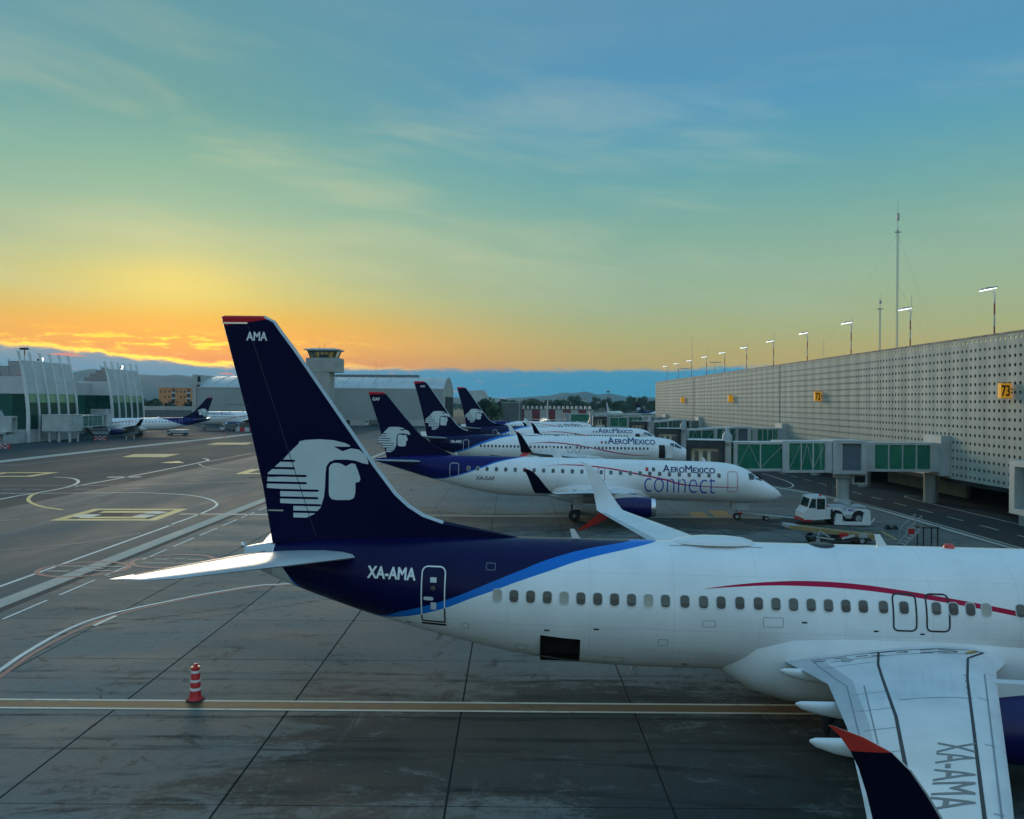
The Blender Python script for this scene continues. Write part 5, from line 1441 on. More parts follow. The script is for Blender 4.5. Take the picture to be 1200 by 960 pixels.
# ================================================================== JET BRIDGES
GZ0, GZ1 = 3.25, 6.15
def tunnel(par, base, A, B, panes, wd=2.7, z0=GZ0, z1=GZ1, brace=0, end=.9, white='bridge_white'):
    A, B = Vector((*A, 0)), Vector((*B, 0)); d = (B - A).normalized(); s = Vector((-d.y, d.x, 0)); L = (B - A).length
    pt = lambda u, v, z: tuple(A + d * u + s * v + Vector((0, 0, z)))
    def hexa(mb, u0, u1, v0, v1, za, zb_):
        b = len(mb.v)
        mb.v += [pt(u0, v0, za), pt(u1, v0, za), pt(u1, v1, za), pt(u0, v1, za), pt(u0, v0, zb_), pt(u1, v0, zb_), pt(u1, v1, zb_), pt(u0, v1, zb_)]
        for q in ((0, 3, 2, 1), (4, 5, 6, 7), (0, 1, 5, 4), (1, 2, 6, 5), (2, 3, 7, 6), (3, 0, 4, 7)): mb.face([b + i for i in q])
    h = wd / 2
    mb = MB(); hexa(mb, 0, L, -h, h, z0, z0 + .26); wbuild(mb, 'tunnel_floor', MAT[white], par, base=base)
    mb = MB(); hexa(mb, 0, L, -h, h, z1 - .22, z1); wbuild(mb, 'tunnel_roof', MAT[white], par, base=base)
    def post(u0, u1, v0, v1):
        q = MB(); hexa(q, u0, u1, v0, v1, z0 + .262, z1 - .222); wbuild(q, 'post', MAT[white], par, base=base)
    def brace_bar(p, q):
        m2 = MB(); m2.bar(p, q, .05, .05); wbuild(m2, 'brace', MAT['bridge_grey'], par, base=base)
    for v in (-h, h - .12):
        for u in (0, L - end): post(u, u + end * (1 if u == 0 else .98), v - .015, v + .135)
        for k in range(1, panes):
            u = end + (L - 2 * end) * k / panes; post(u - .06, u + .06, v, v + .12)
    if not brace:
        for k in range(panes):
            u0 = end + (L - 2 * end) * k / panes; u1 = end + (L - 2 * end) * (k + 1) / panes; um = (u0 + u1) / 2
            for p_, q_ in (((u0, z0 + .28), (um, z1 - .25)), ((um, z1 - .25), (u1, z0 + .28))):
                m2 = MB(); m2.bar(pt(p_[0], -h + .16, p_[1]), pt(q_[0], -h + .16, q_[1]), .045, .045); wbuild(m2, 'brace', MAT['dark_metal'], par, base=base)
    if brace:
        for k in range(panes):
            u0 = end + (L - 2 * end) * k / panes; u1 = end + (L - 2 * end) * (k + 1) / panes; um = (u0 + u1) / 2
            for v in (-h + .06, h - .06):
                if k % 2 == 0: brace_bar(pt(u0, v, z1 - .25), pt(u1, v, z0 + .28))
                else: brace_bar(pt(u0, v, z0 + .28), pt(um, v, z1 - .25)); brace_bar(pt(um, v, z1 - .25), pt(u1, v, z0 + .28))
    for k in range(panes):
        u0 = end + (L - 2 * end) * k / panes + .062; u1 = end + (L - 2 * end) * (k + 1) / panes - .062
        for v in (-h + .09, h - .11):
            mb = MB(); hexa(mb, u0, u1, v, v + .02, z0 + .263, z1 - .223); wbuild(mb, 'glass_pane', MAT['bridge_glass'], par, base=base)
def rotunda(par, base, x, y, w=3.4):
    mb = MB(); hw = w / 2
    mb.box(x - hw, x + hw, y - hw, y + hw, GZ1 - .1, GZ1 + .22); mb.box(x - hw, x + hw, y - hw, y + hw, GZ0 - .25, GZ0 + .1)
    for a in (-hw, hw - .55):
        for b in (-hw, hw - .55): mb.box(x + a, x + a + .55, y + b, y + b + .55, GZ0 + .1, GZ1 - .1)
    mb.box(x - hw + .56, x - hw + 1.0, y - hw + .12, y + hw - .12, GZ0 + .1, GZ1 - .1)
    wbuild(mb, 'rotunda_frame', MAT['bridge_white'], par, base=base)
    mb = MB(); mb.box(x - hw + 1.0, x + hw - .5, y - hw + .3, y + hw - .3, GZ0 + .1, GZ1 - .1); wbuild(mb, 'rotunda_panel', MAT['bridge_slate'], par, base=base)
    mb = MB(); mb.lathe([(1.0, GZ0 - .26), (.95, GZ0 - .7), (.64, GZ0 - .9), (.62, .35), (.9, .12), (.9, 0)], (x, y, 0), 'Z', 18); wbuild(mb, 'column', MAT['bridge_white'], par, 40, base)
    mb = MB(); mb.box(x + .7, x + 2.3, y - .5, y + .5, GZ0 - 1.4, GZ0 - .3); wbuild(mb, 'service_cage', MAT['bridge_white'], par, base=base)
    mb = MB(); mb.box(x + .95, x + 2.05, y - .52, y - .48, GZ0 - 1.2, GZ0 - .5); wbuild(mb, 'cage_window', MAT['black_hole'], par, base=base)
    mb = MB()
    for q in (-.9, -.6): mb.tube((x + q - .8, y - .4, GZ0 - .25), (x + q - .7, y - .4, .9), .035, .035, 5)
    wbuild(mb, 'hanging_cable', MAT['dark_metal'], par, base=base)
def cab(par, base, x, y, rot, w=4.2, dp=3.4):
    """docking head; its open mouth looks along -Y before turning by rot"""
    R = Matrix.Rotation(rot, 3, 'Z')
    def tf(mb): mb.v = [tuple(R @ Vector(v) + Vector((x, y, 0))) for v in mb.v]
    hw = w / 2
    mb = MB(); mb.box(-hw, hw, -dp / 2, dp / 2, GZ0 - .1, GZ0 + .18); mb.box(-hw, hw, -dp / 2, dp / 2, GZ1 - .05, GZ1 + .2)
    mb.box(hw - .9, hw, -dp / 2 + .5, dp / 2 - .01, GZ0 + .18, GZ1 - .05); mb.box(-hw, -hw + .2, -dp / 2 + .9, dp / 2 - .01, GZ0 + .18, GZ1 - .05)
    tf(mb); wbuild(mb, 'cab_shell', MAT['bridge_white'], par, base=base)
    mb = MB(); mb.box(-hw + .2, hw - .9, -1.62, -1.5, GZ0 + .18, GZ1 - .05); tf(mb); wbuild(mb, 'cab_inner_wall', MAT['cab_beige'], par, base=base)
    for a, b, c, e_ in ((-hw + .75, -hw + 1.15, .75, 2.0), (-hw + 1.55, -hw + 1.95, .75, 2.0), (-hw + 2.3, -hw + 3.1, .75, 2.0)):
        mb = MB(); mb.box(a, b, -1.65, -1.61, GZ0 + c, GZ0 + e_); tf(mb); wbuild(mb, 'cab_window', MAT['dark_glass'], par, base=base)
    mb = MB()
    for k in range(3):
        o = -.05 + .10 * k; u = -dp / 2 - .22 * k - .02
        mb.box(-hw + o, hw - .6 - o, u - .2, u, GZ1 - .55 - o * .3, GZ1 + .12 - o); mb.box(-hw + o, -hw + .32 + o, u - .2, u, GZ0, GZ1 - .55 - o * .3); mb.box(hw - .95 - o, hw - .6 - o, u - .2, u, GZ0, GZ1 - .55 - o * .3)
    tf(mb); wbuild(mb, 'canopy', MAT['canopy_black'], par, base=base)
    mb = MB(); mb.lathe([(.5, GZ1 + .2), (.46, GZ1 + .7), (.22, GZ1 + 1.0), (.12, GZ1 + 1.4), (.0, GZ1 + 1.5)], (hw - .4, -.3, 0), 'Z', 10); tf(mb); wbuild(mb, 'roof_finial', MAT['bridge_grey'], par, 40, base)
    mb = MB(); mb.box(-hw + .6, hw - .9, -dp / 2 + .4, dp / 2 - .3, GZ0 - .7, GZ0 - .1); mb.box(hw - .3, hw + 1.0, -.8, .8, GZ0 - .5, GZ0 - .1); tf(mb); wbuild(mb, 'cab_base', MAT['bridge_grey'], par, base=base)
def drive_leg(par, base, x, y):
    mb = MB()
    for q in (-.7, .7):
        mb.box(x - .22, x + .22, y + q - .2, y + q + .2, .9, GZ0 - .02)
    mb.box(x - .3, x + .3, y - 1.1, y + 1.1, .55, .95); wbuild(mb, 'drive_leg', MAT['bridge_grey'], par, base=base)
    for q in (-.75, .75):
        mb = MB(); mb.lathe([(.2, -.2), (.5, -.2), (.55, 0), (.5, .2), (.2, .2)], (x, y + q, .55), 'Y', 16); wbuild(mb, 'wheel', MAT['tyre_rubber'], par, 40, base)
def jet_bridge(yw, label, rx, ry, cx_, cy_, rot, panes=5):
    r = thing('jet_bridge', label, 'jet bridge', (rx, ry, 0), group='jet bridges along the perforated wall'); base = (rx, ry, 0)
    tunnel(r, base, (rx + 1.75, ry), (WX - .9, yw), 4)
    mb = MB(); mb.box(WX - .95, WX - .02, yw - 1.75, yw + 1.75, GZ0 - .35, GZ1 + .75); wbuild(mb, 'wall_collar', MAT['bridge_white'], r, base=base)
    rotunda(r, base, rx, ry)
    if cx_ is not None:
        d = Vector((cx_ - rx, cy_ - ry)); l = d.length; d.normalize()
        a = Vector((rx, ry)) + d * 1.9; b = Vector((cx_, cy_)) - d * 2.0; mid = a + (b - a) * .45
        tunnel(r, base, a, mid + d * .6, 3, 2.9, GZ0 - .12, GZ1 + .12, 1, .7)
        tunnel(r, base, mid, b, 2, 2.5, brace=1, end=.4)
        cab(r, base, cx_, cy_, rot)
        dl = mid - (mid - a) * .4
        if yw > 100: drive_leg(r, base, dl.x, dl.y)
    return r
jet_bridge(81.8, 'jet bridge with beige docking cab behind the nose of the connect airliner', 33.8, 81.8, 19.9, 80.6, -.3)
jet_bridge(129, 'jet bridge slanting to the airliner whose front door stands open', 36.0, 128, 23.4, 117.2, -.35)
jet_bridge(186, 'jet bridge third along the wall from the right, with a squat dark cab mouth', 38.0, 184, 26.6, 164, -.4)
jet_bridge(226, 'jet bridge fourth along the wall, a jumble of green glass far off', 38.5, 226, 24.5, 222, 0)
jet_bridge(50.2, 'jet bridge cut off by the right edge of the picture', 33.9, 50.2, 27.9, 33.6, -.2)
def mini_bridge(x0, x1, y, label):
    r = thing('jet_bridge', label, 'jet bridge', (x1, y, 0), group='jet bridges along the perforated wall'); base = (x1, y, 0)
    tunnel(r, base, (x0, y), (x1, y), 4, 2.7, brace=1)
    mb = MB(); mb.box(x0 - 1.5, x0, y - 1.7, y + 1.7, GZ0, GZ1 + .3); mb.lathe([(.5, 0), (.5, GZ0 - .01)], (x0 + 3, y, 0), 'Z', 10, True); mb.lathe([(.5, 0), (.5, GZ0 - .01)], (x1 - 2, y, 0), 'Z', 10, True); wbuild(mb, 'cab_shell', MAT['bridge_grey'], r, base=base)
mini_bridge(27, 52, 262, 'low green-glassed walkway just beyond the far end of the perforated wall')
mini_bridge(20, 46, 285, 'farther green-glassed walkway, its pale posts showing behind the row of airliners')
mini_bridge(31, 58, 305, 'farthest green-glassed walkway under the small navy-tailed airliner')

# ================================================================== GLASS PIER ON THE LEFT
def lean(z):          # the curved apron side leans back towards its top
    return -2.6 * max(0.0, (z - 5.0) / 16.0) ** 1.6
def pier_block(y0, n_rib, pitch, xf, depth, label, end_glass, steps, low_white):
    r = thing('pier_building', label, 'terminal pier', (xf, y0, 0), group='glass and rib blocks of the left pier')
    top = 18.9
    for k in range(n_rib):
        y = k * pitch; mb = MB(); rings = []
        for q in range(13):
            z = 21.0 * q / 12; x = lean(z) + .02
            wd = .22; dp = .75 - .3 * q / 12
            rings.append([(x + .32, y - wd, z), (x + .32, y + wd, z), (x + .32 - dp, y + wd, z), (x + .32 - dp, y - wd, z)])
        mb.loft(rings); mb.build('rib', MAT['rib_white'], r, 30)
    rows = [(3.0, 6.2, 'pier_glass'), (6.25, 9.1, 'pier_glass'), (9.15, 11.15, 'pier_glass_sky'), (11.2, 13.8, 'cladding_grey'), (13.84, 16.4, 'cladding_grey'), (16.44, top, 'cladding_grey')]
    for k in range(n_rib - 1):
        for za, zb_, mt in rows:
            mb = MB(); a, b = k * pitch + .225, (k + 1) * pitch - .225
            m2 = (za + zb_) / 2; th = .12
            rings = [[(lean(z), a, z), (lean(z), b, z), (lean(z) - th, b, z), (lean(z) - th, a, z)] for z in (za, m2, zb_)]
            mb.loft(rings); mb.build('glass_pane' if 'glass' in mt else 'cladding_panel', MAT[mt], r)
    mb = MB(); mb.box(-.15, 0.02, .225, (n_rib - 1) * pitch - .225, 0, 2.95); mb.build('base_wall', MAT['bridge_white'], r)
    # end wall that faces the camera
    zg = end_glass
    mb = MB(); mb.box(-depth, -.25, -.15, 0, 0, zg - .05)
    mb.build('end_base_wall', MAT['bridge_white'], r)
    nw = max(2, int(depth / 3.2))
    for k in range(nw):
        a, b = -depth + (depth - .3) * k / nw + .05, -depth + (depth - .3) * (k + 1) / nw - .05
        for za, zb_ in ((zg, (zg + 11.15) / 2 - .04), ((zg + 11.15) / 2, 11.15)):
            mb = MB(); mb.box(a, b, -.12, 0, za, zb_); mb.build('glass_pane', MAT['pier_glass'], r)
    mb = MB(); mb.prism([(-depth, -.16, 11.2), (-.75, -.16, 11.2), (-1.35, -.16, 15.2), (-depth, -.16, 15.2)], (0, .16, 0)); mb.build('end_cladding', MAT['cladding_grey'], r)
    for i, (a, b, z) in enumerate(steps):
        mb = MB(); mb.prism([(a, -.1, 15.25), (b, -.1, 15.25), (b + lean(z) * .0, -.1, z), (a, -.1, z)], (0, .1, 0)); mb.build('stepped_screen', MAT['screen_glass'], r)
        mb = MB(); mb.bar((a, 0, 15.3), (a - .3, 0, z + .5), .16, .2); mb.bar((a, -.05, z), (b, -.05, z), .1, .14); mb.build('screen_post', MAT['bridge_white'], r)
    mb = MB(); mb.box(-depth, -3.0, .0, (n_rib - 1) * pitch, 15.0, 15.3); mb.box(-depth, -depth + .2, 0, (n_rib - 1) * pitch, 0, 15); mb.box(-depth, -.4, (n_rib - 1) * pitch - .01, (n_rib - 1) * pitch + .15, 0, 15); mb.build('roof', MAT['cladding_grey'], r)
    return r
pier_block(184, 6, 4.1, -110.9, 26, 'nearer ribbed pier block at the left edge with dark green glass', 3.0, [(-4.4, -1.5, 18.6), (-6.4, -4.45, 17.5), (-8.4, -6.45, 16.4)], 0)
pier_block(231, 6, 3.85, -115.0, 12.5, 'farther ribbed pier block next to the orange apartments', 7.3, [(-3.2, -1.5, 19.2), (-4.9, -3.25, 18.4), (-6.6, -4.95, 17.4), (-8.4, -6.65, 16.4)], 0)
r = thing('link_building', 'low grey link between the two ribbed pier blocks', 'terminal pier', (-121, 206, 0))
mb = MB(); mb.box(-8, 0, -1.2, 24.8, 11.2, 14.6); mb.build('upper_wall', MAT['cladding_grey'], r)
for k in range(8):
    mb = MB(); mb.box(-.2, 0, -1.1 + k * 3.2, 1.9 + k * 3.2, 0, 11.15); mb.build('glass_pane', MAT['pier_glass'], r)
for k in range(3):
    mb = MB(); mb.box(-7.5 + k * 2.6, -5.0 + k * 2.6, -1.3, -1.1, 0, 11.15); mb.build('glass_pane', MAT['pier_glass'], r)
for k in range(4):
    mb = MB(); mb.bar((.15, k * 6 - .8, 0), (-.2, k * 6 - .8, 17.2 - k * .2), .3, .35, (1, 0, 0)); mb.build('rib', MAT['bridge_white'], r)
for x, y, z, lb in ((-115.2, 196, 18.8, 'bright spotlight on the roof of the nearer pier block'), (-117, 240, 18.9, 'bright spotlight on the roof of the farther pier block')):
    o = thing('spotlight', lb, 'spotlight', (x, y, z), group='spotlights on the pier roofs')
    mb = MB(); mb.tube((0, 0, -3.5), (0, 0, .6), .06, .05, 6); mb.box(-.7, .1, -.35, .35, .5, 1.0); mb.build('housing', MAT['dark_metal'], o)
    mb = MB(); mb.prism([(.12, -.5, .2), (.12, .5, .2), (.42, .4, 1.25), (.42, -.4, 1.25)], (.06, 0, .0)); mb.build('lamp', MAT['lamp_glow'], o)
o = thing('light_mast', 'red and white light mast rising behind the nearer pier block', 'mast', (-135, 222, 0))
mb = MB()
for k in range(13): mb.mat(k % 2).tube((0, 0, k * 1.85), (0, 0, k * 1.85 + 1.85), .26 - k * .008, .252 - k * .008, 8)
mb.build('pole', [MAT['mast_red'], MAT['mast_white']], o, 40)
mb = MB(); mb.box(-1.2, 1.2, -.2, .2, 23.6, 23.8)
for k in range(5): mb.box(-1.2 + k * .5, -.9 + k * .5, -.4, .1, 23.8, 24.15)
mb.build('lamp_bar', MAT['dark_metal'], o)
# white bridge box on posts, tunnel and docking cab in front of the pier
r = thing('jet_bridge', 'white box on posts with a short green tunnel before the ribbed pier', 'jet bridge', (-107, 188, 0), group='jet bridges of the left pier'); base = (-107, 188, 0)
mb = MB(); mb.box(-109, -102.2, 186, 191, 2.5, 6.2); mb.box(-109.1, -102.1, 185.9, 191.1, 6.2, 6.4); wbuild(mb, 'bridge_room', MAT['bridge_white'], r, base=base)
for x, y in ((-107.5, 186.6), (-105.3, 186.6), (-102.8, 186.6), (-102.8, 190), (-107.5, 190)):
    mb = MB(); mb.tube((x, y, 0), (x, y, 2.5), .28, .28, 8); wbuild(mb, 'post', MAT['bridge_white'], r, 40, base)
tunnel(r, base, (-104.0, 191.2), (-105, 203.5), 4, 2.8)
cab(r, base, -105.2, 205.4, 0, 4.0, 3.2)
mb = MB()
for a in range(7): mb.bar((-104.6 + a * .42, 196.5, 3.2 - a * .45), (-104.6 + a * .42, 198, 3.2 - a * .45), .5, .08)
mb.bar((-105, 196.5, 3.6), (-101.6, 196.5, .2), .1, .5); wbuild(mb, 'stair', MAT['dark_metal'], r, base=base)
r = thing('jet_bridge', 'grey docking cab at the very left edge before the pier glass', 'jet bridge', (-107.5, 166, 0), group='jet bridges of the left pier'); base = (-107.5, 166, 0)
cab(r, base, -104.8, 166, -1.3, 4.0, 3.2); tunnel(r, base, (-113, 168), (-107, 166.6), 3, 2.7)
mb = MB(); mb.tube((-106, 166.4, 0), (-106, 166.4, GZ0 - .7), .4, .4, 10); wbuild(mb, 'column', MAT['bridge_grey'], r, 40, base)
mb = MB(); mb.box(-116, -111.05, 170, 183, 0, 2.9); tag_ = wbuild(mb, 'boundary_wall', MAT['bridge_white'], None, None); tag_['label'] = 'low white wall at the foot of the nearer pier glass'; tag_['category'] = 'wall'

# barriers, carts and crates on the left apron
def barrier(n, seg, cols, label, x, y, rz=0, h=.9):
    r = thing('barrier', label, 'barrier', (x, y, 0), rz, 'red and white barriers on the apron')
    for k in range(n):
        mb = MB(); a = k * seg
        mb.prism([(a, -.28, 0), (a, .28, 0), (a, .22, h * .35), (a, .1, h), (a, -.1, h), (a, -.22, h * .35)], (seg - .04, 0, 0))
        mb.build('barrier_block', MAT[cols[k % len(cols)]], r)
barrier(12, 1.6, ('barrier_red', 'mast_white'), 'long row of red and white blocks below the hangar, beside the navy fin', *G(258, 505.5), h=1.3)
def fence_rail(x, y, label, n=4):
    r = thing('barrier', label, 'barrier', (x, y, 0), 0, 'red and white barriers on the apron')
    for z in (.25, .6, .95):
        mb = MB()
        for k in range(n): mb.mat(0 if (k + int(z * 3)) % 2 else 1).box(k * .55, k * .55 + .55, -.05, .05, z, z + .2)
        mb.build('rail', [MAT['barrier_red'], MAT['mast_white']], r)
    mb = MB()
    for k in (0, n): mb.box(k * .55 - .05, k * .55 + .05, -.2, .2, 0, 1.2)
    mb.build('post', MAT['barrier_red'], r)
fence_rail(*G(-2, 527), 'red railing barrier at the left edge of the apron')
fence_rail(*G(111, 517), 'red railing barrier beside the stair of the white box bridge', 5)
def cone(x, y, h, label):
    r = thing('traffic_cone', label, 'traffic cone', (x, y, 0), 0, 'traffic cones on the apron')
    k = h / 1.22
    mb = MB(); mb.lathe([(.26 * k, .035 * k), (.245 * k, .06 * k), (.20 * k, .12 * k), (.185 * k, .16 * k), (.13 * k, 1.07 * k), (.12 * k, 1.09 * k), (0, 1.09 * k)], n=24); mb.build('body', MAT['cone_red'], r, 40)
    mb = MB(); mb.lathe([(0, 0), (.30 * k, 0), (.305 * k, .03 * k), (.26 * k, .05 * k)], n=24); mb.build('base', MAT['tyre_rubber'], r, 40)
    for z0_, z1_ in ((.35, .44), (.63, .71), (.93, 1.01)):
        R = lambda z: (.185 - (.185 - .13) * (z - .16) / .91 + .006)
        mb = MB(); mb.lathe([(R(z0_) * k - .01, z0_ * k), (R(z0_) * k, z0_ * k), (R(z1_) * k, z1_ * k), (R(z1_) * k - .01, z1_ * k)], n=24); mb.build('reflective_band', MAT['letter_white'], r, 40)
    mb = MB(); mb.lathe([(.15 * k, 1.07 * k), (.16 * k, 1.10 * k), (.15 * k, 1.12 * k), (.07 * k, 1.14 * k), (.05 * k, 1.22 * k), (0, 1.23 * k)], n=16); mb.bar((-.06, 0, 1.17 * k), (.06, 0, 1.17 * k), .03, .09); mb.build('handle', MAT['cone_red'], r, 40)
    return r
cone(*G(229, 820.5), 1.2, 'tall red cone with white bands by the brown stand line')
cone(*G(263, 512), 1.0, 'tiny dark red cone far out below the red and white blocks')
for px, py, lb in ((157, 514.5, 'slim pale bollard nearest the pier airliner wing'), (148, 515, 'slim pale bollard under the pier airliner wing'), (187, 513, 'slim pale bollard under the pier airliner tail')):
    x, y = G(px, py); o = thing('bollard', lb, 'bollard', (x, y, 0), 0, 'bollards under the pier airliner')
    mb = MB(); mb.lathe([(.16, 0), (.14, .08), (.09, .1), (.09, .75), (.0, .8)], n=10); mb.build('post', MAT['cab_beige'], o, 40)

def wheel_mb(mb, x, y, r, wd=.24, mats=(0, 1)):
    mb.mat(mats[0]).lathe([(r * .5, -wd / 2), (r * .9, -wd / 2), (r, -wd * .25), (r, wd * .25), (r * .9, wd / 2), (r * .5, wd / 2)], (x, y, r), 'Y', 16)
    mb.mat(mats[1]).lathe([(.01, -wd * .45), (r * .5, -wd * .42), (r * .5, wd * .42), (.01, wd * .45)], (x, y, r), 'Y', 12)
def service_truck(px, py, label, L=5.2, h=2.3, box='mast_white', rz=0):
    x, y = G(px, py); o = thing('service_truck', label, 'truck', (x, y, 0), rz, 'service vehicles on the apron')
    mb = MB(); mb.prism([(0, -1, .5), (1.5, -1, .5), (1.5, -1, h * .95), (.6, -1, h * .95), (.1, -1, h * .6)], (0, 2, 0)); mb.build('cab', MAT['mast_white'], o)
    mb = MB(); mb.prism([(.22, -1.02, h * .62), (1.2, -1.02, h * .62), (1.2, -1.02, h * .88), (.62, -1.02, h * .88)], (0, 2.04, 0)); mb.build('window', MAT['dark_glass'], o)
    mb = MB(); mb.box(1.6, L, -1.05, 1.05, .65, h); mb.build('cargo_box', MAT[box], o)
    mb = MB(); mb.box(.2, L, -.8, .8, .4, .64); mb.build('chassis', MAT['dark_metal'], o)
    for a in (.9, L - 1.0):
        for b in (-.85, .85):
            mb = MB(); wheel_mb(mb, a, b, .42); mb.build('wheel', [MAT['tyre_rubber'], MAT['grey_paint']], o, 40)
service_truck(34, 516.5, 'small white truck parked against the foot of the pier ribs', 4.4, 1.5)
service_truck(196, 510, 'white low truck under the tail of the pier airliner', 6.0, 1.6)
service_truck(276, 505, 'dark-bodied service truck beside the row of red and white blocks', 6.0, 2.6, 'dark_grey_wall')
service_truck(259, 505.5, 'dark service truck left of the other, below the white airliner engine', 4.8, 2.4, 'dark_grey_wall')
service_truck(428, 499.5, 'dark truck parked at the hangar wall, left one of the pair', 6.5, 2.6, 'dark_grey_wall')
service_truck(481, 499, 'dark truck parked at the hangar wall, right one of the pair', 6.5, 2.6, 'dark_grey_wall')

# ================================================================== TUG, TOW BAR, LOADER, STEPS
tx, ty = G(975, 613.5)
worn('belt_frame', (.34, .24, .09), .6, .2, 2)
tug = thing('pushback_tug', 'white pushback tug with lit headlamps below the jet bridge', 'tug', (tx, ty, 0), radians(-2))
tug.scale = (.92, .95, .97)
TWt = MAT['white_paint']
mb = MB()
prof = [(-2.95, .55), (-2.9, 1.0), (-2.55, 1.42), (-2.25, 2.35), (-.95, 2.42), (-.9, .75), (-.55, .75), (-.5, .55), (-2.0, .42), (-2.8, .42)]
mb.prism([(a, -1.1, z) for a, z in prof], (0, 2.2, 0)); mb.build('cab', TWt, tug)
mb = MB(); mb.prism([(-2.48, -1.125, 1.45), (-1.85, -1.125, 1.45), (-1.85, -1.125, 2.22), (-2.2, -1.125, 2.22)], (0, .03, 0)); mb.prism([(-1.75, -1.125, 1.35), (-1.05, -1.125, 1.35), (-1.05, -1.125, 2.25), (-1.75, -1.125, 2.25)], (0, .03, 0))
mb.prism([(-2.53, -.95, 1.5), (-2.53, .95, 1.5), (-2.29, .9, 2.22), (-2.29, -.9, 2.22)], (-.03, 0, 0)); mb.build('cab_window', MAT['dark_glass'], tug)
mb = MB(); body = [(-.9, .75), (-.9, 1.5), (.2, 1.52), (2.6, 1.42), (2.95, 1.25), (2.95, .6), (2.7, .6)]
arch = lambda cx_, r: [(cx_ + r * cos(radians(a)), .62 + r * sin(radians(a))) for a in range(0, 181, 20)]
body = [(-.9, .75), (-.9, 1.5), (.2, 1.52), (2.6, 1.42), (2.95, 1.25), (2.95, .62), (2.62, .62)] + arch(1.95, .66)[1:] + [(1.2, .62), (.8, .62)] + arch(.02, .66) [1:] + [(-.72, .7)]
mb.prism([(a, -1.12, z) for a, z in body], (0, 2.24, 0)); mb.build('body', TWt, tug)
mb = MB(); mb.box(-.8, 2.8, -.9, .9, .45, 1.35); mb.build('chassis', MAT['dark_metal'], tug)
mb = MB(); mb.box(-.6, 2.7, -.95, .95, 1.5, 1.58); mb.box(1.0, 1.6, -.5, .5, 1.5, 1.75); mb.build('deck', MAT['grey_paint'], tug)
for cx_ in (.02, 1.95):
    for b in (-.95, .95):
        mb = MB(); wheel_mb(mb, 0, 0, .58, .36); link('wheel', mb.mesh('wheel', [MAT['tyre_rubber'], MAT['grey_paint']], 40), tug, (cx_, b, .0))
mb = MB()
for a, b in ((-.35, .35), (2.05, 2.8)): mb.prism([(a, -1.55, .12), (b, -1.55, .12), (b, -1.55, 1.0), (a + .15, -1.55, 1.05)], (0, .12, 0))
mb.box(-.35, 2.8, -1.6, -1.38, .1, .38); mb.bar((2.8, -1.5, .25), (3.2, -1.5, .7), .08, .08); mb.build('side_guard', TWt, tug)
mb = MB(); mb.box(.75, 1.35, -1.15, -1.10, .68, .92); mb.build('battery_hatch', MAT['grey_paint'], tug)
mb = MB(); mb.lathe([(.11, 0), (.1, .12), (.05, .17), (0, .18)], (-1.3, -.6, 2.42), n=10); mb.lathe([(.11, 0), (.1, .12), (.05, .17), (0, .18)], (-.6, -.4, 1.5), n=10); mb.build('beacon', MAT['cone_red'], tug, 40)
for b in (-.75, .75):
    mb = MB(); mb.lathe([(0, -.03), (.13, -.02), (.14, .03)], (-2.8, b, .95), 'X', 12); mb.build('headlamp', MAT['headlamp'], tug)
mb = MB(); mb.box(-2.97, -2.2, -1.13, 1.13, .3, .45); mb.build('bumper', MAT['barrier_red'], tug)
bm = fit_text([('TT 4401', 1, .01)], 1.15, .27)
for v in bm.verts: v.co = (.45 + v.co.x, -1.127, 1.17 + v.co.y)
link('fleet_number', bm_mesh(bm, 'fleet_number', MAT['letter_blue']), tug)
mb = MB(); mb.box(-.55, -.35, -1.13, -1.12, 1.0, 1.35); mb.box(-.25, -.02, -1.13, -1.12, 1.2, 1.3); mb.build('vent', MAT['dark_metal'], tug)
# driver
def skin_person(name, label, V, E, Rr, mats, loc, cat='person'):
    me = bpy.data.meshes.new(name); me.from_pydata(V, E, [])
    o = bpy.data.objects.new(name, me); COL.objects.link(o)
    sk = o.modifiers.new('s', 'SKIN')
    for i, r_ in enumerate(Rr): me.skin_vertices[0].data[i].radius = (r_, r_)
    me.skin_vertices[0].data[0].use_root = True
    sb = o.modifiers.new('d', 'SUBSURF'); sb.levels = 1
    dg = bpy.context.evaluated_depsgraph_get(); dg.update()
    m2 = bpy.data.meshes.new_from_object(o.evaluated_get(dg)); bpy.data.objects.remove(o)
    for m_ in mats: m2.materials.append(m_)
    m2.polygons.foreach_set('use_smooth', [True] * len(m2.polygons))
    for p in m2.polygons:
        z = p.center.z
        p.material_index = 0 if z > .66 else (1 if z > .05 else 2)
    return link(name, m2, None, loc, label=label, category=cat)
V = [(0, 0, 0), (0, 0, .25), (0, 0, .5), (-.01, 0, .62), (-.03, 0, .78), (-.04, 0, .9), (-.02, -.22, .5), (-.14, -.27, .25), (-.38, -.2, .2), (-.02, .22, .5), (-.14, .27, .25), (-.38, .2, .2), (-.42, -.1, .02), (-.45, -.1, -.4), (-.42, .1, .02), (-.45, .1, -.4)]
E_ = [(0, 1), (1, 2), (2, 3), (3, 4), (4, 5), (2, 6), (6, 7), (7, 8), (2, 9), (9, 10), (10, 11), (0, 12), (12, 13), (0, 14), (14, 15)]
Rr = [.15, .15, .14, .06, .105, .09, .075, .055, .045, .075, .055, .045, .08, .06, .08, .06]
skin_person('person', 'driver in a yellow-green vest seated in the tug cab', V, E_, Rr, [MAT['skin'], MAT['hi_vis'], MAT['navy_paint']], (tx - 1.35, ty - .55, 1.1))
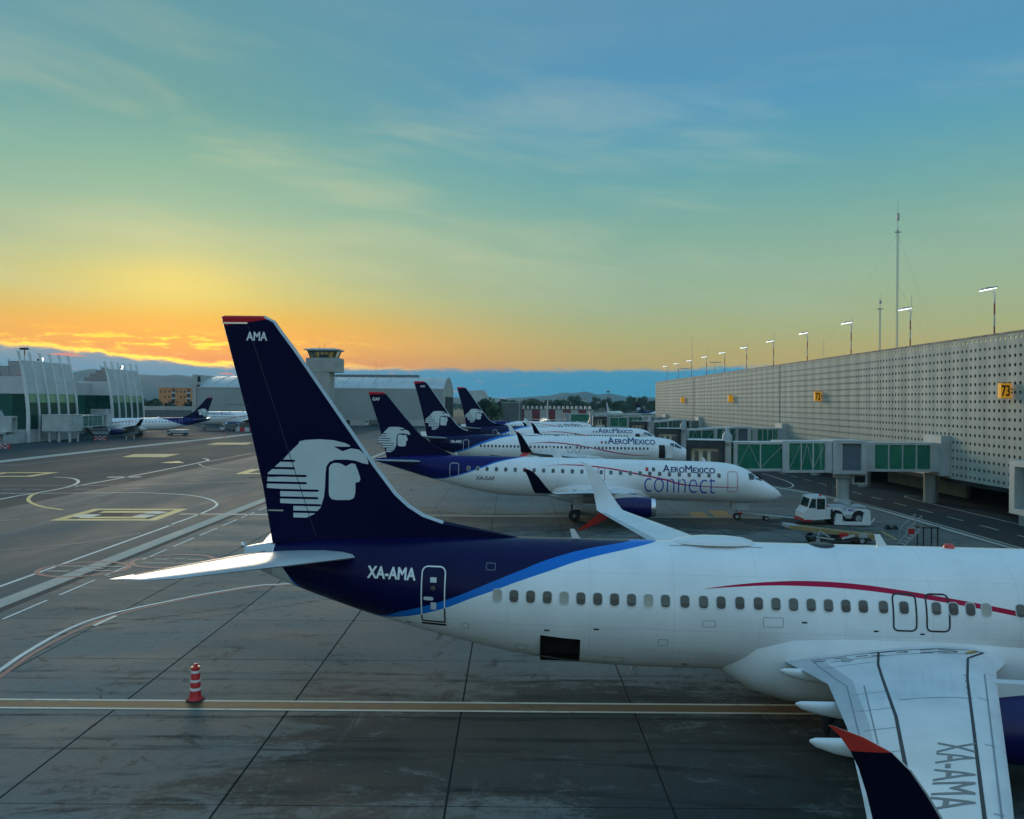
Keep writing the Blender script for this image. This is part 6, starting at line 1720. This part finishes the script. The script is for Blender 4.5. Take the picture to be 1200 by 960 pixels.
# tow bar
nx, ny = G(862, 607); hx, hy = tx - 2.95, ty
o = thing('tow_bar', 'pale tow bar between the nose wheel and the tug', 'tow bar', (nx, ny, 0))
mb = MB(); mb.tube((.3, 0, .42), (hx - nx, hy - ny, .42), .07, .07, 8); mb.build('bar', MAT['bridge_white'], o)
mb = MB(); mb.box(.1, .45, -.3, .3, .3, .5); mb.box(hx - nx - .2, hx - nx + .02, hy - ny - .15, hy - ny + .15, .34, .5); mb.build('coupling', MAT['barrier_red'], o)
mb = MB(); wheel_mb(mb, (hx - nx) * .5, (hy - ny) * .5 - .22, .2, .12); wheel_mb(mb, (hx - nx) * .5, (hy - ny) * .5 + .22, .2, .12); mb.build('wheel', [MAT['tyre_rubber'], MAT['grey_paint']], o)
# belt loader
bx, by = G(976, 637)
o = thing('belt_loader', 'belt loader with long tan conveyor below the white tug', 'belt loader', (bx, by, 0), radians(-1))
mb = MB(); mb.bar((-3.1, -.1, 1.28), (3.0, -.1, .62), .95, .1); mb.build('conveyor_belt', MAT['belt_tan'], o)
mb = MB()
for q in (-.62, .42): mb.bar((-3.3, q, 1.24), (3.1, q, .54), .07, .26)
for k in range(7): mb.bar((-2.9 + k * .95, -.6, 1.16 - k * .1), (-2.9 + k * .95, .4, 1.16 - k * .1), .07, .07)
mb.build('conveyor_frame', MAT['belt_frame'], o)
mb = MB(); mb.bar((-3.5, -.1, 1.32), (-2.6, -.1, 1.22), 1.1, .22); mb.build('conveyor_head', MAT['bridge_grey'], o)
mb = MB(); mb.prism([(-1.7, -.8, .3), (2.4, -.8, .3), (2.4, -.8, .5), (.9, -.8, .62), (-1.3, -.8, .55), (-1.7, -.8, .45)], (0, 1.6, 0)); mb.build('chassis', MAT['dark_metal'], o)
mb = MB(); mb.bar((-1.4, -.7, .4), (-1.2, -.7, 1.0), .08, .1); mb.bar((-1.2, -.7, 1.0), (-.4, -.7, .5), .06, .08); mb.bar((.3, -.82, .5), (1.2, -.82, .72), .1, .16); mb.bar((-1.5, -.82, .6), (-.2, -.82, .42), .05, .1); mb.build('lift_arm', MAT['bridge_white'], o)
mb = MB(); mb.box(.2, .75, -.86, -.5, .55, .85); mb.build('engine_box', MAT['barrier_red'], o); mb = MB(); mb.box(1.5, 2.1, -.84, -.4, .55, .78); mb.build('seat', MAT['grey_paint'], o)
for a in (-1.35, 1.75):
    for b in (-.72, .72):
        mb = MB(); wheel_mb(mb, 0, 0, .34, .22); link('wheel', mb.mesh('wheel', [MAT['tyre_rubber'], MAT['grey_paint']], 40), o, (a, b, 0))
# maintenance steps
sx_, sy_ = G(1076, 640)
o = thing('maintenance_steps', 'small metal steps with a platform right of the belt loader', 'steps', (sx_, sy_, 0))
mb = MB(); mb.box(-.05, 1.25, -.5, .5, 1.32, 1.4); mb.build('platform', MAT['dark_metal'], o)
mb = MB()
for a in (.15, 1.15):
    for b in (-.42, .42): mb.bar((a, b, 0), (a, b, 1.32), .07, .07)
mb.build('leg', MAT['dark_metal'], o)
for b in (-.45, .45): mb = MB(); mb.bar((-1.2, b, .05), (0, b, 1.36), .06, .12); mb.build('stringer', MAT['bridge_grey'], o)
for k in range(6):
    mb = MB(); mb.box(-1.15 + k * .2, -.9 + k * .2, -.42, .42, .12 + k * .21, .15 + k * .21); mb.build('tread', MAT['bridge_grey'], o)
mb = MB()
for b in (-.45, .45): mb.tube((-1.1, b, .1), (-1.1, b, 1.1), .025, .025, 6); mb.tube((-1.1, b, 1.1), (.0, b, 2.2), .025, .025, 6); mb.tube((0, b, 1.4), (0, b, 2.2), .025, .025, 6); mb.tube((-.55, b, .75), (-.55, b, 1.65), .02, .02, 6)
mb.build('handrail', MAT['grey_paint'], o)
mb = MB(); mb.box(-.95, -.5, -.49, -.47, .9, 1.3); mb.build('warning_board', MAT['barrier_red'], o)
x, y = G(1046, 621)
o = thing('wheel_chock', 'dark chocks lying on the apron near the metal steps', 'chock', (x, y, 0)); mb = MB(); mb.prism([(-.5, 0, 0), (.0, 0, 0), (-.25, 0, .34)], (0, .5, 0)); mb.prism([(.1, .1, 0), (.55, .1, 0), (.35, .1, .3)], (0, .45, 0)); mb.build('block', MAT['tyre_rubber'], o)

# ================================================================== HANGAR, TOWER AND THE CITY
HY0, HY1, HX0, HX1 = 332.0, 384.0, -130.5, -28.5
EAVE, RIDGE = 15.2, 20.8
hg = thing('hangar', 'wide grey hangar with a pale barrel roof behind the tails', 'hangar', (HX0, HY0, 0)); base = (HX0, HY0, 0)
HB = lambda mb, n, m_, sm=None: wbuild(mb, n, MAT[m_], hg, sm, base)
for k in range(17):
    a, b = HX0 + 6.0 * k, HX0 + 6.0 * (k + 1)
    mb = MB(); mb.box(a + .03, b - .03, HY0 - .1, HY0, 0, EAVE - .02); HB(mb, 'wall_panel', 'hangar_wall')
arc = lambda f: (HY0 + (HY1 - HY0) * f, EAVE + (RIDGE - EAVE) * sin(pi * f) ** .8)
for k in range(17):
    a, b = HX0 + 6.0 * k, HX0 + 6.0 * (k + 1)
    mb = MB(); rings = [[(a + .05, arc(q / 16)[0], arc(q / 16)[1]), (b - .05, arc(q / 16)[0], arc(q / 16)[1])] for q in range(17)]
    mb.loft(rings, False, False, False); HB(mb, 'roof_sheet', 'hangar_roof', 40)
for k in range(18):
    mb = MB(); a = HX0 + 6.0 * k
    P = [arc(q / 16) for q in range(9)]
    for p, q in zip(P, P[1:]): mb.bar((a, p[0], p[1] + .06), (a, q[0], q[1] + .06), .22, .25)
    HB(mb, 'roof_rib', 'cladding_grey')
mb = MB(); mb.box(HX0 + 30, HX1 - 13, HY0 + 24, HY0 + 27, RIDGE + .05, RIDGE + 1.1); HB(mb, 'ridge_vent', 'panel_coping')
mb = MB(); mb.box(HX0, HX1, HY0 - .25, HY0 + .1, EAVE, EAVE + .3); HB(mb, 'gutter', 'cladding_grey')
mb = MB(); mb.prism([(HX0 - .05, HY0 - .6, 0), (HX0 - .05, HY1, 0), (HX0 - .05, HY1, RIDGE - .2), (HX0 - .05, HY0 - .6, RIDGE - .2)], (-1.6, 0, 0)); HB(mb, 'end_parapet', 'pale_render')
mb = MB(); mb.box(HX0 - .04, HX0 + .6, HY0 + .3, HY0 + 3, EAVE + .5, EAVE + 1.2); mb.box(HX0 - .04, HX0 + .8, HY0 + 1, HY0 + 2, EAVE + 2.5, EAVE + 4.8); HB(mb, 'parapet_fitting', 'dark_void')
mb = MB(); P = [(HX1, *arc(q / 16)) for q in range(17)] + [(HX1, HY1, 0), (HX1, HY0, 0)]; mb.prism(P, (.4, 0, 0)); HB(mb, 'gable_wall', 'pale_render')
mb = MB(); mb.box(HX1 + .42, HX1 + .8, HY0 + 6, HY1 - 6, 0, EAVE - 3); HB(mb, 'hangar_door', 'dark_void')
mb = MB(); mb.box(HX0 + 2, HX1 - 2, HY0 - .22, HY0 - .12, 0, 2.4); HB(mb, 'plinth', 'pale_render')
for k in range(9):
    mb = MB(); mb.box(HX0 + 5 + k * 11.3, HX0 + 7 + k * 11.3, HY0 - .26, HY0 - .22, 0, 2.2); HB(mb, 'side_door', 'dark_void')

TXa, TXb, TY = -79.8, -66.8, 312.0
tw = thing('control_tower', 'square control tower with flared glass cab before the hangar', 'control tower', ((TXa + TXb) / 2, TY, 0)); base = ((TXa + TXb) / 2, TY, 0)
TBd = lambda mb, n, m_, sm=None: wbuild(mb, n, MAT[m_], tw, sm, base)
mb = MB(); mb.box(TXa + 1, TXb - 3.4, TY - 4, TY + 5, 0, 21.2); TBd(mb, 'shaft', 'tower_tile')
mb = MB(); mb.box(TXa + .6, TXb + .3, TY - 4.2, TY + 5.2, 21.2, 26.6); TBd(mb, 'overhang_floor', 'tower_tile')
mb = MB()
for k in range(15): mb.box(TXa + .56, TXb + .34, TY - 4.24, TY - 4.2, 21.35 + k * .36, 21.38 + k * .36)
for k in range(40): mb.box(TXa + .96, TXb - 3.36, TY - 4.04, TY - 4.0, 6 + k * .38, 6.03 + k * .38)
TBd(mb, 'tile_joint', 'panel_coping')
q = [(TXa + 2.0, TY - 2.4), (TXb - 2.0, TY - 2.4), (TXb - 2.0, TY + 4.4), (TXa + 2.0, TY + 4.4)]; cx_, cy_ = (TXa + TXb) / 2, TY + 1
top = [(cx_ + (a - cx_) * 1.22, cy_ + (b - cy_) * 1.22) for a, b in q]
for i in range(4):
    j = (i + 1) % 4
    for k in range(3):
        f0, f1 = k / 3 + .02, (k + 1) / 3 - .02
        L3 = lambda a, b, f, z: (a[0] + (b[0] - a[0]) * f, a[1] + (b[1] - a[1]) * f, z)
        mb = MB(); mb.quad(L3(q[i], q[j], f0, 26.8), L3(q[i], q[j], f1, 26.8), L3(top[i], top[j], f1, 29.3), L3(top[i], top[j], f0, 29.3)); TBd(mb, 'glass_pane', 'tower_glass')
    mb = MB(); mb.bar((*q[i], 26.6), (*top[i], 29.4), .35, .35); TBd(mb, 'mullion', 'dark_metal')
mb = MB(); mb.box(TXa + 1.6, TXb - 1.6, TY - 2.6, TY + 4.6, 26.6, 26.85); mb.box(cx_ - 2, cx_ + 1, cy_ - 1, cy_ + 1, 26.85, 28.2); TBd(mb, 'cab_floor', 'dark_grey_wall')
mb = MB(); mb.loft([[(cx_ + (a - cx_) * s, cy_ + (b - cy_) * s, z) for a, b in q] for s, z in ((1.25, 29.3), (1.5, 29.7), (1.5, 30.0), (.9, 30.5))]); TBd(mb, 'roof', 'cladding_grey')
mb = MB(); mb.tube((cx_, cy_, 30.4), (cx_, cy_, 33.2), .08, .03, 6); mb.tube((cx_ - 2, cy_, 30.4), (cx_ - 2, cy_, 31.4), .1, .1, 6); TBd(mb, 'antenna', 'dark_metal')
o = thing('light_mast', 'hair-thin mast just right of the control tower against the cloud', 'mast', (-56, 330, 0)); mb = MB(); mb.tube((0, 0, 0), (0, 0, 26.5), .12, .06, 6); mb.build('pole', MAT['bridge_grey'], o)

# apartments
r = thing('apartment_building', 'orange four-storey apartment block behind the pier', 'apartments', (-207, 470, 0))
blocks = [(0, 7.4), (9.6, 16.4), (18.4, 24.6)]
for a, b in blocks:
    mb = MB(); mb.box(a, b, 0, 10, 0, 17.0); mb.build('block_wall', MAT['brick_orange'], r)
    for f in range(5):
        for k in range(3):
            if (f + k) % 4 == 3: continue
            mb = MB(); xx = a + .9 + k * (b - a - 2.6) / 2; mb.box(xx, xx + .8, -.05, .04, 2.0 + f * 3.1, 3.3 + f * 3.1); mb.build('window', MAT['dark_glass'], r)
for a, b in ((7.4, 9.6), (16.4, 18.4)):
    mb = MB(); mb.box(a + .01, b - .01, 1.6, 9, 0, 16.4); mb.build('recess_wall', MAT['dark_grey_wall'], r)
    for f in range(5): mb = MB(); mb.box(a + .01, b - .01, -.05, 1.6, 3.2 * f + .9, 3.2 * f + 2.0); mb.build('balcony', MAT['bridge_white'], r)
for a, b in blocks: mb = MB(); mb.box(a - .1, b + .1, -.1, 10.1, 17.0, 17.3); mb.build('parapet', MAT['brick_orange'], r)
r = thing('boundary_wall', 'pale parapet wall in front of the orange apartments', 'wall', (-176, 395, 0))
mb = MB(); mb.box(-6, 42, 0, 1, 0, 5.0); mb.build('lower_wall', MAT['dark_grey_wall'], r)
for k in range(12): mb = MB(); mb.box(-6 + k * 4.0, -2.1 + k * 4.0, -.2, .3, 5.0, 7.0); mb.build('parapet_panel', MAT['pale_render'], r)

# maroon and white low sheds
r = thing('maroon_shed', 'low shed striped maroon and white with a row of white roof teeth', 'shed', (-18, 425, 0))
for k in range(15):
    mb = MB(); a = k * 4.1; mb.box(a, a + 4.05, 0, 14, 0, 6.4); mb.build('wall_bay', MAT['maroon' if k % 2 else 'pale_render'], r)
mb = MB(); mb.box(0, 61.5, -.3, 14, 6.4, 6.7); mb.build('roof', MAT['dark_grey_wall'], r)
for k in range(19):
    mb = MB(); a = 16.5 + k * 2.35; mb.prism([(a, -.2, 6.72), (a + 1.35, -.2, 6.72), (a + 1.1, -.2, 8.3), (a + .15, -.2, 8.3)], (0, 3, 0)); mb.build('roof_tooth', MAT['mast_white'], r)
r = thing('grey_block', 'dark grey block standing left of the maroon and white shed', 'building', (-5.5, 402, 0)); mb = MB(); mb.box(0, 10.5, 0, 10, 0, 9.9); mb.build('wall', MAT['dark_grey_wall'], r); mb = MB(); mb.box(-.1, 10.6, -.1, 10.1, 9.9, 10.2); mb.build('parapet', MAT['pale_render'], r)
r = thing('light_mast', 'slim pale mast beside the dark grey block', 'mast', (3.6, 396, 0)); mb = MB(); mb.tube((0, 0, 0), (0, 0, 13.6), .2, .12, 6); mb.build('pole', MAT['pale_render'], r)
r = thing('far_hangar', 'distant pale hangar with stepped roof right of the barrel-roofed one', 'hangar', (-30, 500, 0))
mb = MB(); mb.prism([(0, 0, 0), (22, 0, 0), (22, 0, 12.6), (15.5, 0, 13), (12.4, 0, 17.6), (1, 0, 17.2), (0, 0, 15)], (0, 25, 0)); mb.build('wall', MAT['hangar_roof'], r)
for k in range(5): mb = MB(); mb.box(1.5 + k * 4, 4.3 + k * 4, -.15, -.02, 3, 7); mb.build('window', MAT['dark_glass'], r)
r = thing('light_mast', 'tall lamp mast above the far tree line, left of the perforated wall', 'mast', (115, 960, 0)); mb = MB(); mb.tube((0, 0, 0), (0, 0, 24), .3, .2, 6); mb.box(-1.8, 1.8, -.4, .4, 23, 25); mb.build('pole', MAT['dark_grey_wall'], r)

# trees
def foliage_mat(name, a, b):
    m_, t, p = principled(name, rgb(*a), .7, spec=.3)
    pos = t.n('ShaderNodeNewGeometry').outputs['Position']
    t.put(p.inputs['Base Color'], t.mix(t.ss(t.noise(pos, .45, 4), .35, .65), rgb(*a), rgb(*b)))
foliage_mat('foliage', (.022, .045, .022), (.06, .10, .04))
def crown_mesh(seed, h, w_, n):
    rnd = random.Random(seed); mb = MB()
    lobes = [(rnd.uniform(-.32, .32) * w_, rnd.uniform(-.32, .32) * w_, h * rnd.uniform(.42, .85), w_ * rnd.uniform(.2, .36)) for _ in range(7)]
    for _ in range(n):
        lx, ly, lz, lr = rnd.choice(lobes)
        a, b, rr_ = rnd.uniform(0, 2 * pi), rnd.uniform(-1, 1), lr * (rnd.random() ** .4)
        c = Vector((lx + rr_ * cos(a) * sqrt(1 - b * b), ly + rr_ * sin(a) * sqrt(1 - b * b), lz + rr_ * b * .9))
        u = Vector((rnd.uniform(-1, 1), rnd.uniform(-1, 1), rnd.uniform(-1, 1))).normalized(); v = u.orthogonal().normalized(); s = w_ * rnd.uniform(.05, .10)
        mb.quad(c - u * s, c + v * s * .7, c + u * s, c - v * s * .7)
    return mb.mesh('crown', MAT['foliage'])
def trunk_mesh(seed, h, w_):
    rnd = random.Random(seed); mb = MB(); mb.tube((0, 0, 0), (0, 0, h * .5), w_ * .045, w_ * .025, 7)
    for k in range(5):
        a = rnd.uniform(0, 6.28); mb.tube((0, 0, h * (.28 + .04 * k)), (w_ * .28 * cos(a), w_ * .28 * sin(a), h * rnd.uniform(.55, .75)), w_ * .02, w_ * .008, 5)
    return mb.mesh('trunk', MAT['bark'])
KINDS = [(crown_mesh(s, h, w_, n), trunk_mesh(s, h, w_)) for s, h, w_, n in ((1, 11, 10, 750), (2, 13, 9, 700), (3, 9.5, 11, 750), (4, 15, 8, 700))]
def tree(x, y, k, sc, label, group):
    r = thing('tree', label, 'tree', (x, y, 0), random.uniform(0, 6.28), group); r.scale = (sc,) * 3
    link('trunk', KINDS[k][1], r); link('crown', KINDS[k][0], r)
for i, (px, Y, sc) in enumerate(((563, 395, .95), (571, 400, 1.05), (580, 392, .9), (589, 440, .8), (556, 410, .85))):
    tree((px - 600) / FOC * Y, Y, i % 4, sc, 'dark tree between hangar and grey block, %s of five from the left' % ORD[(1, 2, 3, 4, 0)[i]], 'trees between the hangar and the grey block')
for i, (px, Y, sc) in enumerate(((176, 440, .95), (182, 436, .8), (205, 440, .7), (198, 442, .65), (224, 455, .9))):
    tree((px - 600) / FOC * Y, Y, i % 4, sc, 'dark bushy tree at the foot of the orange apartments, %s from the left' % ORD[(0, 1, 3, 2, 4)[i]], 'trees before the orange apartments')
rnd = random.Random(5)
for i in range(74):
    px = 588 + i * 2.55 + rnd.uniform(-2, 2); Y = rnd.uniform(680, 980)
    tree((px - 600) / FOC * Y, Y, rnd.randrange(4), rnd.uniform(.72, 1.25), 'dark tree in the far line of trees beyond the runway', 'trees in the far line beyond the runway')
def city_house(x, y, w_, h, label, mat):
    r = thing('city_building', label, 'building', (x, y, 0), 0, 'pale city buildings beyond the trees')
    mb = MB(); mb.box(0, w_, 0, 9, 0, h); mb.build('wall', MAT[mat], r)
    mb = MB(); mb.box(-.2, w_ + .2, -.2, 9.2, h, h + .4); mb.build('roof', MAT['dark_grey_wall'], r)
    mb = MB()
    for a in range(int(w_ / 3)):
        for b in range(int(h / 3.2)): mb.box(1 + a * 3, 2.4 + a * 3, -.06, .02, 1.2 + b * 3.2, 2.6 + b * 3.2)
    mb.build('windows', MAT['dark_glass'], r, kind='stuff')
for i in range(26):
    px = 590 + i * 7.1 + rnd.uniform(-3, 3); Y = rnd.uniform(880, 1150)
    city_house((px - 600) / FOC * Y, Y, rnd.uniform(8, 18), rnd.uniform(7, 15), 'small pale building among the far trees beyond the runway', rnd.choice(('pale_render', 'bridge_white', 'pale_render', 'brick_orange')))
for i in range(7):
    px = 172 + i * 9; Y = rnd.uniform(620, 760)
    city_house((px - 600) / FOC * Y, Y, 12, rnd.uniform(7, 12), 'small building behind the orange apartments, %s of seven from the left' % ORD[i], 'pale_render')
# a far wood that reads as one mass
mb = MB()
for i in range(5200):
    x, y = rnd.uniform(-900, 900), rnd.uniform(1050, 1500); z = rnd.uniform(.5, 12) * (.6 + .4 * sin(x * .03) * sin(x * .011 + 1))
    s = rnd.uniform(1.6, 3.6); u = Vector((rnd.uniform(-1, 1), rnd.uniform(-.6, .6), rnd.uniform(-1, 1))).normalized(); v = u.orthogonal().normalized(); c = Vector((x, y, max(.6, z)))
    mb.quad(c - u * s, c + v * s * .8, c + u * s, c - v * s * .8)
mb.build('far_wood', MAT['foliage'], None, kind='stuff')

# mountains
def ridge(name, Y, pts, depth, seed):
    """pts: (azimuth tangent, elevation tangent) of the skyline"""
    rnd = random.Random(seed); mb = MB(); n = 150; rows = 9
    xs = [pts[0][0] + (pts[-1][0] - pts[0][0]) * k / (n - 1) for k in range(n)]
    def hgt(a):
        for p, q in zip(pts, pts[1:]):
            if a <= q[0]:
                f = (a - p[0]) / (q[0] - p[0]); f = f * f * (3 - 2 * f); return p[1] + (q[1] - p[1]) * f
        return pts[-1][1]
    ph = [rnd.uniform(0, 6.28) for _ in range(6)]
    for r_ in range(rows):
        f = r_ / (rows - 1)
        for k, a in enumerate(xs):
            y = Y - depth * (1 - f); jag = sum(sin(a * w1 + ph[i] + f * 3 * (i + 1)) * am for i, (w1, am) in enumerate(((23, .05), (51, .035), (97, .02), (170, .014), (310, .008))))
            z = (CAM_H + hgt(a) * Y) * (f ** .8) * (1 + jag * (1.2 - .5 * f)) - (5 if r_ == 0 else 0)
            mb.v.append((a * y, y, z))
    for r_ in range(rows - 1):
        for k in range(n - 1): mb.face((r_ * n + k, r_ * n + k + 1, (r_ + 1) * n + k + 1, (r_ + 1) * n + k))
    b = len(mb.v)
    mb.v += [(a * (Y + depth), Y + depth, -5) for a in xs]
    for k in range(n - 1): mb.face(((rows - 1) * n + k, (rows - 1) * n + k + 1, b + k + 1, b + k))
    return mb.build(name, MAT['mountain'], None, 60, kind='structure')
m_, t_, p_ = principled('mountain', rgb(.06, .08, .05), .9, spec=.2)
pos = t_.n('ShaderNodeNewGeometry').outputs['Position']
t_.put(p_.inputs['Base Color'], t_.mix(t_.noise(pos, .004, 6), rgb(.02, .045, .055), rgb(.04, .07, .08)))  # bluish tint puts some of the distance haze into the slope colour
def sk(px, py): return ((px - 600) / FOC, -(py - 472 - ROLL * (px - 600)) / FOC)
ridge('mountains', 4500, [sk(-300, 458), sk(-120, 446), sk(0, 444), sk(60, 440), sk(108, 432), sk(150, 437), sk(200, 441), sk(250, 444), sk(310, 447), sk(400, 455), sk(520, 465), sk(600, 472)], 1300, 3)
ridge('mountains', 5500, [sk(560, 472), sk(605, 466), sk(640, 464), sk(664, 460), sk(672, 461), sk(684, 459.5), sk(700, 463), sk(712, 462), sk(740, 465), sk(780, 466), sk(860, 468), sk(1000, 465), sk(1300, 468)], 900, 9)

# ================================================================== THE AIR
def haze_box():
    mb = MB(); mb.box(-6600, 6600, -320, 6600, -1.2, HAZE_TOP)
    m_ = bpy.data.materials.new('haze'); m_.use_nodes = True
    t = NT(m_.node_tree)
    v = t.n('ShaderNodeVolumePrincipled'); v.inputs['Color'].default_value = rgb(.40, .80, 1.0); v.inputs['Density'].default_value = HAZE_D; v.inputs['Anisotropy'].default_value = .0
    t.put(t.n('ShaderNodeOutputMaterial').inputs['Volume'], v.outputs[0])
    MAT['haze'] = m_
    mb.build('haze', m_, None, kind='stuff')
haze_box()
